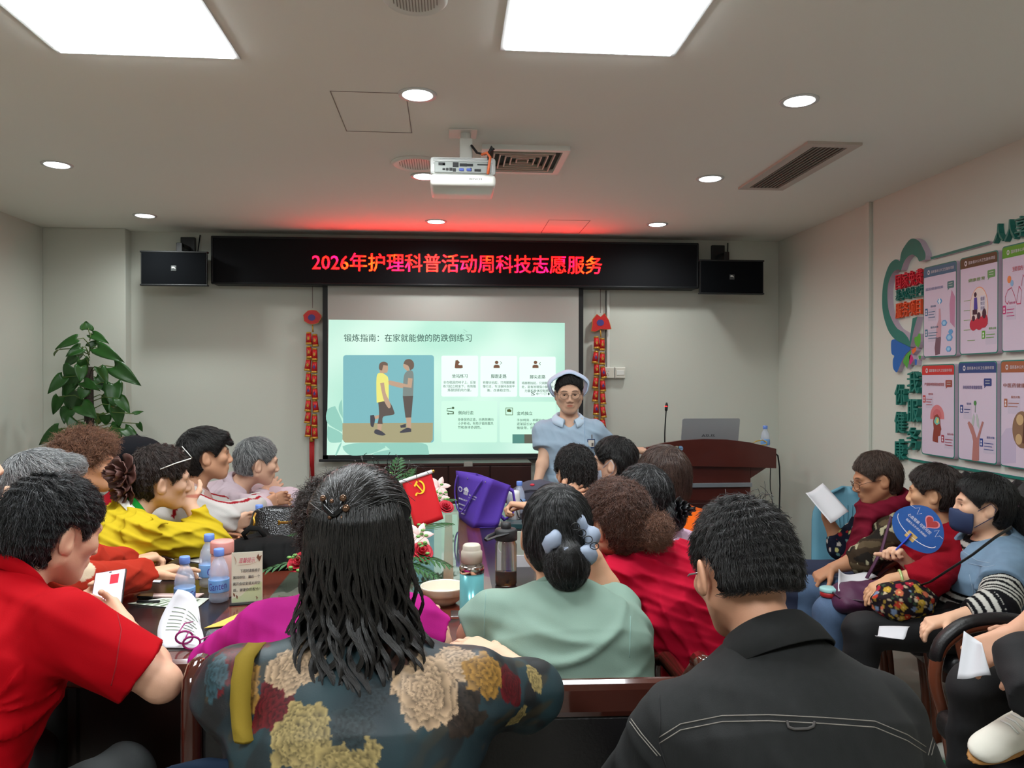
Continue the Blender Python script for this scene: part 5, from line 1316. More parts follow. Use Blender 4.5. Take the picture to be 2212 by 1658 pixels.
strands('bun_strands', *R1.hairVQ, comb_to(R1, (.02, -.16, -.02), .0), H_black, R1.hair, 1500, .06, 6, .003, (0, .02), .0005, 5, lambda c: ((c - R1.L(.02, -.13, -.06))**2).sum(1) < .07**2, .3, .2)
collar(R1, c_mint, h=.030, r=.062, flare=.002, fold=False, open_=50)
c_scr = mat('scrunchie_grey_blue', (142, 154, 174), .6)
scrunchie(R1, (.030, -.108, .006), (.15, -.85, .5), .046, c_scr, n=6, r=.018, amp=.010)
mb = MB()
for k in range(4):
    q0 = Vector(R1.L(.03 + .016*k, -.155 + .006*k, .040 - .014*k)); mb.tube([q0 + Vector((.010*cos(t), -.004 + .002*sin(2*t), .008*sin(t))) for t in [2*pi*i/14 for i in range(14)]], .0012, 6, closed=True)
mb.build('cord_loops', M_black, R1.root, True)
for pts in ([(1050, 1275), (1046, 1330), (1046, 1395)], [(1362, 1330), (1361, 1380), (1360, 1420)]): seam(R1, R1.clothes[0], pts, mat('mint_thread', (130, 160, 152), .8), .0011)

c_crim = cloth('crimson', (188, 14, 48), .85)
h2r = a(1332, 1128, 2.25)
R2 = person('person in crimson top with auburn curly ponytail leaning over the table', h2r, (-28, -8, -8), -34, (.10, -.20), sw=.165, fat=1.05, nb=(.045, -.06, -.105), skin=(206, 158, 130),
    arm=dict(r=dict(w=a(1390, 1250, 2.55), ep=a(1500, 1330, 2.40), hd=(-.6, .7, .1)), l=dict(w=a(1295, 1210, 2.50), ep=a(1290, 1240, 2.25), hd=(-.1, .9, .1))),
    top=dict(m=c_crim, sleeve=.9, inf=.016, sl_inf=.024, amp=.010, lam=.055, res=.0048, loose=.015),
    hair=dict(m=H_auburn, n=4200, th=.012, nape=-.075, length=.05, rad=.0006, lift=.006, wave=(.005, .02), noise=.004, nl=.02, res=.0045, jitter=.35, extra=[('el', (.032, -.112, -.030), (.050, .046, .044))]))
strands('ponytail_curls', *R2.hairVQ, comb_to(R2, (.04, -.2, -.06), .2), hairmat('hair_auburn_light', (70, 46, 36), (136, 96, 74), .5), R2.hair, 1600, .045, 8, .012, (.006, .016), .0006, 5, lambda c: ((c - R2.L(.032, -.125, -.035))**2).sum(1) < .06**2, .8, .6)
h3r = a(1388, 1082, 2.7)
c_pk2 = cloth('light_pink', (222, 186, 212))
R3 = person('person in light pink shirt with black satin scrunchie behind the crimson top', h3r, (-32, -4, 0), -40, (.12, -.05), nb=(.03, -.05, -.14),
    top=dict(m=c_pk2, inf=.014, sleeve=1.8, amp=.005), hair=dict(m=MATS['hair_salt_soft'], n=2200, th=.012, nape=-.08, length=.08, rad=.0008, extra=[('el', (.03, -.115, -.05), (.045, .042, .045))]), skin=(200, 150, 122))
collar(R3, c_pk2, h=.036, r=.064, flare=.02)
fabric_flower(R3, (.015, -.145, -.025), (.35, -1, .1), .048, mat('black_satin', (16, 17, 20), .35), 'scrunchie', 4, 5, 3)
h4r = a(1430, 1032, 3.05)
R4 = person('person in orange top with a smooth brown bob near the lectern', h4r, (-34, 0, 0), -45, (.12, -.04), nb=(.02, -.04, -.15),
    top=dict(m=cloth('orange', (226, 98, 22)), inf=.014, amp=.005), hair=dict(m=hairmat('hair_bob', (38, 27, 24), (84, 62, 52), .34), n=2600, th=.016, nape=-.095, front=.006, length=.14, rad=.0008, noise=.001, ear=False, extra=[('el', (0, -.04, -.045), (.092, .075, .075))], comb=None))
R4_c = None
h5r = a(1325, 1000, 3.62)
c_dg = cloth('dark_grey', (62, 62, 66))
R5 = person('person in dark top wearing a pale blue mask, patterned scrunchie in black hair', h5r, (-62, -2, 0), -50, (.12, 0), nb=(.02, -.04, -.15), top=dict(m=c_dg, inf=.014, amp=.004),
    hair=dict(m=H_black, n=1500, th=.010, nape=-.07, length=.08, rad=.0009, extra=[('el', (0, -.12, -.035), (.035, .05, .04))]))
facemask(R5, mat('mask_pale_blue', (176, 190, 208), .8))
scrunchie(R5, (0, -.105, -.015), (0, -1, .1), .026, mat('scrunchie_beige', (176, 158, 150), .7, var=(120, .5)), n=6, r=.011, amp=.006)
h6r = a(1241, 1022, 3.52)
c_bg = cloth('blush', (206, 178, 170))
R6 = person('person in blush shirt with short black hair, one hand behind the neck', h6r, (-14, -4, 0), -25, (.10, 0), nb=(.03, -.05, -.13), skin=(206, 158, 128),
    arm=dict(l=dict(w=a(1208, 1072, 3.42), ep=a(1158, 1100, 3.55), hd=(.9, -.1, .35), hn=(.1, 1, -.1), pose=.3), r=dict(w=a(1146, 1094, 3.22), ep=a(1225, 1120, 3.25), hd=(-.85, .25, .1), hn=(-.2, -.1, -.9), pose=.9)),
    top=dict(m=c_bg, inf=.014, sleeve=.9, amp=.006), hair=dict(m=H_black, n=1800, th=.014, nape=-.09, length=.05, rad=.0009, wave=(.004, .03), noise=.003))

# dark denim jacket, right foreground
c_den = mat('black_denim', (25, 26, 26), .9, var=(60, .38), stretch=(1, 1, .08), bump=(700, .12))
h1d = a(1603, 1234, 1.36)
D = person('person in black denim jacket with short black hair, right foreground, head bowed', h1d, (-10, -20, 0), -4, (.14, 0), sw=.178, fat=1.04, nb=(.018, -.085, -.128), ear_out=.010, q=.75, skin=(206, 152, 122),
    arm=dict(l=dict(w=a(1470, 1660, 1.75), ep=a(1385, 1720, 1.32), so=(0, 0, -.055), hd=(.2, .9, .2), pose=.5), r=dict(w=a(1800, 1660, 1.75), ep=a(1965, 1720, 1.32), so=(0, 0, -.055), hd=(-.2, .9, .2), pose=.5)),
    top=dict(name='jacket', m=c_den, sleeve=1.9, inf=.024, sl_inf=.034, amp=.004, lam=.10, res=.0040, loose=.02, neck=.070), bottom=M_pants_black,
    hair=dict(m=H_black, n=8000, th=.012, nape=-.036, earclear=.060, length=.040, rad=.00055, lift=.005, noise=.002, res=.004, front=.0, side=.004, jitter=.2, free=.9, widen=-.009))
collar(D, c_den, h=.050, r=.066, flare=.024, open_=60, thick=.004, tilt=.4)
stray(D, D.L(.005, -.045, .112), 45, .05, .45, 3, H_black)
M_thr = mat('denim_thread', (128, 122, 114), .8)
for dy in (0, 13): seam(D, D.clothes[0], [(1424, 1592 + dy), (1470, 1563 + dy), (1560, 1545 + dy), (1660, 1543 + dy), (1780, 1549 + dy), (1890, 1557 + dy), (1960, 1586 + dy), (2000, 1612 + dy)], M_thr, .0009)
for dx in (0, 7):
    seam(D, D.clothes[0], [(1356 + dx, 1552), (1380 + dx, 1585), (1420 + dx, 1632)], M_thr, .0009)
    seam(D, D.clothes[0], [(2022 - dx, 1592), (2012 - dx, 1630)], M_thr, .0009)
seam(D, D.clothes[0], [(1424, 1500), (1426, 1560), (1422, 1600), (1440, 1658)], mat('denim_dark_seam', (30, 30, 31), .9), .0012)
lp = [(1700, 1556), (1704, 1570), (1716, 1574), (1745, 1573), (1757, 1568), (1760, 1558)]
seam(D, D.clothes[0], lp, mat('loop_tape', (70, 66, 64), .8), .0022, 'hanger_loop', off=.002)
D_gl = MB()
for sg in (-1, 1): D_gl.tube([D.L(sg*.079, .0, .004), D.L(sg*.076, .06, .006), D.L(sg*.06, .098, .006)], .0018, 6)
D_gl.build('glasses', M_steel, D.root, True)

# ---------------------------------------------------------------- right wall row
hs1 = a(1893, 1034, 3.34)
def camo(P, p):
    left = ((P - p.Nb) @ p.Rb) < 0.02
    a1 = vnoise(P, 28, 5); a2 = vnoise(P, 40, 8); c = np.tile(C(58, 46, 34), (len(P), 1)); c[a1 > .25] = C(34, 30, 26); c[a2 > .45] = C(176, 170, 138); c[(a1 < -.45)] = C(92, 78, 58)
    d, i = worley(P, 34, 3); e = np.tile(C(26, 30, 48), (len(P), 1)); k = d < .36; e[k] = pick(i, [C(170, 40, 46), C(196, 190, 120), C(120, 160, 160), C(206, 200, 190), C(170, 60, 50)])[k]
    c[~left] = e[~left]; return c
S1 = person('person in glasses and burgundy scarf reading a paper by the right wall', hs1, (-76, -14, 0), -80, (-.01, 0), thigh=.44, sw=.155, hs=.97, eyes=True, nb=(0, -.05, -.15), skin=(178, 128, 96), q=.9,
    arm=dict(r=dict(w=a(1786, 1118, 3.59), ep=a(1818, 1180, 3.56), hd=(-.25, .1, .8), hn=(.85, -.35, .1), pose=[.9, .95, 1.0, 1.1], thumb=.5), l=dict(w=a(1800, 1226, 3.19), ep=a(1868, 1205, 3.14), hd=(-.75, .1, -.45), hn=(-.3, .2, -.9), pose=.5)),
    top=dict(name='blouse', m=M_vc, color=camo, sleeve=1.45, inf=.014, sl_inf=.022, amp=.005, res=.005), bottom=M_pants_navy,
    hair=dict(m=hairmat('hair_thin_brown', (40, 30, 25), (88, 68, 56), .45), n=1800, th=.007, nape=-.07, length=.06, rad=.0008, noise=.001))
glasses(S1, mat('rim_brown', (88, 60, 50), .3, metal=.6), drop=-.008)
# scarf: thick wrap plus two hanging ends
sc_m = cloth('burgundy', (118, 22, 44), .9)
SF = Field(S1.Nb - .45, S1.Nb + .25, .006); up_ = npv((0, 0, 1)); Fb, Rb = S1.Fb, S1.Rb
N0 = S1.Nb + up_*.015
for i in range(16):
    t0, t1 = 2*pi*i/16, 2*pi*(i + 1)/16
    f_ = lambda t: N0 + Fb*(.085*cos(t) + .01) + Rb*.095*sin(t) + up_*(.02 - .03*cos(t) + .008*sin(3*t))
    SF.op(rc(f_(t0), f_(t1), .036, .036), .015)
SF.op(slab(N0 + Fb*.10 + Rb*.02 - up_*.03, N0 + Fb*.16 + Rb*.02 - up_*.26, Rb, .055, .022, .080, .022), .03); SF.op(slab(N0 + Fb*.10 - Rb*.06 - up_*.02, N0 + Fb*.15 - Rb*.06 - up_*.20, Rb, .05, .02, .06, .018), .03)
SF.op(slab(N0 + Fb*.16 + Rb*.03 - up_*.26, N0 + Fb*.26 + Rb*.05 - up_*.34, Rb, .075, .02, .075, .016), .03)
SF.disp(folds(4, .005, .05)); SF.op(rc(S1.Nb - up_*.06, S1.L(0, -.02, 0), .058, .058), .004, 's'); V, Q = SF.mesh(1); mesh_obj('scarf', V, Q, sc_m, S1.root)
hs2 = a(2016, 1066, 3.02)
c_card = cloth('red_cardigan', (156, 16, 34), .9, bump=(260, .3))
S2 = person('person in red cardigan with jade bangle, looking towards the screen', hs2, (-50, -2, 0), -82, (-.06, 0), thigh=.46, sw=.155, hs=.90, eyes=True, nb=(0, -.05, -.155), skin=(200, 152, 116), q=.9,
    arm=dict(l=dict(w=a(1925, 1252, 2.77), ep=a(2010, 1245, 2.72), hd=(-.85, .05, -.42), hn=(-.45, .1, -.9), pose=[.2, .3, .35, .4], spread=.16), r=dict(w=a(1895, 1240, 3.17), ep=a(1960, 1215, 3.22), hd=(-.8, -.1, -.2), hn=(0, 0, -1), pose=.5)),
    top=dict(name='cardigan', m=c_card, sleeve=1.55, inf=.018, sl_inf=.024, amp=.006, res=.005, vneck=.03), bottom=M_jeans,
    hair=dict(m=H_dark, n=2200, th=.009, nape=-.06, length=.06, rad=.0008, noise=.0015))
collar(S2, c_card, h=.05, r=.06, flare=.0, fold=False, open_=50)
bracelet(S2, 'l', mat('jade', (166, 186, 118), .15, coat=.5), .033, .0052, .035, 'jade_bangle')
hs3 = a(2122, 1092, 2.76)
def stripes(P, p):
    ia, s_, upv = limb(P, p); s_ = np.where(ia, s_, P[:, 2] + .012*np.sin(P[:, 0]*14)); k = np.modf(np.abs(s_)/.026)[0] < .46
    c = np.tile(C(206, 204, 196), (len(P), 1)); c[k] = C(20, 20, 24); return c
S3 = person('person in denim vest over striped top wearing a navy mask, waving a fan', hs3, (-66, 0, 0), -80, (-.08, 0), thigh=.46, sw=.155, hs=.90, eyes=True, nb=(.01, -.045, -.15), skin=(222, 176, 146), q=.85,
    arm=dict(r=dict(w=a(1958, 1214, 2.88), ep=a(2010, 1262, 2.91), hd=(-.62, -.1, .62), hn=(-.6, -.3, -.5), pose=[1.0, 1.05, 1.1, 1.2], thumb=.5), l=dict(w=a(2056, 1336, 2.44), ep=a(2150, 1318, 2.42), hd=(-.88, .1, -.18), hn=(-.15, .1, -1), pose=[.4, .55, .6, .7])),
    top=dict(name='striped_top', m=M_vc, color=stripes, sleeve=1.62, inf=.012, sl_inf=.026, amp=.006, res=.0045), bottom=M_pants_black,
    hair=dict(m=H_black, n=3200, th=.009, nape=-.075, length=.10, rad=.0007, noise=.001, extra=[('rc', (0, -.105, .02), (0, -.135, .0), .03, .034), ('rc', (0, -.135, .0), (.01, -.16, -.13), .036, .028)]))
c_vest = mat('blue_denim', (112, 138, 162), .9, var=(30, .18), bump=(700, .25))
vest = garment(S3, name='denim_vest', m=c_vest, sleeve=.55, inf=.026, sl_inf=.036, amp=.005, res=.0048, seed=8, hem=.12, vneck=.0, neck=.085,
    fan=lambda p: (lambda x, y, z: np.where((((x - p.Nb[0])*p.Fb[0] + (y - p.Nb[1])*p.Fb[1]) > .03) & (np.abs((x - p.Nb[0])*p.Rb[0] + (y - p.Nb[1])*p.Rb[1]) < .045 + .10*np.clip(p.Nb[2] - z - .1, 0, 1)), .06, 0)))
collar(S3, c_vest, h=.045, r=.075, flare=.03, open_=70)
for pts in ([(2080, 1190), (2110, 1210), (2140, 1216)], [(2092, 1216), (2130, 1224), (2150, 1220)], [(2094, 1240), (2110, 1310), (2108, 1330)], [(2145, 1250), (2190, 1252), (2206, 1262)], [(2140, 1262), (2190, 1264)]): seam(S3, vest, pts, mat('denim_thread_blue', (150, 168, 186), .8), .0012)
facemask(S3, mat('mask_navy', (44, 58, 92), .8))
MB().tube([Vector(S3.L(0, -.118, .012) + S3.A.T @ npv((.034*cos(t), .0, .034*sin(t)))) for t in [2*pi*i/16 for i in range(16)]], .009, 8, closed=True).build('hair_tie', mat('hair_tie_pink', (206, 150, 190), .5), S3.root, True)
bracelet(S3, 'r', mat('orange_cord', (196, 70, 44), .5), .030, .002, .05)
hs4 = a(2330, 1130, 1.95)
def vflor(P, p):
    d, i = worley(P, 26, 9); c = np.tile(C(24, 22, 26), (len(P), 1)); k = d < .42; c[k] = pick(i, [C(170, 50, 110), C(190, 150, 60), C(70, 110, 70), C(180, 60, 50), C(120, 70, 150)])[k]; return c
kS = a(2230, 1400, 1.62)
S4 = person('person at the right edge in black trousers with crossed legs and white shoe', hs4, (-80, -10, 0), -80, (.10, 0), eyes=False, skin=(210, 160, 132), q=1.0,
    arm=dict(l=dict(w=a(2182, 1372, 1.80), ep=a(2290, 1320, 1.74), hd=(-.8, .05, -.45), hn=(-.2, .5, -.6), pose=[.5, .6, .6, .6], thumb=.3), r=dict(w=a(2230, 1370, 2.1))),
    top=dict(name='blouse', m=M_vc, color=vflor, sleeve=1.4, inf=.016, amp=.004), bottom=M_pants_black, hair=dict(m=H_black, n=300, th=.01),
    legs=dict(l=(a(2222, 1432, 1.62), a(2238, 1515, 1.53), (-1, .1, .1), None), r=(a(2108, 1485, 1.95), a(2088, 1700, 2.0), (-1, 0, 0))))
# ================================================================ TABLE AND CHAIRS
M_wood = mat('mahogany', (92, 42, 30), .16, var=(9, .30), stretch=(1, .12, 1), coat=.3)
M_wood2 = mat('mahogany_dark', (60, 26, 20), .18, var=(9, .25), stretch=(.12, 1, 1), coat=.3)
M_leather = mat('black_leather', (24, 22, 23), .38, bump=(160, .12))
M_pad = mat('leather_inlay', (34, 28, 28), .22, var=(30, .1))
TX0, TX1, TY0, TY1 = -1.06, .50, 1.90, 4.22
def rr3(x0, y0, x1, y1, r, z, n=8): return [(x, y, z) for x, y in rrect(x0, y0, x1, y1, r, n)]
t = thing('conference_table', 'long glossy mahogany conference table with dark leather inlays', 'table', ((TX0 + TX1)/2, (TY0 + TY1)/2, 0))
mb = MB(); out = rrect(TX0, TY0, TX1, TY1, .16, 8)
prof = [(-.010, TZ - .062), (0, TZ - .050), (.004, TZ - .03), (-.002, TZ - .008), (-.014, TZ)]
cx, cy = (TX0 + TX1)/2, (TY0 + TY1)/2; rows = []
for off, z in prof: rows.append([(x + off*math.copysign(1, x - cx), y + off*math.copysign(1, y - cy), z) for x, y in out + out[:1]])
mb.sheet(rows); mb.add([p for p in rows[-1][:-1]], [tuple(range(len(out)))]); mb.add([p for p in rows[0][:-1]], [tuple(range(len(out)))[::-1]])
autosmooth(mb.build('tabletop', M_wood, t), 40)
def inset(x0, y0, x1, y1, h, m, name): return MB().prism([(x, y, TZ - .004) for x, y in ((x0, y0), (x1, y0), (x1, y1), (x0, y1))], (0, 0, .004 + h)).build(name, m, t)
inset(TX0 + .07, TY0 + .07, TX1 - .07, TY1 - .07, .0006, M_pad, 'leather_inlay')
inset(TX0 + .40, TY0 + .27, TX1 - .36, TY1 - .27, .0012, M_wood, 'inner_border')
inset(TX0 + .50, TY0 + .46, TX1 - .46, TY1 - .36, .0018, mat('glass_inlay', (70, 78, 66), .04, spec=.8, coat=.5), 'glass_inlay')
for xx in (-.02, .045): inset(xx, TY0 + .46, xx + .035, TY1 - .36, .0022, mat('brass_brown', (96, 66, 34), .2), 'glass_strip')
MB().bb((TX0 + .12, TY0 + .10, 0), (TX1 - .12, TY0 + .13, TZ - .06)).bb((TX0 + .12, TY1 - .13, 0), (TX1 - .12, TY1 - .10, TZ - .06)).bb((TX0 + .10, TY0 + .10, 0), (TX0 + .13, TY1 - .1, TZ - .06)).bb((TX1 - .13, TY0 + .10, 0), (TX1 - .10, TY1 - .1, TZ - .06)).build('apron', mat('apron_wood', (34, 17, 14), .3), t)
q = PZ(987, 1326, TZ); MB().bb((q.x - .018, q.y - .03, TZ - .001), (q.x + .018, q.y + .03, TZ + .003), .001).build('table_socket', M_steel, t)

def make_chair(label, arms=True):
    """bow armed office chair, faces +y, origin on the floor"""
    t = thing('office_chair', label, 'chair')
    mb = MB().box((0, .0, .385), (.50, .48, .085), .035, seg=3); autosmooth(mb.build('seat', M_leather, t), 50)
    G = []
    for i in range(13):
        v = i/12; z = .42 + .56*v; wd = .235*max(.012, 1 - v**5)**.5
        G.append([(wd*s_/6, -.205 - .085*v + .02*(abs(s_)/6)**2*1.5, z) for s_ in range(-6, 7)])
    b = MB().sheet(G).build('backrest', M_leather, t, True); solid(b, .075, 0); bv = b.modifiers.new('soft', 'BEVEL'); bv.width = .02; bv.segments = 3
    for sg in (-1, 1):
        p = [(sg*.275, -.225, .60), (sg*.285, -.12, .655), (sg*.288, .02, .672), (sg*.285, .13, .655), (sg*.28, .205, .595), (sg*.275, .225, .50), (sg*.272, .185, .36), (sg*.27, .16, .20), (sg*.27, .15, .0)]
        pp = []
        for i in range(len(p) - 1):
            for k in range(4): pp.append(Vector(p[i]).lerp(Vector(p[i + 1]), k/4))
        pp.append(Vector(p[-1])); 
        for _ in range(2): pp = [pp[0]] + [(pp[i - 1] + pp[i]*2 + pp[i + 1])/4 for i in range(1, len(pp) - 1)] + [pp[-1]]
        a_ = MB().tube(pp, .026, 10, flat=.72).build('arm', mat('chair_wood', (104, 56, 38), .2, var=(12, .2), coat=.4), t, True)
        MB().tube([q + Vector((0, 0, .014)) for q in pp[2:20]], [.012] + [.027]*16 + [.012], 10, flat=.75).build('arm_pad', M_leather, a_, True)
        MB().tube([(sg*.27, -.20, .58), (sg*.262, -.25, .3), (sg*.262, -.28, 0)], .02, 8).build('leg', MATS['chair_wood'], t, True)
    MB().bb((-.262, -.2, .31), (.262, .18, .345), .006).build('seat_frame', MATS['chair_wood'], t)
    return t
def make_side_chair(label):
    """low backed chair with polished rail and posts"""
    t = thing('meeting_chair', label, 'chair'); g = mat('polished_wood', (70, 34, 26), .1, var=(8, .15), coat=.6)
    autosmooth(MB().box((0, 0, .395), (.52, .48, .07), .03, seg=3).build('seat', M_leather, t), 50)
    MB().bb((-.30, -.285, .765), (.30, -.245, .84), .016).build('top_rail', g, t)
    MB().bb((-.285, -.275, .40), (.285, -.25, .77), .008).build('back_panel', M_leather, t)
    for sg in (-1, 1):
        MB().tube([(sg*.305, -.27, 0), (sg*.305, -.272, .40), (sg*.305, -.27, .80), (sg*.305, -.262, .835), (sg*.303, -.24, .852), (sg*.303, -.20, .848)], .022, 12).build('post', g, t, True)
        MB().tube([(sg*.303, -.21, .845), (sg*.305, -.10, .76), (sg*.308, .10, .742), (sg*.305, .19, .71), (sg*.30, .215, .6), (sg*.295, .21, .30), (sg*.29, .21, 0)], .02, 10).build('arm', g, t, True)
    MB().bb((-.29, -.25, .33), (.29, .22, .36), .006).build('seat_frame', g, t)
    return t
oc = make_chair('x'); sc0 = make_side_chair('x'); used = set()
def chair_for(P, proto, label, off=(0, -.02), rot=0, group='office chairs with bowed wooden arms'):
    o = proto if proto.name not in used else copy_tree(proto); used.add(proto.name)
    f = P.Fb; r_ = P.Rb; x = P.Pv + f*off[1] + r_*off[0]
    o.location = (x[0], x[1], 0); yaw = math.atan2(f[0], f[1]) + R(rot); o.rotation_euler = (0, 0, -yaw)
    o['label'] = label; o['group'] = group; return o
for P, lb in ((S1, 'black office chair under the person with the burgundy scarf'), (S2, 'black office chair under the person in the red cardigan'),
              (S3, 'black office chair with bowed wooden arm under the person in the denim vest'), (S4, 'black office chair at the right edge under the black trousers')):
    chair_for(P, oc, lb, (0, .17 if P is S4 else -.08)).scale = (1 if P is S4 else .76, 1, 1.03)
for P, lb in (              (L1, 'office chair under the pale pink shirt'), (L2, 'office chair under the white tracksuit jacket'), (L3, 'office chair under the yellow polo'), 
              ):
    chair_for(P, sc0, lb.replace('office chair', 'low polished chair'), (0, -.02), 0, 'low backed polished chairs')
for P, lb in ((L7, 'stool under the bright red shirt'), (L5, 'stool under the mustard jacket'), (L4, 'stool under the red coat and beret'), (L6, 'stool under the grey haired person with rust cuffs'), (L8, 'stool at the far left edge'), (R2, 'stool under the crimson top'), (F1, 'stool under the dark floral blouse'), (D, 'stool under the black denim jacket'), (R3, 'stool under the light pink shirt'), (R4, 'stool under the orange top'), (R5, 'stool under the person masked in pale blue'), (R6, 'stool under the blush shirt')):
    s_ = thing('stool', lb, 'stool', (P.Pv[0], P.Pv[1], 0), 'low stools without backs')
    autosmooth(MB().box((P.Pv[0], P.Pv[1], .395), (.36, .36, .07), .03, seg=3).build('seat', M_leather, s_), 50)
    for dx in (-.14, .14):
        for dy in (-.14, .14): MB().cyl((P.Pv[0] + dx, P.Pv[1] + dy, 0), (P.Pv[0] + dx*.9, P.Pv[1] + dy*.9, .37), .015, n=10).build('leg', M_steel, s_, True)
c1 = chair_for(R1, sc0, 'low backed polished chair under the mint blouse', (.01, -.02), 2, 'low backed polished chairs'); 
ry = 1.80; c1.location = (PY(1222, 1468, 1.55).x, ry, 0); c1.rotation_euler = (0, 0, R(-2))
c2 = chair_for(F2, sc0, 'low backed polished chair under the fuchsia top', (0, 0), 0, 'low backed polished chairs')
c2.location = (PY(408, 1460, 1.62).x + .305, 1.88, 0); c2.rotation_euler = (0, 0, R(3))

# ================================================================ LECTERN
Yl = 4.78
def LP(px, py, o=0.0): p = PY(px, py, Yl); return Vector((p.x, Yl - o, p.z))
t = thing('lectern', 'dark mahogany lectern with a curved front board beside the nurse', 'lectern', (LP(1545, 1000).x, Yl + .25, 0))
M_lec = mat('lectern_wood', (76, 30, 24), .28, var=(7, .2), stretch=(.3, 1, 1), coat=.25)
top = [(1398, 966), (1430, 957), (1470, 951), (1520, 948), (1570, 949), (1620, 955), (1677, 969)]
MB().prism([LP(x, y) for x, y in top] + [LP(1677, 1011), LP(1590, 1008), (LP(1465, 1006)), LP(1398, 1002)], (0, .03, 0)).build('front_board', M_lec, t)
zt = LP(1540, 975).z; xl, xr = LP(1402, 970).x, LP(1674, 970).x
MB().bb((xl, Yl + .02, zt - .035), (xr, Yl + .50, zt - .01), .004).build('desk_top', M_lec, t)
zb1 = LP(1540, 1008).z; xb0, xb1 = LP(1465, 1010).x, LP(1627, 1010).x
mb = MB().bb((xb0, Yl + .04, .12), (xb1, Yl + .46, zb1 + .03), .004)
mb.prism([(xb1, Yl + .04, zb1), (LP(1668, 1000).x, Yl + .04, zb1), (xb1, Yl + .04, LP(1620, 1034).z)], (0, .4, 0)).prism([(xb0, Yl + .04, zb1), (LP(1420, 1000).x, Yl + .04, zb1), (xb0, Yl + .04, LP(1460, 1034).z)], (0, .4, 0))
mb.build('body', M_lec, t)
MB().bb((xb0 - .012, Yl + .018, LP(1540, 1053).z), (xb1 + .002, Yl + .05, LP(1540, 1044).z), .002).build('trim_strip', mat('alu_strip', (176, 182, 190), .25, metal=.7), t)
MB().bb((LP(1455, 1080).x, Yl - .06, 0), (LP(1640, 1080).x, Yl + .48, LP(1540, 1082).z), .006).build('plinth', mat('lectern_dark', (48, 22, 20), .3), t)
for x, y, rx, c, nm in ((1435, 968, 8, (196, 202, 200), 'sticker_white'), (1453, 968, 5.5, (130, 168, 176), 'sticker_teal'), (1462, 968, 5.5, (150, 150, 132), 'sticker_tan'), (1470, 968, 5.5, (120, 158, 196), 'sticker_blue')):
    ry_ = 4.2 if rx == 8 else rx
    st = MB().prism([LP(x + rx*cos(R(18*i)), y + ry_*sin(R(18*i)), .001) for i in range(20)], (0, .002, 0)).build('sticker', mat(nm, c, .5), t)
    mb = MB()
    for k in range(3): mb.prism([LP(x + (k - 1)*rx*.55 + rx*.22*cos(R(60*i)), y + rx*.3*sin(R(60*i)) , .0015) for i in range(6)], (0, .001, 0))
    mb.build('emblem', mat(nm + '_mark', tuple(int(v*.55) for v in c), .5), st)
# laptop
Yp = Yl + .20; q0, q1 = PY(1470, 903, Yp), PY(1593, 951, Yp)
t = thing('laptop', 'open silver laptop seen from behind on the lectern', 'laptop', ((q0.x + q1.x)/2, Yp - .12, zt - .01))
tilt = .05; zbm = zt - .008
lid = MB().prism([(x, Yp - tilt*0 + (z - zbm)*-.28*-1*0 + (z - zbm)*(-.22), z) for x, z in [(q0.x + px_, pz_) for px_, pz_ in rrect(0, zbm + .01, q1.x - q0.x, q0.z, .012)]], (0, .008, 0))
lid.build('lid', mat('laptop_silver', (176, 180, 184), .35, metal=.35), t)
a0 = PY(1513, 943, Yp); a1 = PY(1541, 937, Yp)
mb = MB(); yy = Yp + (a0.z - zbm)*(-.22) - .0006; put_text(mb, 'ASUS', (a0.x, yy, a0.z), (a1.x - a0.x, 0, 0), (0, -.22*(a1.z - a0.z), a1.z - a0.z), bold=.02)
mb.build('maker_mark', mat('mark_grey', (52, 54, 58), .4), t)
MB().bb((q0.x, Yp, zbm - .002), (q1.x, Yp + .24, zbm + .014), .005).build('base', MATS['laptop_silver'], t)
# microphone
Ym = Yl + .10
t = thing('gooseneck_microphone', 'thin gooseneck microphone with red ring standing on the lectern', 'microphone', PY(1436, 956, Ym))
b0 = PY(1436, 960, Ym); b0.z = zt - .01
MB().cyl(b0, b0 + Vector((0, 0, .02)), .03, .026).build('base', M_black, t, True)
MB().tube([b0, PY(1436, 935, Ym), PY(1437, 915, Ym), PY(1438, 900, Ym), PY(1439, 885, Ym)], .0045, 8).build('neck', M_black, t, True)
MB().tube([PY(1439, 887, Ym), PY(1439, 884, Ym), PY(1440, 875, Ym), PY(1440, 869, Ym)], [.008, .010, .010, .005], 12).build('capsule', mat('mic_black', (26, 26, 28), .7), t, True)
MB().tube([PY(1439, 878.5, Ym), PY(1439, 876, Ym)], .0108, 14).build('light_ring', mat('mic_red', (230, 40, 40), .4, emit=2.0), t, True)
tag(MB().tube([LP(1677, 978) + Vector((.0, .03, 0)), LP(1686, 985, -.04), LP(1691, 1010, -.05), LP(1692, 1050, -.05), LP(1691, 1090, -.05), LP(1690, 1160, -.05), LP(1689, 1300, -.05)], .005, 6).build('microphone_cable', M_black, None, True), 'thick black cable hanging off the right end of the lectern', 'cable')
tag(MB().tube([LP(1673, 1012, -.06), LP(1672, 1040, -.06), LP(1674, 1060, -.07), LP(1679, 1075, -.08), LP(1682, 1160, -.08)], .003, 6).build('power_cable', M_black, None, True), 'thin black cable hanging under the lectern board', 'cable')

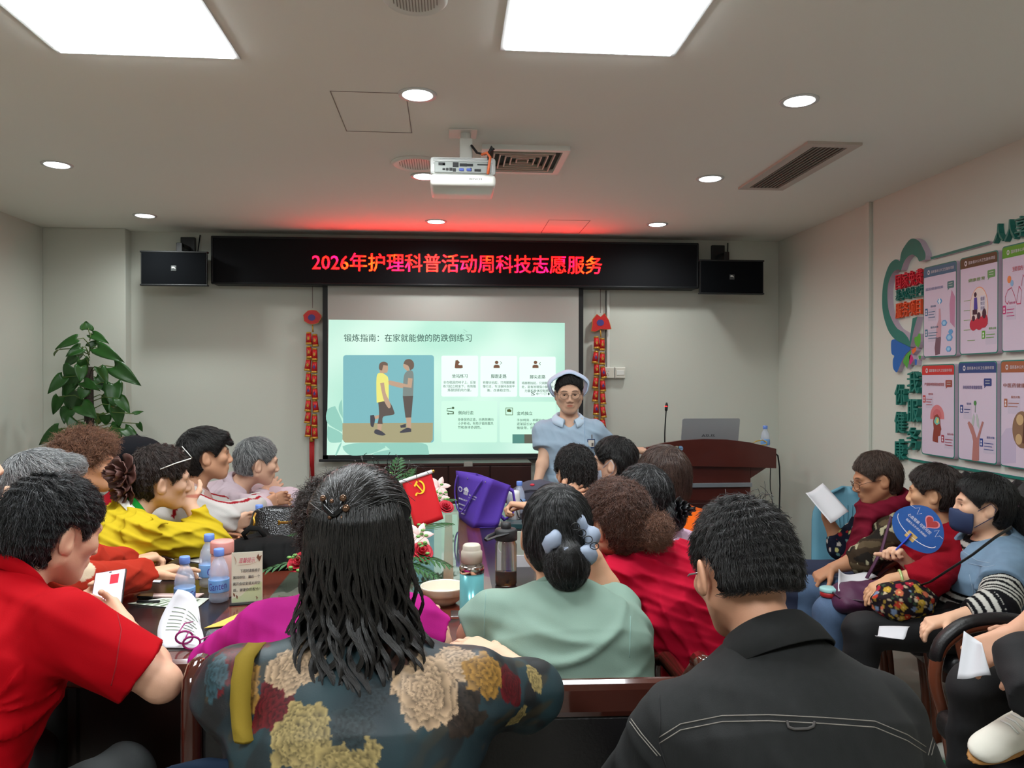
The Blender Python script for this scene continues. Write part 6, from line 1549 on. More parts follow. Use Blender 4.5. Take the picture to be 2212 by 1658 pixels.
# ================================================================ RIGHT WALL DISPLAY
def WP(px, py, o=0.0): p = PX(px, py, XR - .03); return Vector((XR - o, p.y, p.z))
M_teal = mat('sign_teal', (34, 116, 104), .45); M_edge = mat('acrylic_edge', (196, 178, 196), .4)
def wshape(name, pts, m, d=.030, parent=None, base=0.0, edge=True, sm=0):
    """flat acrylic shape standing off the wall; front coloured, sides pale"""
    if sm: pts = smooth_loop(pts, sm)
    P = [WP(x, y, base + d) for x, y in pts]; k = len(P); mb = MB(); Q_ = [p + Vector((d, 0, 0)) for p in P]
    mb.add(P + Q_, [tuple(range(k))], 0); mb.add(P + Q_, [tuple(range(2*k - 1, k - 1, -1))] + [(i, (i + 1) % k, (i + 1) % k + k, i + k) for i in range(k)], 1)
    return mb.build(name, [m, M_edge if edge else m], parent)
def C1(x, y): return (1840 + x/5.18, 440 + y/5.18)
def C2(x, y): return (1840 + x/5.18, 720 + y/5.18)
outer = [(655, 1600), (600, 1570), (500, 1520), (430, 1440), (385, 1330), (355, 1200), (348, 1060), (360, 900), (395, 760), (440, 665), (500, 622), (548, 640), (565, 540), (610, 460), (660, 400), (710, 390), (765, 420), (800, 480), (835, 560), (830, 625), (765, 645)]
inner = [(760, 640), (740, 600), (700, 570), (660, 575), (620, 610), (590, 660), (560, 745), (520, 735), (470, 770), (430, 850), (410, 950), (410, 1100), (430, 1220), (470, 1320), (520, 1395), (590, 1440), (640, 1500), (655, 1540), (690, 1280), (745, 1260), (700, 1430), (665, 1600)]
hs = thing('wall_sign', 'teal outline heart with red and orange Chinese lettering on the right wall', 'sign', WP(1965, 640, .02))
wshape('outline', [C1(*p) for p in outer + inner], M_teal, .035, hs, sm=62)
def wtext(name, body, p0, p1, h, m, d=.022, parent=hs, bold=.03, base=0.0):
    mb = MB(); a0 = WP(*p0, base + d); a1 = WP(*p1, base + d); zt_ = WP(p0[0], p0[1] - h, base + d)
    put_text(mb, body, a0, a1 - a0, zt_ - a0, (.0 + d*.6, 0, 0) if d > .004 else (0, 0, 0), bold=bold*.3); return mb.build(name, m, parent)
wtext('lettering_red', '国家免费', (1931, 626), (1988, 613), 33, mat('sign_red', (206, 36, 54), .45), bold=.035)
wtext('lettering_teal', '基本公共卫生', (1931, 651), (1992, 639), 24, M_teal, bold=.02)
wtext('lettering_orange', '服务项目', (1931, 688), (1986, 678), 33, mat('sign_orange', (220, 84, 44), .45), bold=.035)
bf = thing('wall_sign', 'butterfly shaped cut-out with a large blue wing below the teal heart', 'sign', WP(1955, 760, .02))
for nm, pts, c in (('blue_wing', [(437, 90), (470, 65), (540, 58), (600, 85), (655, 165), (600, 230), (560, 300), (510, 420), (490, 432), (460, 390), (455, 300), (470, 250), (440, 220)], (22, 96, 176)), ('green_wing', [(570, 310), (610, 230), (660, 185), (650, 260), (615, 390), (595, 360)], (76, 160, 60)),
                   ('orange_wing', [(668, 185), (715, 150), (715, 190), (680, 232)], (226, 104, 50)), ('pink_wing', [(640, 250), (665, 235), (685, 290), (650, 355), (640, 320)], (190, 40, 120)), ('small_blue_wing', [(700, 285), (725, 295), (720, 355), (703, 345)], (40, 100, 180)),
                   ('green_heart', [(697, 50), (728, 30), (745, 0), (765, 5), (765, 95), (740, 158), (705, 120)], (84, 168, 56)), ('small_green_heart', [(742, 255), (755, 247), (772, 250), (765, 280), (750, 292)], (60, 150, 70))):
    wshape(nm, [C2(*p) for p in pts], mat('wing_' + nm, c, .45), .028, bf, sm=75)
def letter(ch, x0, y0, x1, y1, label):
    o = MB(); a0 = WP(x0, y1, .028); a1 = WP(x1, y1 - (x1 - x0)*(.25 if y1 < 800 else -.06), .028); put_text(o, ch, a0, a1 - a0, WP(x0, y0, .028) - a0, (.026, 0, 0), bold=.012)
    tag(o.build('wall_letter', M_teal), label, 'letter', 'raised teal slogan characters')
letter('人', 2144, 486, 2165, 526, 'raised teal character 人, first of the row at the top of the right wall'); letter('人', 2168, 477, 2191, 522, 'raised teal character 人, second of the row at the top of the right wall'); letter('享', 2190, 470, 2216, 514, 'raised teal character 享 cut by the right edge')
letter('我', 1958, 802, 1983, 848, 'raised teal character 我 below the butterfly cut-out'); letter('服', 1958, 862, 1982, 910, 'raised teal character 服 between 我 and 务'); letter('务', 1957, 923, 1981, 971, 'raised teal character 务, lowest of its column')
letter('你', 1931, 830, 1953, 874, 'raised teal character 你, topmost of the left column'); letter('健', 1931, 889, 1952, 934, 'raised teal character 健 in the middle of the left column'); letter('康', 1930, 948, 1952, 993, 'raised teal character 康, lowest of the left column')
tag(wshape('wall_strip', [(2004, 555), (2128, 520), (2134, 522), (2128, 527), (2005, 560)], M_teal, .015), 'thin teal strip above the upper row of posters', 'strip')
tag(wshape('wall_strip', [(1957, 989), (2260, 1040), (2260, 1047), (1957, 994)], M_teal, .015), 'thin teal strip below the lower row of posters', 'strip')

def poster(quad, head, title, tcol, label, deco, ty=.80, badge=None):
    a_, b_, c_, d_ = [WP(x, y) for x, y in quad]      # TL TR BR BL
    y0, y1 = (a_.y + d_.y)/2, (b_.y + c_.y)/2; z1, z0 = (a_.z + b_.z)/2, (c_.z + d_.z)/2; w_, h_ = y0 - y1, z1 - z0
    t = thing('wall_poster', label, 'poster', (XR - .02, (y0 + y1)/2, (z0 + z1)/2), 'health service posters on the right wall')
    def U(u, v, o=.031): return Vector((XR - o, y0 - u*w_, z0 + v*h_))
    asp = h_/w_
    rp = lambda x0, y0_, x1, y1_, r: [(x, y/asp) for x, y in rrect(x0, y0_*asp, x1, y1_*asp, r, 4)]
    def pl(name, polys, col, o=.0315, k=None):
        polys = polys if isinstance(polys[0][0], (tuple, list)) else [polys]; mb = MB()
        for i_, po in enumerate(polys): mb.prism([U(u, v, o + i_*.00012) for u, v in po], (.0006, 0, 0))
        return mb.build(name, mat('print_%d_%d_%d' % col, col, .5), t)
    fr = rp(0, 0, 1, 1, .06); k = len(fr); mb = MB(); P = [U(u, v, .030) for u, v in fr]; Q_ = [p + Vector((.028, 0, 0)) for p in P]
    mb.add(P + Q_, [tuple(range(k))], 0); mb.add(P + Q_, [tuple(range(2*k - 1, k - 1, -1))] + [(i, (i + 1) % k, (i + 1) % k + k, i + k) for i in range(k)], 1)
    mb.build('board', [M_teal, M_edge], t)
    pl('paper', rp(.02, .012, .98, .988, .05), (206, 190, 208), .0308)
    pl('header', [(.02, .885)] + [(u, v) for u, v in rp(.02, .5, .98, .988, .05) if v > .75][::1] + [(.98, .885)] if False else [(.98, .885)] + [(u, v) for u, v in rp(.02, .2, .98, .988, .05) if v > .6] + [(.02, .885)], head, .0316)
    def tx(name, items, col, bold=.01, o=.0325):
        mb = MB()
        for body, u0, v0, u1, v1 in items: put_text(mb, body, U(u0, v0, o), U(u1, v0, o) - U(u0, v0, o), U(u0, v1, o) - U(u0, v0, o), bold=bold)
        return mb.build(name, mat('ink_%d_%d_%d' % col, col, .5), t)
    tx('header_text', [('国家基本公共卫生服务项目', .25, .918, .93, .950)], (214, 206, 212), .012)
    pl('header_logo', [[(.17 + .035*cos(R(20*i)), .934 + .035/asp*1.4*sin(R(20*i))) for i in range(18)]], (206, 200, 206), .0322)
    pl('header_logo_mark', [[(.155, .925), (.185, .925), (.185, .945), (.155, .945)]], tuple(int(c*.9) for c in head), .0328)
    tx('title', [title], tcol, .008)
    if badge:
        u, v, c = badge; pl('speech_badge', [rp(u, v, u + .19, v + .075, .02), [(u + .02, v + .01), (u + .07, v + .01), (u + .01, v - .02)]], c, .0318)
        pl('badge_lines', [[(u + .04, v + .05), (u + .15, v + .05), (u + .15, v + .056), (u + .04, v + .056)], [(u + .04, v + .025), (u + .15, v + .025), (u + .15, v + .031), (u + .04, v + .031)]], (190, 196, 190), .0326)
    def note(u, v, col, wd=.34, lines=3):
        pl('note_box', [(u + .09, v - .10), (u + wd, v - .10), (u + wd, v + .03), (u + .09, v + .03)], (196, 184, 202), .0312)
        pl('note_icon', [rp(u, v - .04, u + .08, v + .04, .01)], col, .032)
        pl('note_symbol', [[(u + .04 + .02*cos(R(60*i)), v + .012 + .012*sin(R(60*i))) for i in range(6)], [(u + .018, v - .028), (u + .062, v - .028), (u + .05, v - .004), (u + .03, v - .004)]], (220, 214, 220), .0326)
        tx('note_heading', [('服务对象', u + .18, v + .045, u + wd, v + .068)], col, .012)
        pl('note_lines', [[(u + .11, v - .005 - .03*i), (u + wd - .03 - .03*(i % 2), v - .005 - .03*i), (u + wd - .03 - .03*(i % 2), v + .001 - .03*i), (u + .11, v + .001 - .03*i)] for i in range(lines)], col, .0326)
    deco(pl, tx, note)
circ = lambda u, v, r, rv, n=20: [(u + r*cos(2*pi*i/n), v + rv*sin(2*pi*i/n)) for i in range(n)]
hexa = lambda u, v, r: circ(u, v, r, r*.42, 6)
def d1(pl, tx, note):
    pl('sleeve', [[(.38, .02), (.52, .03), (.55, .20), (.48, .30), (.40, .22), (.36, .10)]], (116, 84, 96), .0314); pl('hand', [[(.40, .20), (.55, .22), (.56, .36), (.53, .52), (.49, .52), (.48, .40), (.42, .34)]], (196, 148, 158), .0317)
    pl('pink_glow', [[(.82, .36), (.95, .30), (.96, .62), (.86, .70), (.80, .55)]], (186, 130, 160), .0313)
    pl('hexagon', [hexa(.51, .60, .075), hexa(.65, .36, .085), hexa(.80, .20, .10), hexa(.84, .26, .07), hexa(.78, .08, .08)], (96, 156, 206), .0319); pl('hexagon_inner', [hexa(.51, .60, .045), hexa(.65, .36, .05), hexa(.80, .20, .06), hexa(.78, .08, .045)], (150, 196, 224), .0323)
    pl('cross', [[(.495, .57), (.525, .57), (.525, .63), (.495, .63)], [(.475, .59), (.545, .59), (.545, .61), (.475, .61)]], (226, 232, 238), .0327); note(.06, .50, (54, 104, 140)); note(.06, .27, (54, 110, 136), .42)
def d2(pl, tx, note):
    pl('ring_orange', [circ(.52, .46, .235, .215, 28)], (226, 150, 110), .0313); pl('disc', [circ(.52, .46, .225, .205, 28)], (222, 204, 200), .0316)
    pl('crowd_red', [circ(.38, .30, .10, .06), circ(.53, .31, .10, .07), circ(.66, .33, .09, .07), [(.28, .28), (.76, .30), (.66, .26), (.4, .255)]], (186, 40, 62), .0319); pl('heads_print', [circ(.38, .365, .04, .03), circ(.52, .385, .045, .035), circ(.66, .40, .05, .05), circ(.43, .60, .035, .025), [(.36, .40), (.48, .40), (.48, .45), (.36, .45)]], (60, 34, 50), .0322)
    pl('teacher', [[(.39, .45), (.49, .45), (.47, .57), (.40, .57)]], (72, 64, 150), .0325); pl('board', [[(.56, .43), (.68, .43), (.68, .58), (.56, .58)]], (206, 200, 214), .0322); tx('board_text', [('健康', .57, .53, .67, .57), ('知识', .57, .485, .67, .52), ('讲座', .57, .44, .67, .475)], (90, 90, 130), 0, .0328)
    pl('green_rules', [[(.12, v), (.30, v), (.30, v + .005), (.12, v + .005)] for v in (.55, .45, .35, .25)] + [[(.22, .14), (.42, .14), (.42, .146), (.22, .146)]], (120, 160, 80), .0319); note(.60, .19, (92, 160, 50), .36, 2)
def d3(pl, tx, note):
    def ln(pts, w_=.012): return [[(a[0], a[1] - w_*.35), (b[0], b[1] - w_*.35), (b[0] + w_*.4, b[1] + w_*.35), (a[0] - w_*.4, a[1] + w_*.35)] for a, b in zip(pts, pts[1:])]
    pl('outline_drawing', ln([(.10, .52), (.16, .58), (.26, .60), (.34, .52), (.40, .44), (.50, .44), (.52, .56), (.46, .60), (.42, .52), (.40, .46)]) + ln([(.10, .52), (.10, .48), (.16, .45), (.20, .48)]) + ln([(.52, .60), (.56, .70), (.64, .64), (.60, .48), (.72, .40)]), (196, 60, 96), .0319); pl('balloon', [circ(.20, .68, .05, .035)], (226, 130, 70), .0319); pl('balloon_blue', [circ(.27, .64, .04, .03)], (130, 170, 206), .0319); note(.03, .40, (190, 40, 110))
def d4(pl, tx, note):
    pl('umbrella', [[(.28 + .0, .40)] + [(.49 + .21*cos(R(180 - 12*i)), .43 + .13*sin(R(12*i))) for i in range(16)] + [(.70, .41)]], (206, 120, 124), .0314); pl('umbrella_inner', [[(.36, .42)] + [(.49 + .13*cos(R(180 - 15*i)), .44 + .075*sin(R(15*i))) for i in range(13)] + [(.62, .42)]], (196, 100, 106), .0317)
    pl('head', [[(.36, .20), (.36, .16), (.52, .15), (.52, .22), (.59, .23), (.60, .28), (.62, .30), (.59, .35), (.58, .42), (.50, .46), (.41, .44), (.37, .38), (.39, .30)]], (138, 60, 48), .032); pl('brain', [[(.40, .38), (.46, .43), (.55, .42), (.57, .36), (.48, .34), (.42, .36)]], (110, 190, 176), .0323); pl('brain_yellow', [[(.46, .37), (.50, .42), (.55, .40), (.52, .36)]], (216, 200, 110), .0326); note(.05, .62, (180, 50, 50), .32); note(.62, .20, (160, 40, 60), .36)
def d5(pl, tx, note):
    pl('hand', [[(.38, .01), (.52, .01), (.50, .24), (.40, .36), (.30, .40), (.26, .38), (.38, .26), (.41, .20)], [(.50, .01), (.56, .02), (.56, .22), (.62, .32), (.68, .40), (.64, .41), (.54, .28), (.49, .22)]], (176, 116, 110), .0319); pl('lung', [[(.42, .48), (.38, .42), (.36, .33), (.42, .36), (.45, .45)], [(.50, .48), (.55, .42), (.57, .33), (.51, .36), (.48, .45)]], (176, 184, 180), .0317); pl('leaf', [circ(.46, .585, .035, .025)], (70, 130, 70), .0322); pl('stem', [[(.455, .49), (.465, .49), (.468, .56), (.46, .56)]], (70, 110, 70), .032); note(.06, .52, (48, 66, 130), .30, 2); note(.58, .20, (44, 66, 140), .37)
def d6(pl, tx, note):
    pl('hill', [[(.02, .28), (.15, .36), (.4, .38), (.4, .05), (.02, .02)]], (190, 176, 200), .0312); pl('oval', [circ(.55, .36, .24, .17, 28)], (136, 104, 80), .0316); pl('herb_print', [circ(.47, .27, .08, .05), circ(.50, .45, .09, .05)], (196, 164, 120), .032); pl('dark_herb', [[(.56, .24), (.76, .22), (.76, .48), (.60, .52)]], (84, 54, 42), .0322); pl('ring', [[(.60, .18), (.68, .18), (.68, .26), (.60, .26)]], (120, 72, 40), .0325); note(.10, .60, (170, 100, 70), .40, 2)
poster(((1995, 578), (2067, 562), (2066, 768), (1995, 773)), (66, 104, 130), ('居民健康档案', .08, .735, .62, .765), (126, 130, 170), 'poster with slate blue header and hexagons, nearest the teal heart', d1, badge=(.74, .72, (70, 118, 120)))
poster(((2075, 557), (2158, 540), (2155, 762), (2072, 767)), (88, 68, 44), ('健康教育', .24, .735, .68, .77), (130, 160, 90), 'poster with brown header and a round classroom drawing', d2, badge=(.74, .745, (100, 150, 90)))
poster(((2166, 532), (2250, 514), (2250, 757), (2163, 760)), (88, 150, 44), ('预防接种', .28, .745, .86, .79), (196, 90, 100), 'poster with bright green header cut by the right edge', d3)
poster(((1992, 787), (2063, 786), (2062, 989), (1990, 982)), (196, 46, 44), ('严重精神障碍患者管理', .10, .765, .70, .80), (170, 60, 60), 'poster with red header and a head profile under an umbrella', d4, badge=(.74, .755, (150, 70, 60)))
poster(((2071, 782), (2156, 778), (2152, 1003), (2069, 992)), (44, 66, 120), ('肺结核患者健康管理', .14, .725, .64, .76), (70, 66, 130), 'poster with navy header and two raised hands', d5, badge=(.68, .755, (44, 60, 120)))
poster(((2163, 778), (2250, 775), (2250, 1018), (2160, 1007)), (158, 90, 60), ('中医药健康管理', .08, .745, .86, .785), (150, 80, 60), 'poster with copper header and an oval of herbs, cut by the right edge', d6)
# ================================================================ THINGS ON THE TABLE
def tb(px, py, z=0.0): return PZ(px, py, TZ + z)
M_water = mat('water_plastic', (216, 228, 248), .08, spec=.9, alpha=.34)
M_cap = mat('bottle_cap', (110, 146, 226), .4)
M_lbl = mat('bottle_label', (118, 168, 226), .35)
M_paper = mat('paper', (200, 200, 204), .8, spec=.1)
M_ink = mat('ink_black', (40, 40, 44), .7)
def bottle_proto():
    t = thing('water_bottle', 'x', 'bottle', (0, 0, 0), 'clear water bottles with blue caps')
    h = .165; prof = [(.0001, .004), (.022, .0), (.0295, .006), (.030, .02), (.0285, .026), (.030, .032), (.030, .072), (.0285, .076), (.030, .080), (.029, .092), (.025, .112), (.018, .128), (.0135, .136), (.0135, .146)]
    b = MB().lathe(prof, 28).build('bottle_body', M_water, t, True)
    mb = MB()
    for k in range(5): mb.lathe([(.0302 - .0008*abs(k - 2)*0, .082 + k*.006), (.0312 - .0006*k, .084 + k*.006), (.0300 - .0008*k, .086 + k*.006)], 20)
    MB().lathe([(.0148, .142), (.0155, .144), (.0155, .161), (.014, .164), (.0001, .1645)], 26).build('cap', M_cap, t, True)
    mb = MB().lathe([(.0304, .034), (.0306, .036), (.0306, .070), (.0304, .072)], 30); l = mb.build('label', M_lbl, t, True)
    mb = MB(); V, F = glyphs('Ganten', 0, 0); lo = V.min(0); hi = V.max(0); q = []
    for a_ in V:
        u = (a_[0] - lo[0])/(hi[0] - lo[0]); v = (a_[1] - lo[1])/(hi[1] - lo[1]); an = -pi/2 + (u - .5)*1.9; rr = .0310
        q.append((rr*cos(an), rr*sin(an), .040 + v*.022 + u*.006))
    mb.add(q, F); mb.build('brand_text', mat('label_violet', (70, 50, 150), .4), l)
    return t
bp = bottle_proto(); first = [True]
def bottle(p, label, rot=0, sc=1.0):
    o = bp if first[0] else copy_tree(bp); first[0] = False
    o.location = p; o.rotation_euler = (0, 0, R(rot)); o.scale = (sc,)*3; o['label'] = label; return o
bottle(tb(473, 1299), 'water bottle with the violet lettering facing front, beside the tent card', 6, 1.0)
bottle(tb(452, 1266), 'water bottle just behind the one next to the tent card', 60, 1.06)
bottle(tb(399, 1318), 'water bottle behind the curled paper sheet', 100, .98)
bottle(PZ(653, 1068, TZ + .163) - Vector((0, 0, .163)), 'water bottle behind the black handbag, right of the clasped hands', 140)
bottle(PZ(560, 1090, TZ + .163) - Vector((0, 0, .163)), 'water bottle whose blue cap peeps out behind the black handbag', 200)
bottle(PZ(693, 1050, TZ + .163) - Vector((0, 0, .163)), 'water bottle by the far end, left of the flowers', 240)
bottle(tb(1122, 1108), 'water bottle right of the purple bag by the white tumbler', 30)
zz = bpy.data.objects['lectern']; lt = LP(1540, 975).z - .01
q = PY(1653, 946, Yl + .2); bottle((q.x, q.y, lt), 'water bottle standing at the right end of the lectern top', 90)
tag(MB().tube([PY(1625, 957, Yl + .12), PY(1635, 952, Yl + .14), PY(1648, 950, Yl + .15), PY(1657, 955, Yl + .15), PY(1655, 960, Yl + .14), PY(1640, 962, Yl + .12)], .004, 6, closed=True).build('yellow_cord', mat('cord_yellow', (196, 160, 60), .5), None, True), 'yellow cord looped around the bottle on the lectern', 'cord')
# pink tumbler
p0 = PZ(480, 1168, TZ + .175); p0.z = TZ
t = thing('insulated_bottle', 'pale pink insulated bottle behind the water bottles on the left', 'bottle', p0)
MB().lathe([(.030, 0), (.033, .004), (.034, .125), (.031, .140)], 28, p0).build('flask_body', mat('flask_pink', (226, 178, 168), .4), t, True)
MB().lathe([(.0345, .138), (.0355, .142), (.0355, .172), (.033, .177), (.0001, .178)], 28, p0).build('flask_cap', mat('flask_cap_pink', (216, 146, 136), .4), t, True)
# tent card
b0, b1 = tb(500, 1306), tb(567, 1301); xd = (b1 - b0); w_ = xd.length; xd.normalize(); nd = Vector((xd.y, -xd.x, 0)); h_ = .152
t = thing('notice_card', 'upright acrylic notice card with butterflies and a Chinese reminder', 'card', b0)
up3 = Vector((0, 0, 1)); up_t = (up3 - nd*.06).normalized()
def TCP(u, v, o=.0): return b0 + xd*(u*w_) + up_t*(v*h_) + nd*o + up3*.004
MB().prism([TCP(0, 0), TCP(1, 0), TCP(1, 1), TCP(0, 1)], nd*-.004).build('acrylic_panel', mat('card_paper', (206, 206, 190), .3, coat=.5), t)
def strip(name, polys, c, o=.0006):
    mb = MB()
    for po in polys: mb.prism([TCP(u, v, o) for u, v in po], nd*.0003)
    mb.build(name, mat('tc_' + name, c, .5), t)
strip('green_wash', [[(0.02, .02), (.98, .02), (.98, .40), (.6, .30), (.3, .14), (.02, .10)]], (186, 200, 160), .0004)
mb = MB()
for s_, u0, v0, u1 in (('下班时请将椅子', .28, .60, .92), ('搬回原位；最后一个', .05, .475, .92), ('离开会议室请关闭空', .05, .35, .92), ('调，谢谢你的配合！', .05, .225, .92)): put_text(mb, s_, TCP(u0, v0, .001), xd*((u1 - u0)*w_), up_t*(.065*h_), bold=.012)
mb.build('notice_text', M_ink, t)
mb = MB(); put_text(mb, '温馨提示', TCP(.22, .79, .001), xd*(.52*w_), up_t*(.10*h_) + xd*.003, bold=.0); mb.build('title_text', mat('title_rose', (196, 60, 100), .5), t)
strip('butterfly', [[(.80, .88), (.86, .96), (.90, .90), (.98, .93), (.94, .85), (.90, .80), (.86, .84)], [(.06, .16), (.05, .21), (.10, .19), (.12, .15), (.09, .13)], [(.15, .12), (.15, .17), (.20, .14), (.20, .09), (.17, .09)]], (110, 70, 50))
strip('flourish', [[(.05, .95), (.12, .90), (.16, .82), (.12, .76), (.14, .82), (.10, .89)], [(.18, .765), (.30, .75), (.60, .755), (.82, .80), (.82, .805), (.60, .762), (.30, .757)], [(.72, .08), (.80, .12), (.86, .08), (.80, .05), (.86, .075), (.80, .11)]], (176, 140, 120))
MB().prism([b0 - xd*.004 + nd*.02, b1 + xd*.004 + nd*.02, b1 + xd*.004 - nd*.02, b0 - xd*.004 - nd*.02], up3*.005).build('base', M_black, t)
# flat papers
def flat(name, pts, z, m, label, cat, th=.0012):
    return tag(MB().prism([tb(x, y, z) for x, y in pts], (0, 0, th)).build(name, m), label, cat)
def printed(o, pts, rows, col=(110, 114, 116), z=.006):
    A_, B_, C_, D_ = [tb(x, y, z) for x, y in pts]; mb = MB()
    for i in range(rows):
        v = .12 + .78*i/rows; r_ = random.Random(i); u = .08
        while u < .85:
            L = r_.uniform(.05, .2); p = lambda u_, v_: A_.lerp(B_, u_).lerp(D_.lerp(C_, u_), v_)
            mb.prism([p(u, v), p(min(.93, u + L), v), p(min(.93, u + L), v + .35/rows), p(u, v + .35/rows)], (0, 0, .0003)); u += L + .03
    return mb.build('print_lines', mat('print_grey', col, .8), o)
pp_ = [(276, 1303), (350, 1292), (452, 1292), (420, 1317)]
o = flat('leaflet', pp_, .002, mat('leaflet_paper', (214, 222, 208), .7), 'printed green tinted leaflet lying behind the curled sheet', 'leaflet'); printed(o, pp_, 7, (120, 140, 110), .004)
pp_ = [(330, 1290), (332, 1283), (441, 1283), (428, 1291)]
flat('booklet', pp_, .004, mat('booklet_pink', (220, 196, 190), .6), 'narrow pale booklet with pink corners behind the leaflet', 'booklet', .004)
flat('mobile_phone', [(296, 1292), (300, 1287), (330, 1286), (330, 1293)], .004, mat('phone_black', (20, 20, 22), .2), 'black mobile phone lying flat next to the pale booklet', 'phone', .008)
tag(MB().tube([tb(296, 1299, .009), tb(345, 1298, .009)], .004, 8).build('pen', M_black, None, True), 'dark pen lying on the leaflet', 'pen')
flat('paper_sheet', [(405, 1212), (405, 1200), (436, 1200), (436, 1216)], .002, M_paper, 'white sheet between the hands and the yellow polo', 'paper')
flat('paper_sheet', [(400, 1236), (405, 1230), (434, 1230), (436, 1250), (405, 1248)], .002, M_paper, 'white sheet under the rear water bottles', 'paper')
flat('paper_sheet', [(312, 1256), (322, 1248), (352, 1250), (345, 1258)], .002, M_paper, 'white sheet in front of the ringed hand', 'paper')
flat('wallet', [(334, 1252), (345, 1242), (392, 1240), (384, 1252)], .003, mat('tan_leather', (150, 100, 70), .5), 'flat brown leather wallet under the ringed hand', 'wallet', .012)
flat('paper_sheet', [(620, 1096), (640, 1090), (652, 1096), (640, 1102)], .002, M_paper, 'white sheet beside the clasped hands at the far left', 'paper')
flat('envelope', [(441, 1357), (548, 1312), (604, 1312), (566, 1342)], .003, mat('envelope_yellow', (214, 178, 82), .6), 'yellow envelope beside the fuchsia elbow', 'envelope', .002)
flat('paper_sheet', [(520, 1347), (566, 1336), (600, 1336), (566, 1348)], .0015, M_paper, 'white paper corner under the yellow envelope', 'paper')
# curled sheet with glasses
G = []; A0, B0, C0, D0 = tb(356, 1398, .003), tb(433, 1399, .003), Vector(a(433, 1352, 2.08)), Vector(a(384, 1272, 2.14)); A1 = Vector(a(330, 1346, 2.06))
for i in range(13):
    v = i/12; row = []
    for j in range(9):
        u = j/8; L_ = A0*(1 - v)**2 + (A1 + Vector((-.02, 0, -.03)))*2*v*(1 - v) + D0*v*v; R_ = B0*(1 - v)**2 + (tb(434, 1385, .0) + Vector((.012, .01, 0)))*2*v*(1 - v) + C0*v*v
        row.append(L_.lerp(R_, u) + Vector((0, .05*sin(pi*u)*v, .012*sin(pi*u)*v)))
    G.append(row)
o = MB().sheet(G).build('curled_sheet', M_paper, None, True); solid(o, .0008, 0); tag(o, 'white printed sheet curling up from the table, glasses lying on it', 'paper')
mb = MB()
for i in range(7):
    v = .42 + .06*i
    for (u0, u1) in ((.15, .42), (.48, .80 - .05*(i % 3))):
        k = int(v*12); fv = v*12 - k
        def gp(u): j = min(7, int(u*8)); fu = u*8 - j; a_ = G[k][j].lerp(G[k][j + 1], fu); b_ = G[k + 1][j].lerp(G[k + 1][j + 1], fu); return a_.lerp(b_, fv) + Vector((0, -.0012, .001))
        mb.tube([gp(u0 + (u1 - u0)*q_/4) for q_ in range(5)], .0007, 4)
mb.build('print_lines', mat('print_grey'), o)
gl = thing('reading_glasses', 'magenta rimmed reading glasses lying on the curled sheet', 'glasses', tb(410, 1385)); m_mag = mat('rim_magenta', (150, 40, 110), .25)
c0 = tb(398, 1376, .026); c1 = tb(414, 1388, .022); mb = MB(); ln_ = MB()
for c_ in (c0, c1):
    rg = [c_ + Vector((.019*cos(t_), .006*cos(t_) - .004*sin(t_), .017*sin(t_))) for t_ in [2*pi*i/20 for i in range(20)]]; mb.tube(rg, .0028, 6, closed=True); ln_.add(rg, [tuple(range(20))])
mb.tube([c0 + Vector((.015, .0, .012)), (c0 + c1)/2 + Vector((0, 0, .018)), c1 + Vector((-.015, 0, .012))], .0018, 6)
mb.build('rims', m_mag, gl, True); ln_.build('lens', M_lens, gl)
MB().tube([c1 + Vector((.019, .004, .005)), c1 + Vector((.035, .04, .006)), c1 + Vector((.040, .085, -.004)), c1 + Vector((.036, .10, -.012))], .0018, 6).build('temple', m_mag, gl, True)
MB().tube([c0 + Vector((-.019, .0, .005)), c0 + Vector((-.016, .05, .02)), c0 + Vector((-.008, .09, .012))], .0018, 6).build('temple', m_mag, gl, True)
# transparent tissue packet
q = tb(487, 1380); t = thing('tissue_packet', 'clear plastic packet of folded tissues near the table edge', 'packet', q)
M4 = Matrix.Rotation(R(14), 3, 'Z')
MB().box(q + Vector((0, 0, .013)), (.095, .045, .026), .011, M4, seg=4).build('wrapper', mat('clear_wrapper', (220, 228, 235), .08, trans=.85, ior=1.2, bump=(60, .5)), t, True)
MB().box(q + Vector((0, 0, .012)), (.080, .034, .014), .005, M4).build('tissue', mat('tissue', (190, 200, 212), .8), t, True)
# phone held by the person in red
q = a(232, 1288, 2.0); d = (Vector(CAM) - Vector(q)).normalized(); n_ = (d*.55 + Vector((-.2, -.3, .75))).normalized(); x_ = Vector((1, .18, .08)); x_ = (x_ - n_*x_.dot(n_)).normalized(); y_ = n_.cross(x_)
t = thing('mobile_phone', 'lit mobile phone with pink screen held by the person in bright red', 'phone', q); Mx = Matrix((x_, y_, n_)).transposed()
MB().box(q, (.076, .155, .009), .004, Mx).build('phone_case', MATS['phone_black'], t, True)
s_ = MB().box(Vector(q) + n_*.0046, (.070, .148, .0008), 0, Mx).build('screen', mat('screen_pink', (226, 196, 216), .3, emit=.45), t)
MB().box(Vector(q) + n_*.0052 + x_*.012 + y_*.048, (.020, .028, .0006), 0, Mx).build('picture', mat('screen_red', (206, 40, 60), .3, emit=.3), s_)
MB().box(Vector(q) + n_*.0052 + y_*.0705, (.006, .003, .0006), 0, Mx).build('camera_dot', M_black, s_)

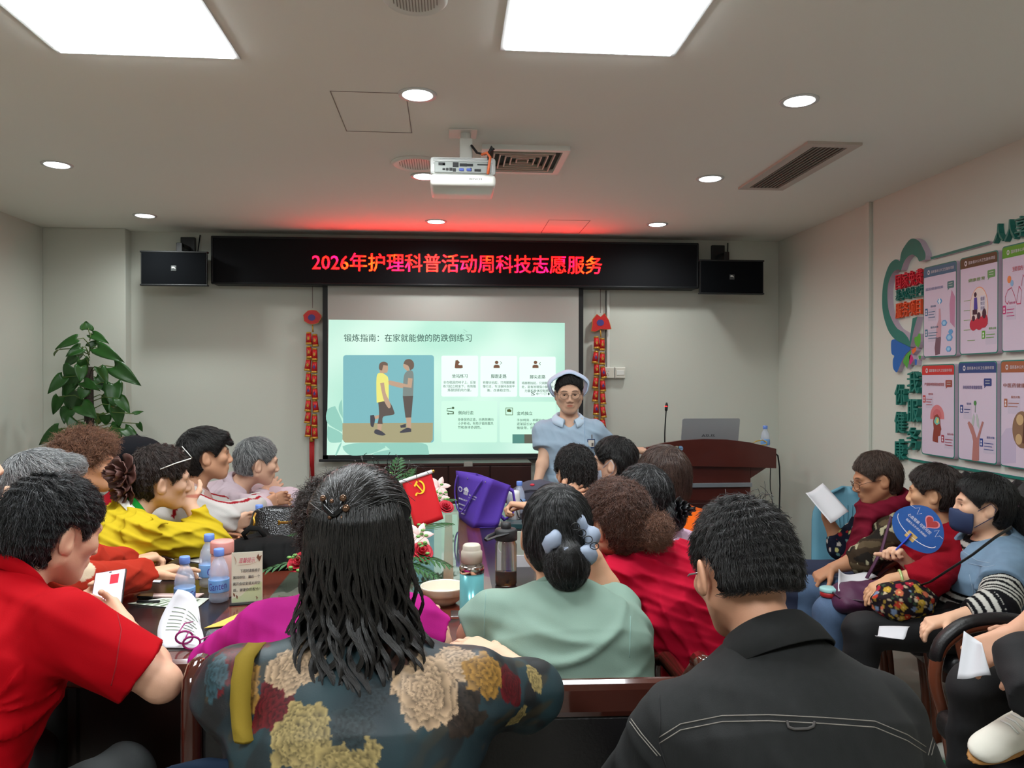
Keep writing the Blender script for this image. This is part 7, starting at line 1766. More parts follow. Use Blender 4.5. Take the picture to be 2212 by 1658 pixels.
# bags
def blob(name, prims, m, parent=None, res=.006, fold=(0, .05), seed=2, cut=None):
    lo = np.min([p_[1] for p_ in prims], 0) - .03; hi = np.max([p_[2] for p_ in prims], 0) + .03; F_ = Field(lo, hi, res)
    for p_ in prims: F_.op(p_, .025)
    if fold[0]: F_.disp(folds(seed, fold[0], fold[1]))
    F_.cut(lambda X, Y, Z: (TZ + .002 - Z) + 0*X + 0*Y) if cut is None else F_.cut(cut)
    V, Q = F_.mesh(1); return mesh_obj(name, V, Q, m, parent)
q = tb(602, 1186); I3 = np.eye(3)
hb = thing('handbag', 'black crocodile patterned handbag with gold clasp', 'bag', q)
M_croc = mat('croc_leather', (20, 20, 22), .22, coat=.3)
nt = M_croc.node_tree; vo = nt.nodes.new('ShaderNodeTexVoronoi'); vo.inputs['Scale'].default_value = 170; tcn = nt.nodes.new('ShaderNodeTexCoord'); nt.links.new(tcn.outputs['Object'], vo.inputs['Vector']); bn = nt.nodes.new('ShaderNodeBump'); bn.inputs['Strength'].default_value = .3; bn.inputs['Distance'].default_value = .006; nt.links.new(vo.outputs['Distance'], bn.inputs['Height']); nt.links.new(bn.outputs['Normal'], nt.nodes['Principled BSDF'].inputs['Normal'])
qq = npv(q); 
blob('bag_body', [slab(qq + (-.0, .02, .03), qq + (0.0, .05, .135), (1, .1, 0), .135, .05, .115, .035)], M_croc, hb, .006)
cz = a(617, 1128, 2.93); MB().box(cz, (.05, .008, .010), .002).box(cz + npv((-.024, -.002, 0)), (.006, .012, .018), .002).box(cz + npv((.024, -.002, 0)), (.006, .012, .018), .002).build('clasp', M_gold, hb)
ch = [a(552, 1108, 2.93), a(548, 1118, 2.91), a(550, 1128, 2.9), a(547, 1140, 2.9)]; MB().tube(ch, .004, 8).build('tassel_charm', mat('charm_gold', (190, 140, 50), .3, metal=.7), hb, True)
q2 = npv(tb(565, 1226)); bb_ = thing('cloth_bag', 'limp black cloth bag lying in front of the black handbag', 'bag', q2)
blob('bag_body', [el(q2 + (.0, .05, .03), I3, (.165, .11, .075)), el(q2 + (-.08, .06, .03), I3, (.11, .08, .05)), el(q2 + (.06, .03, .02), I3, (.10, .09, .06)), rc(q2 + (-.13, .08, .02), q2 + (-.03, .13, .10), .035, .02)], cloth('black_bag', (24, 24, 24), .9), bb_, .006, (.010, .07), 6)
hp = [Vector(q2) + Vector(v) for v in ((-.06, .06, .08), (-.075, .04, .115), (-.05, .03, .14), (-.02, .04, .135), (0, .06, .10))]
MB().tube(hp, .012, 8, flat=.4).build('handle', cloth('black_bag', (24, 24, 24), .9), bb_, True)
q3 = npv(tb(478, 1172)); th_ = thing('tan_bag', 'tan leather bag strap and flap under the yellow sleeve', 'bag', q3)
blob('bag_body', [el(q3 + (.02, .03, .012), I3, (.085, .05, .024))], mat('tan_leather'), th_, .005, (.003, .04), 3)
MB().tube([Vector(q3) + Vector(v) for v in ((-.06, .02, .03), (-.02, .0, .042), (.04, -.01, .040), (.10, .0, .026), (.13, .01, .008))], .012, 8, flat=.4).build('strap', mat('tan_leather'), th_, True)
MB().ell(q3 + npv((.03, -.02, .028)), (.014, .010, .012)).ell(q3 + npv((.075, -.015, .022)), (.009, .008, .009)).build('buckle', mat('rose_gold', (190, 130, 100), .3, metal=.8), th_, True)

# purple tote bag
def tp(px, py, Y): return Vector(a(px, py, Y))
fl, fr_, br_ = tb(992, 1120), tb(1021, 1141), tb(1075, 1138); bl = fl + (br_ - fr_)
Yf = (fl.y + fr_.y)/2; tfl, tfr, tbr = tp(985, 1016, fl.y), tp(1062, 1034, fr_.y - .01), tp(1103, 1048, br_.y + .04); tbl = tp(1030, 1022, bl.y + .05)
t = thing('tote_bag', 'purple non-woven tote bag with white printing standing on the table', 'bag', fl); M_pur = mat('tote_purple', (84, 52, 164), .7, bump=(500, .2), var=(12, .08))
def face(name, A_, B_, C_, D_, bulge, parent=t, nrm=1):
    n_ = (B_ - A_).cross(D_ - A_).normalized()*nrm; G = []
    for i in range(9):
        v = i/8; row = []
        for j in range(9):
            u = j/8; row.append(A_.lerp(B_, u).lerp(D_.lerp(C_, u), v) + n_*(bulge*sin(pi*u)*(.3 + .7*sin(pi*v)) + .0025*sin(9*u + 7*v)*sin(pi*u)*sin(pi*v)))
        G.append(row)
    return G
mb = MB().sheet(face('f', fl, fr_, tfr, tfl, .008)).sheet(face('s', fr_, br_, tbr, tfr, -.012)).sheet(face('b', br_, bl, tbl, tbr, .005)).sheet(face('l', bl, fl, tfl, tbl, -.01)); mb.add([fl, fr_, br_, bl], [(0, 1, 2, 3)])
o = mb.build('bag_shell', M_pur, t, True); solid(o, .0025, 0)
n_ = (fr_ - fl).cross(tfl - fl).normalized(); n_ = n_ if n_.dot(CAM - fl) > 0 else -n_
def fp(u, v, o_=.013): return fl.lerp(fr_, u).lerp(tfl.lerp(tfr, u), v) + n_*(o_)
hpts = [(.12, .93), (.05, .70), (.08, .42), (.25, .22), (.48, .22), (.66, .50), (.78, .80), (.84, .96)]
mb = MB(); hp = [fp(u, v, .014 + .012*sin(pi*i/7)) for i, (u, v) in enumerate(hpts)]
sm = []
for i in range(len(hp) - 1):
    for k in range(4): sm.append(hp[i].lerp(hp[i + 1], k/4))
sm.append(hp[-1])
for _ in range(3): sm = [sm[0]] + [(sm[i - 1] + sm[i]*2 + sm[i + 1])/4 for i in range(1, len(sm) - 1)] + [sm[-1]]
xf = (fr_ - fl).normalized(); G = [[q - xf*.010, q + xf*.010] for q in sm]; o = mb.sheet(G).build('front_handle', M_pur, t, True); solid(o, .003, 0)
hb2 = [tbr.lerp(tbl, .3) + Vector((0, .0, -.01)), tp(1108, 1060, 3.62), tp(1112, 1085, 3.60), tp(1108, 1110, 3.58), tp(1090, 1122, 3.55), tp(1080, 1112, 3.55)]
o = MB().sheet([[q + Vector((-.004, 0, -.008)), q + Vector((.004, 0, .008))] for q in hb2]).build('back_handle', M_pur, t, True); solid(o, .003, 0)
for u, v in ((.42, .91), (.93, .93)): MB().lathe([(.0001, .002), (.005, .0015), (.006, 0)], 14, fp(u, v, .012), Matrix(frame(n_)).transposed()).build('snap', M_chrome, t, True)
uvx = (tfr - tfl)*.55; uvy = (tfl - fl)
mb = MB()
mb.prism([fp(.22 + .075*cos(R(20*i)), .66 + .055*sin(R(20*i)), .0125) for i in range(18)], n_*.0006)
for k in range(4): mb.prism([fp(.36 + .04*k - .012, .58, .0125), fp(.36 + .04*k + .012, .58, .0125), fp(.36 + .04*k + .012, .64 + .03*(k % 2), .0125), fp(.36 + .04*k - .012, .64 + .03*(k % 2), .0125)], n_*.0006)
mb.prism([fp(.33, .66, .0125), fp(.52, .65, .0125), fp(.50, .70, .0125), fp(.43, .74, .0125), fp(.36, .71, .0125)], n_*.0006)
X1 = (fp(1, .55, 0) - fp(0, .55, 0))
for s_, u0, v0, L, h in (('健康服务中心', .56, .585, .34, .035), ('宣传手提袋', .56, .54, .30, .022), ('国家基本公共卫生服务', .17, .45, .52, .035), ('居民健康档案管理', .17, .34, .44, .03), ('健康教育服务项目', .2, .25, .40, .03), ('预防接种', .3, .17, .18, .03)): put_text(mb, s_, fp(u0, v0, .0128), X1*L*.85, uvy*h, n_*.0004, bold=.01)
mb.build('white_print', mat('print_white', (214, 210, 222), .6), t)
MB().prism([fp(.22 + .05*cos(R(30*i)), .66 + .037*sin(R(30*i)), .0134) for i in range(12)], n_*.0004).build('logo_ring', M_pur, t)

# white tumbler with strap, grey bag, bottle, card, box
q = tb(1109, 1121); t = thing('white_tumbler', 'white insulated tumbler held at the far right of the table', 'tumbler', q)
MB().lathe([(.030, 0), (.033, .004), (.033, .115), (.031, .125), (.030, .140), (.0001, .142)], 28, q).build('cup_body', mat('cup_white', (222, 224, 226), .3), t, True)
MB().tube([q + Vector((.033, -.01, .10)), q + Vector((.06, -.03, .07)), q + Vector((.075, -.03, .02)), q + Vector((.05, -.05, .006)), q + Vector((.02, -.06, .02)), q + Vector((.012, -.04, .05))], .003, 6).build('cord', M_black, t, True)
q = npv(tb(1165, 1098)); t = thing('soft_bag', 'grey soft fabric bag with small red mark behind the white tumbler', 'bag', q); m_ = cloth('slate', (88, 88, 102), .8)
blob('bag_body', [el(q + (0, .06, .06), I3, (.15, .09, .085)), el(q + (.07, .06, .04), I3, (.13, .09, .05))], m_, t, .007, (.004, .07), 9)
MB().tube([q + npv((-.14, .0, .085)), q + npv((-.05, -.03, .105)), q + npv((.06, -.03, .10)), q + npv((.18, .0, .06))], .004, 6).build('zip_seam', mat('slate_dark', (60, 60, 70), .7), t, True)
mk = a(1150, 1047, q[1] + .01); MB().ell(mk, (.013, .012, .008)).build('red_mark', mat('mark_red', (190, 40, 60), .5), t, True)
q = tb(1093, 1262); t = thing('drinking_bottle', 'clear tea bottle with black lid and carry loop beside the grey bun', 'bottle', q); r_ = .036
MB().lathe([(r_ - .004, 0), (r_, .006), (r_, .135), (r_ - .006, .150), (r_ - .008, .155)], 28, q).build('bottle_body', mat('clear_plastic', (226, 224, 218), .05, trans=.95, ior=1.25), t, True)
MB().lathe([(.0001, .003), (r_ - .005, .003), (r_ - .004, .045), (.0001, .046)], 28, q).build('tea', mat('tea', (150, 84, 40), .1, trans=.7, ior=1.2), t, True)
mb = MB().lathe([(r_ + .001, .150), (r_ + .002, .152), (r_ + .002, .182), (r_ - .004, .188), (.0001, .189)], 28, q).lathe([(.016, .187), (.017, .189), (.016, .208), (.0001, .209)], 20, q); mb.build('lid', mat('lid_black', (30, 31, 33), .5), t, True)
lp = [Vector(q) + Vector(v) for v in ((r_*.9, -.01, .180), (.0, -.035, .176), (-.035, -.045, .170), (-.062, -.045, .160), (-.070, -.038, .158), (-.060, -.025, .165), (-.035, -.01, .172))]
MB().tube(lp, .008, 8, flat=.45).build('carry_loop', MATS['lid_black'], t, True)
q = tb(1122, 1228); t = thing('desk_card', 'small grey upright card with a white slip, left of the grey bun', 'card', q)
MB().box(q + Vector((.02, .03, .065)), (.075, .006, .13), .002).build('panel', mat('panel_grey', (166, 172, 160), .6), t); MB().box(q + Vector((.02, .024, .022)), (.072, .003, .044), .0005).build('slip', M_paper, t)
flat('tablet_case', [(1083, 1141), (1082, 1132), (1160, 1132), (1165, 1142)], .002, mat('case_teal', (34, 66, 70), .4), 'dark teal flat case at the foot of the purple bag', 'case', .02)
flat('notebook', [(1072, 1136), (1076, 1128), (1150, 1126), (1150, 1133)], .0, mat('notebook_pale', (176, 186, 176), .6), 'pale notebook behind the teal case', 'notebook', .006)
# bowl and teal flask
q = tb(958, 1303); t = thing('bowl', 'white ceramic bowl on the table beside the teal flask', 'bowl', q)
MB().lathe([(.0001, .006), (.026, .006), (.028, 0), (.034, 0), (.040, .006), (.058, .020), (.066, .034), (.068, .034), (.070, .052), (.0715, .056), (.069, .057), (.066, .054), (.060, .03), (.045, .016), (.0001, .012)], 44, q).build('bowl_body', mat('ceramic', (216, 208, 190), .25, coat=.4), t, True)
q = tb(1019, 1369); t = thing('vacuum_flask', 'tall teal vacuum flask with cream cap', 'flask', q); r_ = .0325
MB().lathe([(r_ - .002, 0), (r_, .003), (r_, .012), (r_*.99, .014), (r_, .016), (r_, .168)], 40, q).build('flask_body', mat('flask_teal', (104, 178, 184), .22, metal=.35, coat=.4), t, True)
MB().lathe([(r_ + .0008, .166), (r_ + .001, .182), (r_ - .002, .186), (r_ - .005, .188), (r_ - .005, .196)], 40, q).build('steel_band', mat('steel_bright', (200, 190, 186), .15, metal=1.0), t, True)
MB().lathe([(r_ - .004, .194), (r_ - .004, .222), (r_ - .007, .226), (r_ - .008, .228), (r_ - .0085, .238), (r_ - .012, .242), (.0001, .243)], 40, q).build('flask_cap', mat('cap_cream', (190, 182, 166), .4), t, True)
MB().lathe([(r_ - .0005, 0), (r_ + .0005, .001), (r_ + .0005, .011), (r_ - .0005, .012)], 40, q).build('base_ring', mat('ring_teal_dark', (40, 90, 96), .3), t, True)

# flower arrangement
fc = Vector((-.29, 2.95, TZ)); t = thing('flower_arrangement', 'long table flower arrangement of red roses, pale lilies and palm fronds', 'flowers', fc)
MB().box(fc + Vector((0, 0, .03)), (.16, .80, .06), .02).build('foam_base', mat('foam_green', (38, 62, 36), .9), t)
M_frond = mat('frond_green', (38, 84, 40), .5, var=(20, .3)); M_rose = mat('rose_red', (176, 22, 44), .6); M_lily = mat('lily_pale', (224, 190, 186), .6, var=(30, .15)); M_fern = mat('filler_green', (108, 160, 84), .6)
def frond(p0, p1, sag, wd, n=13):
    p0 = Vector(p0); p1 = Vector(p1); mid = (p0 + p1)/2 + Vector((0, 0, sag)); mb = MB(); sp_ = []
    for i in range(n + 1):
        u = i/n; sp_.append(p0*(1 - u)**2 + mid*2*u*(1 - u) + p1*u*u)
    mb.tube(sp_, [.003*(1 - .7*i/n) for i in range(n + 1)], 5)
    for i in range(2, n):
        tn = (sp_[i + 1] - sp_[i - 1]).normalized(); sd = tn.cross(Vector((0, 0, 1)));
        if sd.length < .2: sd = Vector((1, 0, 0))
        sd.normalize(); u = i/n; L = wd*sin(pi*min(1, .18 + .8*u))**.7
        for sg in (-1, 1):
            b = sp_[i]; tip = b + (sd*sg*.8 + tn*.75).normalized()*L + Vector((0, 0, -.15*L)); w2 = tn*.009; m2 = b.lerp(tip, .45)
            mb.add([b, m2 - w2 + Vector((0, 0, .003)), tip, m2 + w2 + Vector((0, 0, .003))], [(0, 1, 2, 3)])
    o = mb.build('palm_frond', M_frond, t); solid(o, .0008, 0)
for p0, p1, sg_, wd in ((fc + Vector((.02, .3, .08)), tp(862, 988, 3.4), .06, .075), (fc + Vector((.02, .3, .08)), tp(893, 1012, 3.35), .06, .07), (fc + Vector((.05, .25, .06)), tp(985, 1078, 3.3), .07, .08), (fc + Vector((.05, -.1, .06)), tp(978, 1130, 3.1), .06, .08),
                        (fc + Vector((.05, -.30, .07)), tp(978, 1226, 2.55), .05, .075), (fc + Vector((.04, -.35, .06)), tp(950, 1250, 2.5), .05, .07), (fc + Vector((-.05, -.3, .06)), fc + Vector((-.36, -.42, .04)), .06, .07), (fc + Vector((-.05, .1, .06)), fc + Vector((-.36, .12, .06)), .07, .08), (fc + Vector((-.03, .35, .07)), fc + Vector((-.12, .72, .12)), .08, .08), (fc + Vector((0, -.38, .06)), fc + Vector((-.04, -.66, .05)), .05, .07)):
    frond(p0, p1, sg_, wd)
def rose(c, r, ax=(0, -.3, 1), m=M_rose, nm='rose'):
    x, y, z = frame(ax); c = Vector(c); mb = MB(); rs = random.Random(int(c.x*1000))
    for l in range(4):
        n = 3 + l; rad = r*(.25 + .25*l)
        for i in range(n):
            t0 = 2*pi*(i + .5*l)/n; G = []
            for a_ in range(5):
                row = []
                for b_ in range(6):
                    u = a_/4; v = -1 + 2*b_/5; th_ = t0 + v*(.75 if l else 1.2); rr = rad*(.25 + .75*u) + r*.10*u*u*(l > 1); row.append(c + (x*cos(th_) + y*sin(th_))*rr + z*(r*(.1 + .85*u*(1 - .17*l)) - .12*r*v*v*u))
                G.append(row)
            mb.sheet(G)
    o = mb.build(nm, m, t, True); solid(o, .0012, 0); return o
def lily(c, r, ax):
    x, y, z = frame(ax); c = Vector(c); mb = MB()
    for i in range(6):
        t0 = 2*pi*i/6; d_ = x*cos(t0) + y*sin(t0); s_ = z.cross(d_); G = []
        for a_ in range(6):
            u = a_/5; w2 = r*.24*sin(pi*min(1, .12 + .86*u)); ctr = c + d_*(r*u) + z*(r*(.55*u - .45*u*u)); G.append([ctr - s_*w2, ctr - z*.10*w2, ctr + s_*w2])
        mb.sheet(G)
    o = mb.build('lily', M_lily, t, True); solid(o, .001, 0)
for px, py, Y, r in ((909, 1190, 2.62, .036), (650, 1212, 2.52, .036), (962, 1092, 3.15, .030)): rose(tp(px, py, Y) - Vector((0, 0, .012)), r, (.25 if px > 700 else -.2, -.6, .7))
for v in ((-.08, -.25, .10), (.03, -.1, .12), (-.05, .12, .13), (.05, .30, .11), (.07, -.38, .08)): rose(fc + Vector(v), .033)
for px, py, Y in ((905, 1158, 2.68), (945, 1078, 3.2), (948, 1052, 3.3), (796, 1040, 3.3)): lily(tp(px, py, Y) - Vector((0, 0, .0)), .055, (.3, -.7, .6))
for v in ((-.07, 0, .12), (.02, .2, .13), (-.02, -.2, .12)): lily(fc + Vector(v), .06, (0, -.2, 1))
mb = MB(); rs = random.Random(4)
for px, py, Y in ((900, 1148, 2.70), (905, 1172, 2.62), (948, 1062, 3.2), (952, 1072, 3.2), (640, 1216, 2.5), (905, 1210, 2.6), (830, 1030, 3.3)):
    c_ = tp(px, py, Y)
    for k in range(9): o_ = Vector((rs.uniform(-.03, .03), rs.uniform(-.03, .03), rs.uniform(-.02, .03))); mb.ell(c_ + o_, (.008, .008, .005), 8, 5).tube([c_ + o_, fc + (c_ - fc)*.7 + Vector((0, 0, -.02))], .001, 4)
mb.build('filler_sprigs', M_fern, t, True)
# party flag
fq = [tp(868, 1040, 2.78), tp(931, 1019, 2.80), tp(958, 1120, 2.78), tp(897, 1142, 2.76)]
t = thing('small_flag', 'small red flag with yellow hammer and sickle on a stick in the flowers', 'flag', fc + Vector((0, -.15, .05)))
G = []
for i in range(11):
    v = i/10; row = []
    for j in range(9): u = j/8; row.append(fq[0].lerp(fq[1], u).lerp(fq[3].lerp(fq[2], u), v) + Vector((0, -.004*sin(7*u + 3*v)*v, 0)))
    G.append(row)
o = MB().sheet(G).build('flag_cloth', mat('flag_red', (206, 18, 30), .7), t, True); solid(o, .0012, 0)
def fg(u, v, o_=.0035): return fq[0].lerp(fq[1], u).lerp(fq[3].lerp(fq[2], u), v) + Vector((0, -o_ - .004*sin(7*u + 3*v)*v, 0))
mb = MB(); arc = [(.50 + .16*cos(R(an)), .22 + .13*sin(R(an)), .011 + .017*max(0, sin(R((an + 70)*1.0 + 10)))) for an in range(-75, 150, 15)]
mb.prism([fg(u + w_*cos(math.atan2(v - .22, u - .50)), v + w_*sin(math.atan2(v - .22, u - .50))) for u, v, w_ in arc] + [fg(u - w_*cos(math.atan2(v - .22, u - .50)), v - w_*sin(math.atan2(v - .22, u - .50))) for u, v, w_ in arc[::-1]], (0, -.0006, 0))
mb.prism([fg(.36, .30), fg(.39, .335), fg(.325, .375), fg(.30, .345)], (0, -.0006, 0)).prism([fg(.40, .13), fg(.43, .11), fg(.60, .33), fg(.57, .35)], (0, -.0006, 0)).prism([fg(.34, .155), fg(.47, .075), fg(.50, .105), fg(.37, .19)], (0, -.0006, 0))
mb.build('emblem', mat('flag_yellow', (238, 200, 40), .6), t)
MB().tube([fq[0] + Vector((-.06, .004, -.024)), fq[0] + Vector((0, 0, 0)), fq[1] + Vector((.004, 0, .002))], .007, 10).build('stick', mat('stick_white', (206, 204, 206), .5), t, True)
MB().tube([fq[0] + Vector((-.06, .004, -.024)), fc + Vector((-.02, -.12, .05))], .005, 8).build('stick_foot', mat('stick_white'), t, True)
MB().ell(fq[1] + Vector((.008, 0, .003)), (.006, .006, .006), 12, 8).build('finial', M_gold, t, True)

# ================================================================ BAGS, PAPERS AND FANS WITH PEOPLE
# shoulder bag of the person in the floral blouse
t = thing('shoulder_bag', 'navy shoulder bag with mustard strap on the floral blouse', 'bag', a(480, 1640, 1.12))
from mathutils.bvhtree import BVHTree
def surf_pts(o, pts, off):
    bv = BVHTree.FromPolygons([v.co + wloc(o) for v in o.data.vertices], [list(f.vertices) for f in o.data.polygons]); out = []
    for x, y in pts:
        d = ray(x, y).normalized(); h = bv.ray_cast(CAM, d)
        out.append((h[0] - d*off) if h[0] is not None else None)
    return out
sp_ = surf_pts(F1.clothes[0], [(600, 1336), (570, 1352), (545, 1380), (530, 1420), (522, 1470), (520, 1520), (524, 1570), (528, 1600)], .010); sp_ = [x for x in sp_ if x is not None]
pts = sp_
if len(pts) > 3:
    front = pts[0] + Vector((.02, .10, -.05)); pts = [front, pts[0] + Vector((.005, .05, .004))] + pts
    G = [[q + Vector((-.014, -.001, 0)), q + Vector((0, -.006, .0)), q + Vector((.014, -.001, 0))] for q in pts]; o = MB().sheet(G).build('strap', cloth('mustard_strap', (150, 126, 44), .8), t, True); solid(o, .006, 0)
q = npv(a(480, 1652, 1.14)); blob('bag_body', [slab(q + (0, .0, -.16), q + (0, .0, -.0), (1, .1, 0), .095, .035, .085, .012)], cloth('navy_bag', (30, 44, 64), .8), t, .005, (.004, .06), 3, cut=lambda X, Y, Z: Z - (q[2] + .01) + 0*X + 0*Y)
# papers held on the right
def held(name, pts, label, cat='paper', m=M_paper, curl=.012, th=.0008):
    A_, B_, C_, D_ = [Vector(a(*p_)) for p_ in pts]; n_ = (B_ - A_).cross(D_ - A_).normalized(); G = []
    for i in range(9):
        v = i/8; G.append([A_.lerp(B_, j/8).lerp(D_.lerp(C_, j/8), v) + n_*curl*sin(pi*j/8*1.3 + v) for j in range(9)])
    o = MB().sheet(G).build(name, m, None, True); solid(o, th, 0); return tag(o, label, cat)
held('paper_sheet', ((1740, 1064, 3.54), (1776, 1046, 3.60), (1832, 1108, 3.44), (1796, 1126, 3.38)), 'white sheet being read by the person with the burgundy scarf')
held('paper_sheet', ((1812, 1228, 3.02), (1868, 1240, 3.10), (1890, 1252, 3.02), (1816, 1270, 2.86)), 'crumpled white sheet on top of the purple bag', curl=.02)
held('folded_paper', ((1890, 1372, 2.44), (1900, 1358, 2.50), (1966, 1360, 2.46), (1950, 1374, 2.40)), 'folded white leaflet on the black trousers below the striped sleeve', 'paper')
held('paper_sheet', ((2082, 1362, 1.80), (2126, 1392, 1.74), (2147, 1462, 1.70), (2062, 1462, 1.76)), 'white sheet hanging from the hand at the right edge')
# purple bag on the lap
q = npv(a(1850, 1285, 2.88)); t = thing('lap_bag', 'dark purple zipped bag on the lap of the person in the red cardigan', 'bag', q); m_ = mat('bag_plum', (72, 30, 62), .55, bump=(400, .2))
blob('bag_body', [slab(q + (-.02, .06, -.02), q + (.16, .04, -.01), (0, .3, 1), .055, .12, .06, .12), slab(q + (-.06, .0, -.035), q + (.1, -.02, -.03), (0, .3, 1), .035, .08, .035, .08)], m_, t, .006, (.003, .05), 3, cut=lambda X, Y, Z: .45 - Z + 0*X + 0*Y)
MB().tube([q + npv((-.085, .06, .012)), q + npv((-.085, -.03, .0)), q + npv((-.02, -.09, .002)), q + npv((.1, -.10, .004))], .004, 6).build('zip', mat('zip_plum', (50, 20, 44), .4), t, True)
MB().tube([q + npv((.10, .10, .04)), q + npv((.2, .16, .14)), q + npv((.24, .16, .28)), Vector(S2.Nb + S2.Fb*.1 + npv((0, .0, -.05)))], .008, 6, flat=.4).build('strap', m_, t, True)
# hand fan
hand = Vector(S3.wr['r']); ftilt = a(1985, 1140, 2.82); fcn = Vector(ftilt); nrm = (CAM - fcn).normalized(); nrm = (nrm + Vector((-.35, 0, .1))).normalized()
ux = (Vector(a(2020, 1190, 2.82)) - Vector(a(1950, 1120, 2.82))); ux = (ux - nrm*ux.dot(nrm)).normalized(); uy = nrm.cross(ux)
hx = (Vector(a(1925, 1190, 2.84)) - fcn); hx = (hx - nrm*hx.dot(nrm)).normalized(); hy = nrm.cross(hx)
t = thing('hand_fan', 'blue printed hand fan with a red heart, held by the person in the denim vest', 'fan', fcn)
def FP(u, v, o_=.0): return fcn - hx*v + hy*u + nrm*o_     # v away from the handle
outl = [(.095*cos(t_)*(1 + .06*cos(2*t_)), .086*sin(t_)*(1 + .04*cos(3*t_)) - .012*abs(cos(t_))**3) for t_ in [2*pi*i/48 for i in range(48)]]
MB().prism([FP(u, v, -.001) for u, v in outl], nrm*.0022).build('leaf', mat('fan_blue', (28, 80, 150), .3, var=(14, .25)), t)
mb = MB(); mb.tube([FP(.095*cos(t_)*.93, -.03 + .035*sin(t_) + .02, .0015) for t_ in [pi + pi*i/16 for i in range(17)]], .0016, 5); mb.tube([FP(-.08, .045, .0015), FP(-.06, .048, .0015), FP(-.05, .062, .0015), FP(-.04, .035, .0015), FP(-.03, .05, .0015)], .0009, 5).tube([FP(.045, .03, .0015), FP(.055, .045, .0015), FP(.062, .015, .0015), FP(.07, .03, .0015), FP(.085, .03, .0015)], .0009, 5)
sgn = 1 if hy.dot(RGT) > 0 else -1
def ftext(mb, s_, u0, v0, L, h): 
    X_ = hy*sgn*L; put_text(mb, s_, FP(sgn*u0, v0, .0016), X_, -hx*h, bold=.015)
ftext(mb, '心血管病 可防可控', -.062, .008, .105, .013); ftext(mb, '健康生活方式从我做起', -.055, -.010, .095, .009)
mb.build('white_print', mat('print_white'), t)
ht = lambda k: [FP(sgn*.018 + k*.026*(16*sin(t_)**3)/16, .046 + k*.024*(13*cos(t_) - 5*cos(2*t_) - 2*cos(3*t_) - cos(4*t_))/16, .0014 + .0004*(1.2 - k)) for t_ in [2*pi*i/28 for i in range(28)]]
MB().prism(ht(1.15), nrm*.0004).build('heart_edge', mat('fan_pink', (206, 130, 140), .4), t); MB().prism(ht(.95), nrm*.0006).build('heart', mat('fan_red', (160, 40, 40), .4), t)
MB().prism([FP(sgn*.0 - .018, -.058, .0015), FP(sgn*.0 + .022, -.058, .0015), FP(.022, -.03, .0015), FP(-.018, -.03, .0015)], nrm*.0005).build('gold_picture', mat('fan_gold', (196, 160, 90), .4), t)
hd_ = [FP(-.004, -.035, .004), FP(0, -.07, .004), FP(0, -.11, .003), FP(0, -.165, .003)]
MB().tube(hd_, [.009, .011, .009, .010], 10, flat=.35).build('fan_handle', mat('fan_handle_blue', (30, 70, 190), .35), t, True)
# floral shoulder bag of the vest wearer with black strap
q = npv(a(1955, 1295, 2.70)); t = thing('shoulder_bag', 'black floral drawstring bag on the lap of the person in the denim vest', 'bag', q)
lo = q - (.22, .16, .16); hi = q + (.22, .16, .16); BF = Field(lo, hi, .006); BF.op(el(q, I3, (.12, .075, .072)), .02); BF.op(el(q + (-.05, .0, -.02), I3, (.07, .06, .05)), .03); BF.op(rc(q + (.06, .02, .05), q + (.12, .05, .09), .03, .015), .03); BF.disp(folds(8, .006, .05)); V, Q = BF.mesh(1)
dd, ii = worley(V, 30, 21); d2, i2 = worley(V, 55, 4); cc = np.tile(C(34, 26, 32), (len(V), 1)); k = d2 < .35; cc[k] = pick(i2, [C(200, 180, 150), C(170, 140, 60), C(60, 80, 60)])[k]; k = dd < .40; cc[k] = pick(ii, [C(186, 60, 40), C(206, 110, 80), C(196, 160, 60), C(120, 140, 170), C(176, 40, 60)])[k]; k = dd < .12; cc[k] = C(230, 190, 120)
mesh_obj('bag_body', V, Q, M_vc, t, True, cc)
MB().tube([Vector(q) + Vector((.05, .0, .05)), Vector(a(2010, 1256, 2.60)), Vector(a(2050, 1230, 2.50)), Vector(a(2100, 1198, 2.44)), Vector(a(2150, 1160, 2.46)), Vector(a(2185, 1138, 2.52))], .006, 8, flat=.5).build('strap', M_black, t, True)
# round arm end with tissue pack between the seats, pale blue panel chair
k_ = S2.kn['l']; q = Vector((k_[0] - .01, k_[1], .582)); t = thing('round_box', 'small round teal lidded box with red base in front of the purple bag', 'box', q)
t2 = None
MB().lathe([(.0001, 0), (.030, 0), (.034, .005), (.034, .024)], 28, q).build('box_body', mat('box_red', (170, 40, 44), .4), t, True); MB().lathe([(.035, .021), (.036, .024), (.036, .034), (.032, .037), (.0001, .038)], 28, q).build('lid', mat('lid_teal', (150, 196, 196), .4), t, True)
q = a(1830, 1130, 3.72); t = thing('plastic_chair', 'pale blue round backed chair behind the reading person', 'chair', (q[0], q[1], 0)); mb = MB(); M_pb = mat('pale_blue', (98, 150, 170), .55, var=(8, .06))
qq = Vector(q); n2 = Vector((-.5, -.85, 0)).normalized(); sx_ = Vector((n2.y, -n2.x, 0)); G = []
for i in range(11):
    v = i/10; z = .45 + .45*v; wd = .17 if v < .6 else .17*math.sqrt(max(.02, 1 - ((v - .6)/.405)**2)); G.append([Vector((qq.x, qq.y, 0)) + sx_*(wd*k/5) + n2*(-.04*(1 - (k/5)**2) - .05*v) + Vector((0, 0, z)) for k in range(-5, 6)])
o = MB().sheet(G).build('backrest', M_pb, t, True); solid(o, .012, 0)
mb = MB()
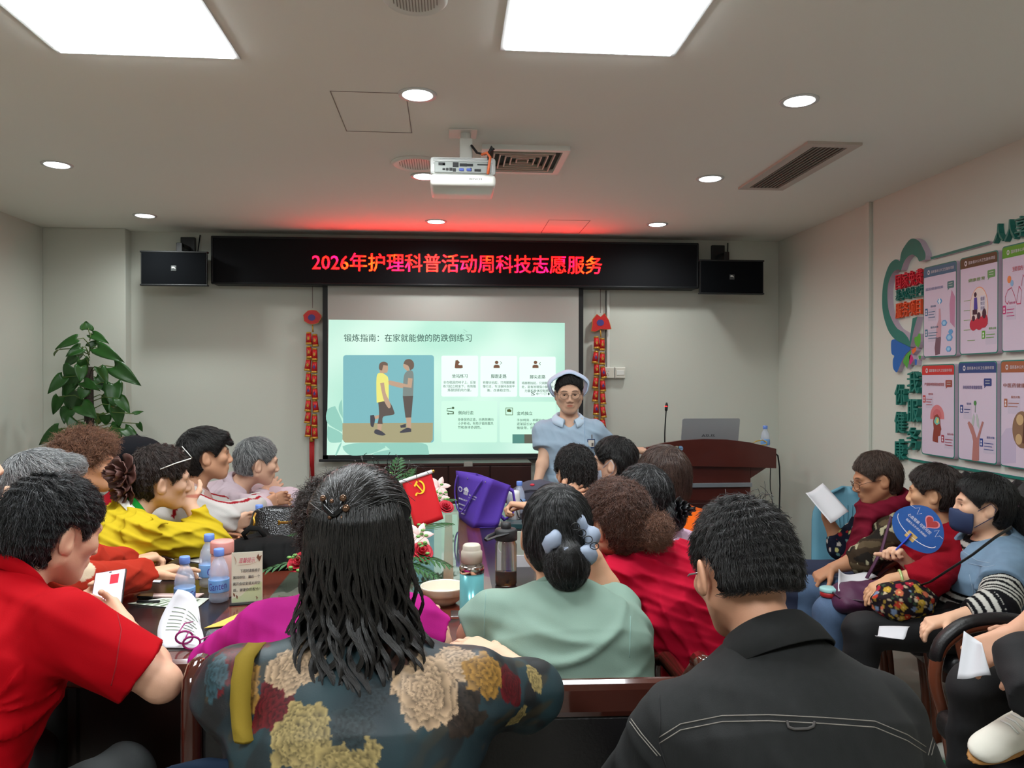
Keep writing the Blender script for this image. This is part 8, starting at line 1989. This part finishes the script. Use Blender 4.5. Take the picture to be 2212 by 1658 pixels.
for k in range(-4, 5): mb.tube([Vector((qq.x, qq.y, 0)) + sx_*(.02*k*(.4 + .9*v)) + n2*(.012 - .05*v - .04*(1 - (.1*k)**2) + .004) + Vector((0, 0, .50 + .36*v)) for v in (0, .3, .6, .85)], .002, 5)
mb.build('back_ribs', mat('rib_blue', (70, 120, 140), .5), t, True)
MB().box(Vector((qq.x, qq.y, .44)) + n2*.2, (.42, .42, .03), .012).build('seat', M_pb, t, True)
for dx in (-.17, .17):
    for dy in (.03, .37): MB().cyl(Vector((qq.x, qq.y, 0)) + sx_*dx + n2*dy, Vector((qq.x, qq.y, .43)) + sx_*dx*.9 + n2*dy, .014, n=10).build('leg', M_steel, t, True)
# shoes at the right edge
q = npv(a(2158, 1588, 1.72)); t_sh = S4.root; WS = Field(q - .22, q + .22, .0055); fd = unit(npv((-.80, -.28, -.12))); up4 = unit(npv((.05, -.35, .9))); up4 = unit(up4 - fd*(up4 @ fd)); sd4 = np.cross(fd, up4)
heel = q - fd*(-.0) + npv((.11, .03, .015)); AX = np.array([fd, sd4, up4])
WS.op(el(heel + fd*.03, AX, (.06, .036, .038)), .02); WS.op(el(heel + fd*.10 - up4*.004, AX, (.085, .040, .032)), .03); WS.op(el(heel + fd*.165 - up4*.010, AX, (.05, .038, .024)), .02); WS.op(rc(heel + up4*.02, heel + up4*.065 - fd*.01, .036, .034), .02)
WS.cut(lambda X, Y, Z: -.022 - ((X - heel[0])*up4[0] + (Y - heel[1])*up4[1] + (Z - heel[2])*up4[2])); V, Q = WS.mesh(1); sh_ = mesh_obj('shoe', V, Q, mat('canvas_white', (214, 210, 198), .8), t_sh)
SO = Field(q - .22, q + .22, .0055); SO.op(el(heel + fd*.09 - up4*.026, AX, (.135, .042, .012)), .01); V, Q = SO.mesh(1); mesh_obj('sole', V, Q, mat('gum_sole', (150, 104, 48), .6), sh_)
mb = MB()
for k in range(4): c_ = Vector(heel + fd*(.045 + .018*k) + up4*(.036 - .003*k)); mb.tube([c_ - Vector(sd4)*.022, c_ + Vector(up4)*.006, c_ + Vector(sd4)*.022], .0025, 6)
mb.build('laces', M_white, sh_, True)
ank = [npv(a(2236, 1500, 1.56)), npv(heel + up4*.05)]
AN = Field(np.min(ank, 0) - .08, np.max(ank, 0) + .08, .006); AN.op(rc(ank[0], ank[1], .040, .032), .02); V, Q = AN.mesh(1); mesh_obj('ankle', V, Q, mat('skin_ankle', (214, 176, 150), .5), t_sh)
q = PZ(2085, 1652, 0.0); t = thing('sneaker', 'pale sneaker with red laces on the floor at the lower right', 'shoe', q); SN = Field(npv(q) - .2, npv(q) + .2, .006); qn = npv(q)
SN.op(rc(qn + (-.07, .02, .04), qn + (.03, -.02, .045), .036, .042), .02); SN.op(rc(qn + (.03, -.02, .05), qn + (.09, -.04, .065), .045, .04), .02); SN.cut(lambda X, Y, Z: .012 - Z + 0*X + 0*Y); V, Q = SN.mesh(1); mesh_obj('upper', V, Q, mat('sneaker_white', (196, 196, 186), .7), t)
SN = Field(npv(q) - .2, npv(q) + .2, .006); SN.op(rc(qn + (-.08, .02, .02), qn + (.09, -.04, .02), .044, .046), .02); SN.cut(lambda X, Y, Z: np.maximum(Z - .026, .001 - Z) + 0*X + 0*Y); V, Q = SN.mesh(1); mesh_obj('sole', V, Q, mat('sole_green', (40, 120, 80), .6), t)
mb = MB()
for k in range(5): c_ = Vector(q) + Vector((-.05 + .025*k, .012 - .01*k, .078 + .006*k)); mb.tube([c_ + Vector((-.01, -.035, -.012)), c_ + Vector((0, 0, .008)), c_ + Vector((.01, .035, -.012))], .006, 6)
mb.build('laces', mat('laces_red', (190, 30, 40), .6), t, True)

# ================================================================ POTTED CLIMBER
Yp_ = 5.12
def PP(cx, cy, dy=0.0): return Vector(PY(cx/3.948, 640 + cy/3.948, Yp_ + dy))
base = PP(770, 1000); t = thing('potted_pothos', 'tall climbing pothos on a dark moss pole in the left corner', 'plant', (base.x, Yp_, 0))
MB().lathe([(.10, 0), (.12, .01), (.155, .26), (.165, .28), (.155, .29), (.14, .27), (.0001, .25)], 32, (base.x, Yp_, 0)).build('pot', mat('pot_white', (200, 196, 186), .4), t, True)
MB().cyl((base.x, Yp_, .25), (PP(755, 600).x, Yp_, PP(755, 600).z), .032, .028, 14).build('moss_pole', mat('moss_pole', (40, 32, 24), .95, bump=(80, .8)), t, True)
M_leaf = mat('pothos_leaf', (38, 82, 30), .35, var=(9, .3), spec=.5); M_leaf2 = mat('pothos_leaf_young', (92, 124, 44), .4, var=(12, .2)); M_stem = mat('pothos_stem', (86, 108, 50), .6)
Ls = [(738, 283, 735, 208, 98), (785, 325, 922, 386, 80), (655, 365, 456, 436, 95), (505, 452, 448, 492, 55, 1), (830, 440, 1042, 545, 105), (690, 440, 560, 505, 85), (650, 505, 528, 600, 95), (700, 540, 720, 700, 100), (975, 600, 1190, 752, 125), (640, 612, 592, 790, 165), (690, 600, 690, 725, 95), (540, 690, 400, 825, 95),
      (850, 610, 925, 735, 85), (712, 730, 845, 790, 85), (815, 690, 925, 820, 100), (965, 745, 970, 960, 135), (630, 800, 565, 990, 170), (505, 855, 450, 1022, 80), (1010, 870, 1110, 990, 95), (690, 930, 820, 1030, 130), (985, 930, 1030, 1112, 120), (590, 960, 540, 1082, 120), (660, 1060, 600, 1150, 150), (845, 1000, 842, 1100, 85, 1), (1145, 1000, 1226, 970, 42), (1180, 1082, 1216, 1155, 42), (1060, 1130, 1196, 1232, 95),
      (500, 1130, 300, 1275, 95), (920, 1130, 1030, 1300, 165), (720, 790, 690, 880, 90), (640, 1130, 700, 1300, 150), (560, 1150, 470, 1300, 120), (900, 1010, 900, 1105, 90), (760, 430, 850, 365, 60), (710, 470, 640, 540, 90), (850, 1250, 980, 1420, 150), (620, 690, 545, 860, 120), (720, 880, 660, 1000, 110), (930, 850, 915, 1000, 100), (740, 1100, 800, 1250, 140)]
rs = random.Random(11); mbA = MB(); mbB = MB(); st = MB()
for L_ in Ls:
    bx, by, tx_, ty_, wd = L_[:5]; dy = rs.uniform(-.10, .12); B_ = PP(bx, by, dy); T_ = PP(tx_, ty_, dy + rs.uniform(-.06, .06)); ax = T_ - B_; ln = ax.length; ax.normalize(); W_ = wd/3.948/FPX*5.1*.5
    tocam = (CAM - B_).normalized(); nn = (tocam + Vector((rs.uniform(-.5, .5), 0, rs.uniform(.1, .9)))); nn = (nn - ax*nn.dot(ax)).normalized(); sd = ax.cross(nn); G = []
    for i in range(10):
        u = i/9; prof_ = (sin(pi*min(1, u*.62 + .30))**.9 if u > .0 else .6)*(1 - u)**.45*1.25; row = []
        for j in range(-3, 4):
            v = j/3; back = -.16*ln*(abs(v)**1.5)*(1 - u)**3
            row.append(B_ + ax*(ln*u + back) + sd*(W_*prof_*v) + nn*(.10*W_*abs(v)*2 - .18*ln*u*u + .02*W_*sin(5*u + j)))
        G.append(row)
    (mbB if len(L_) > 5 else mbA).sheet(G)
    pz = PP(765, by + rs.uniform(20, 60)); st.tube([Vector((pz.x, Yp_, pz.z)), Vector(((pz.x + B_.x)/2, (Yp_ + B_.y)/2, max(pz.z, B_.z) + .01)), B_], .0032, 5)
o = mbA.build('foliage', M_leaf, t, True); solid(o, .001, 0); o['kind'] = 'stuff'; o = mbB.build('young_leaves', M_leaf2, t, True); solid(o, .001, 0)
st.build('stems', M_stem, t, True)
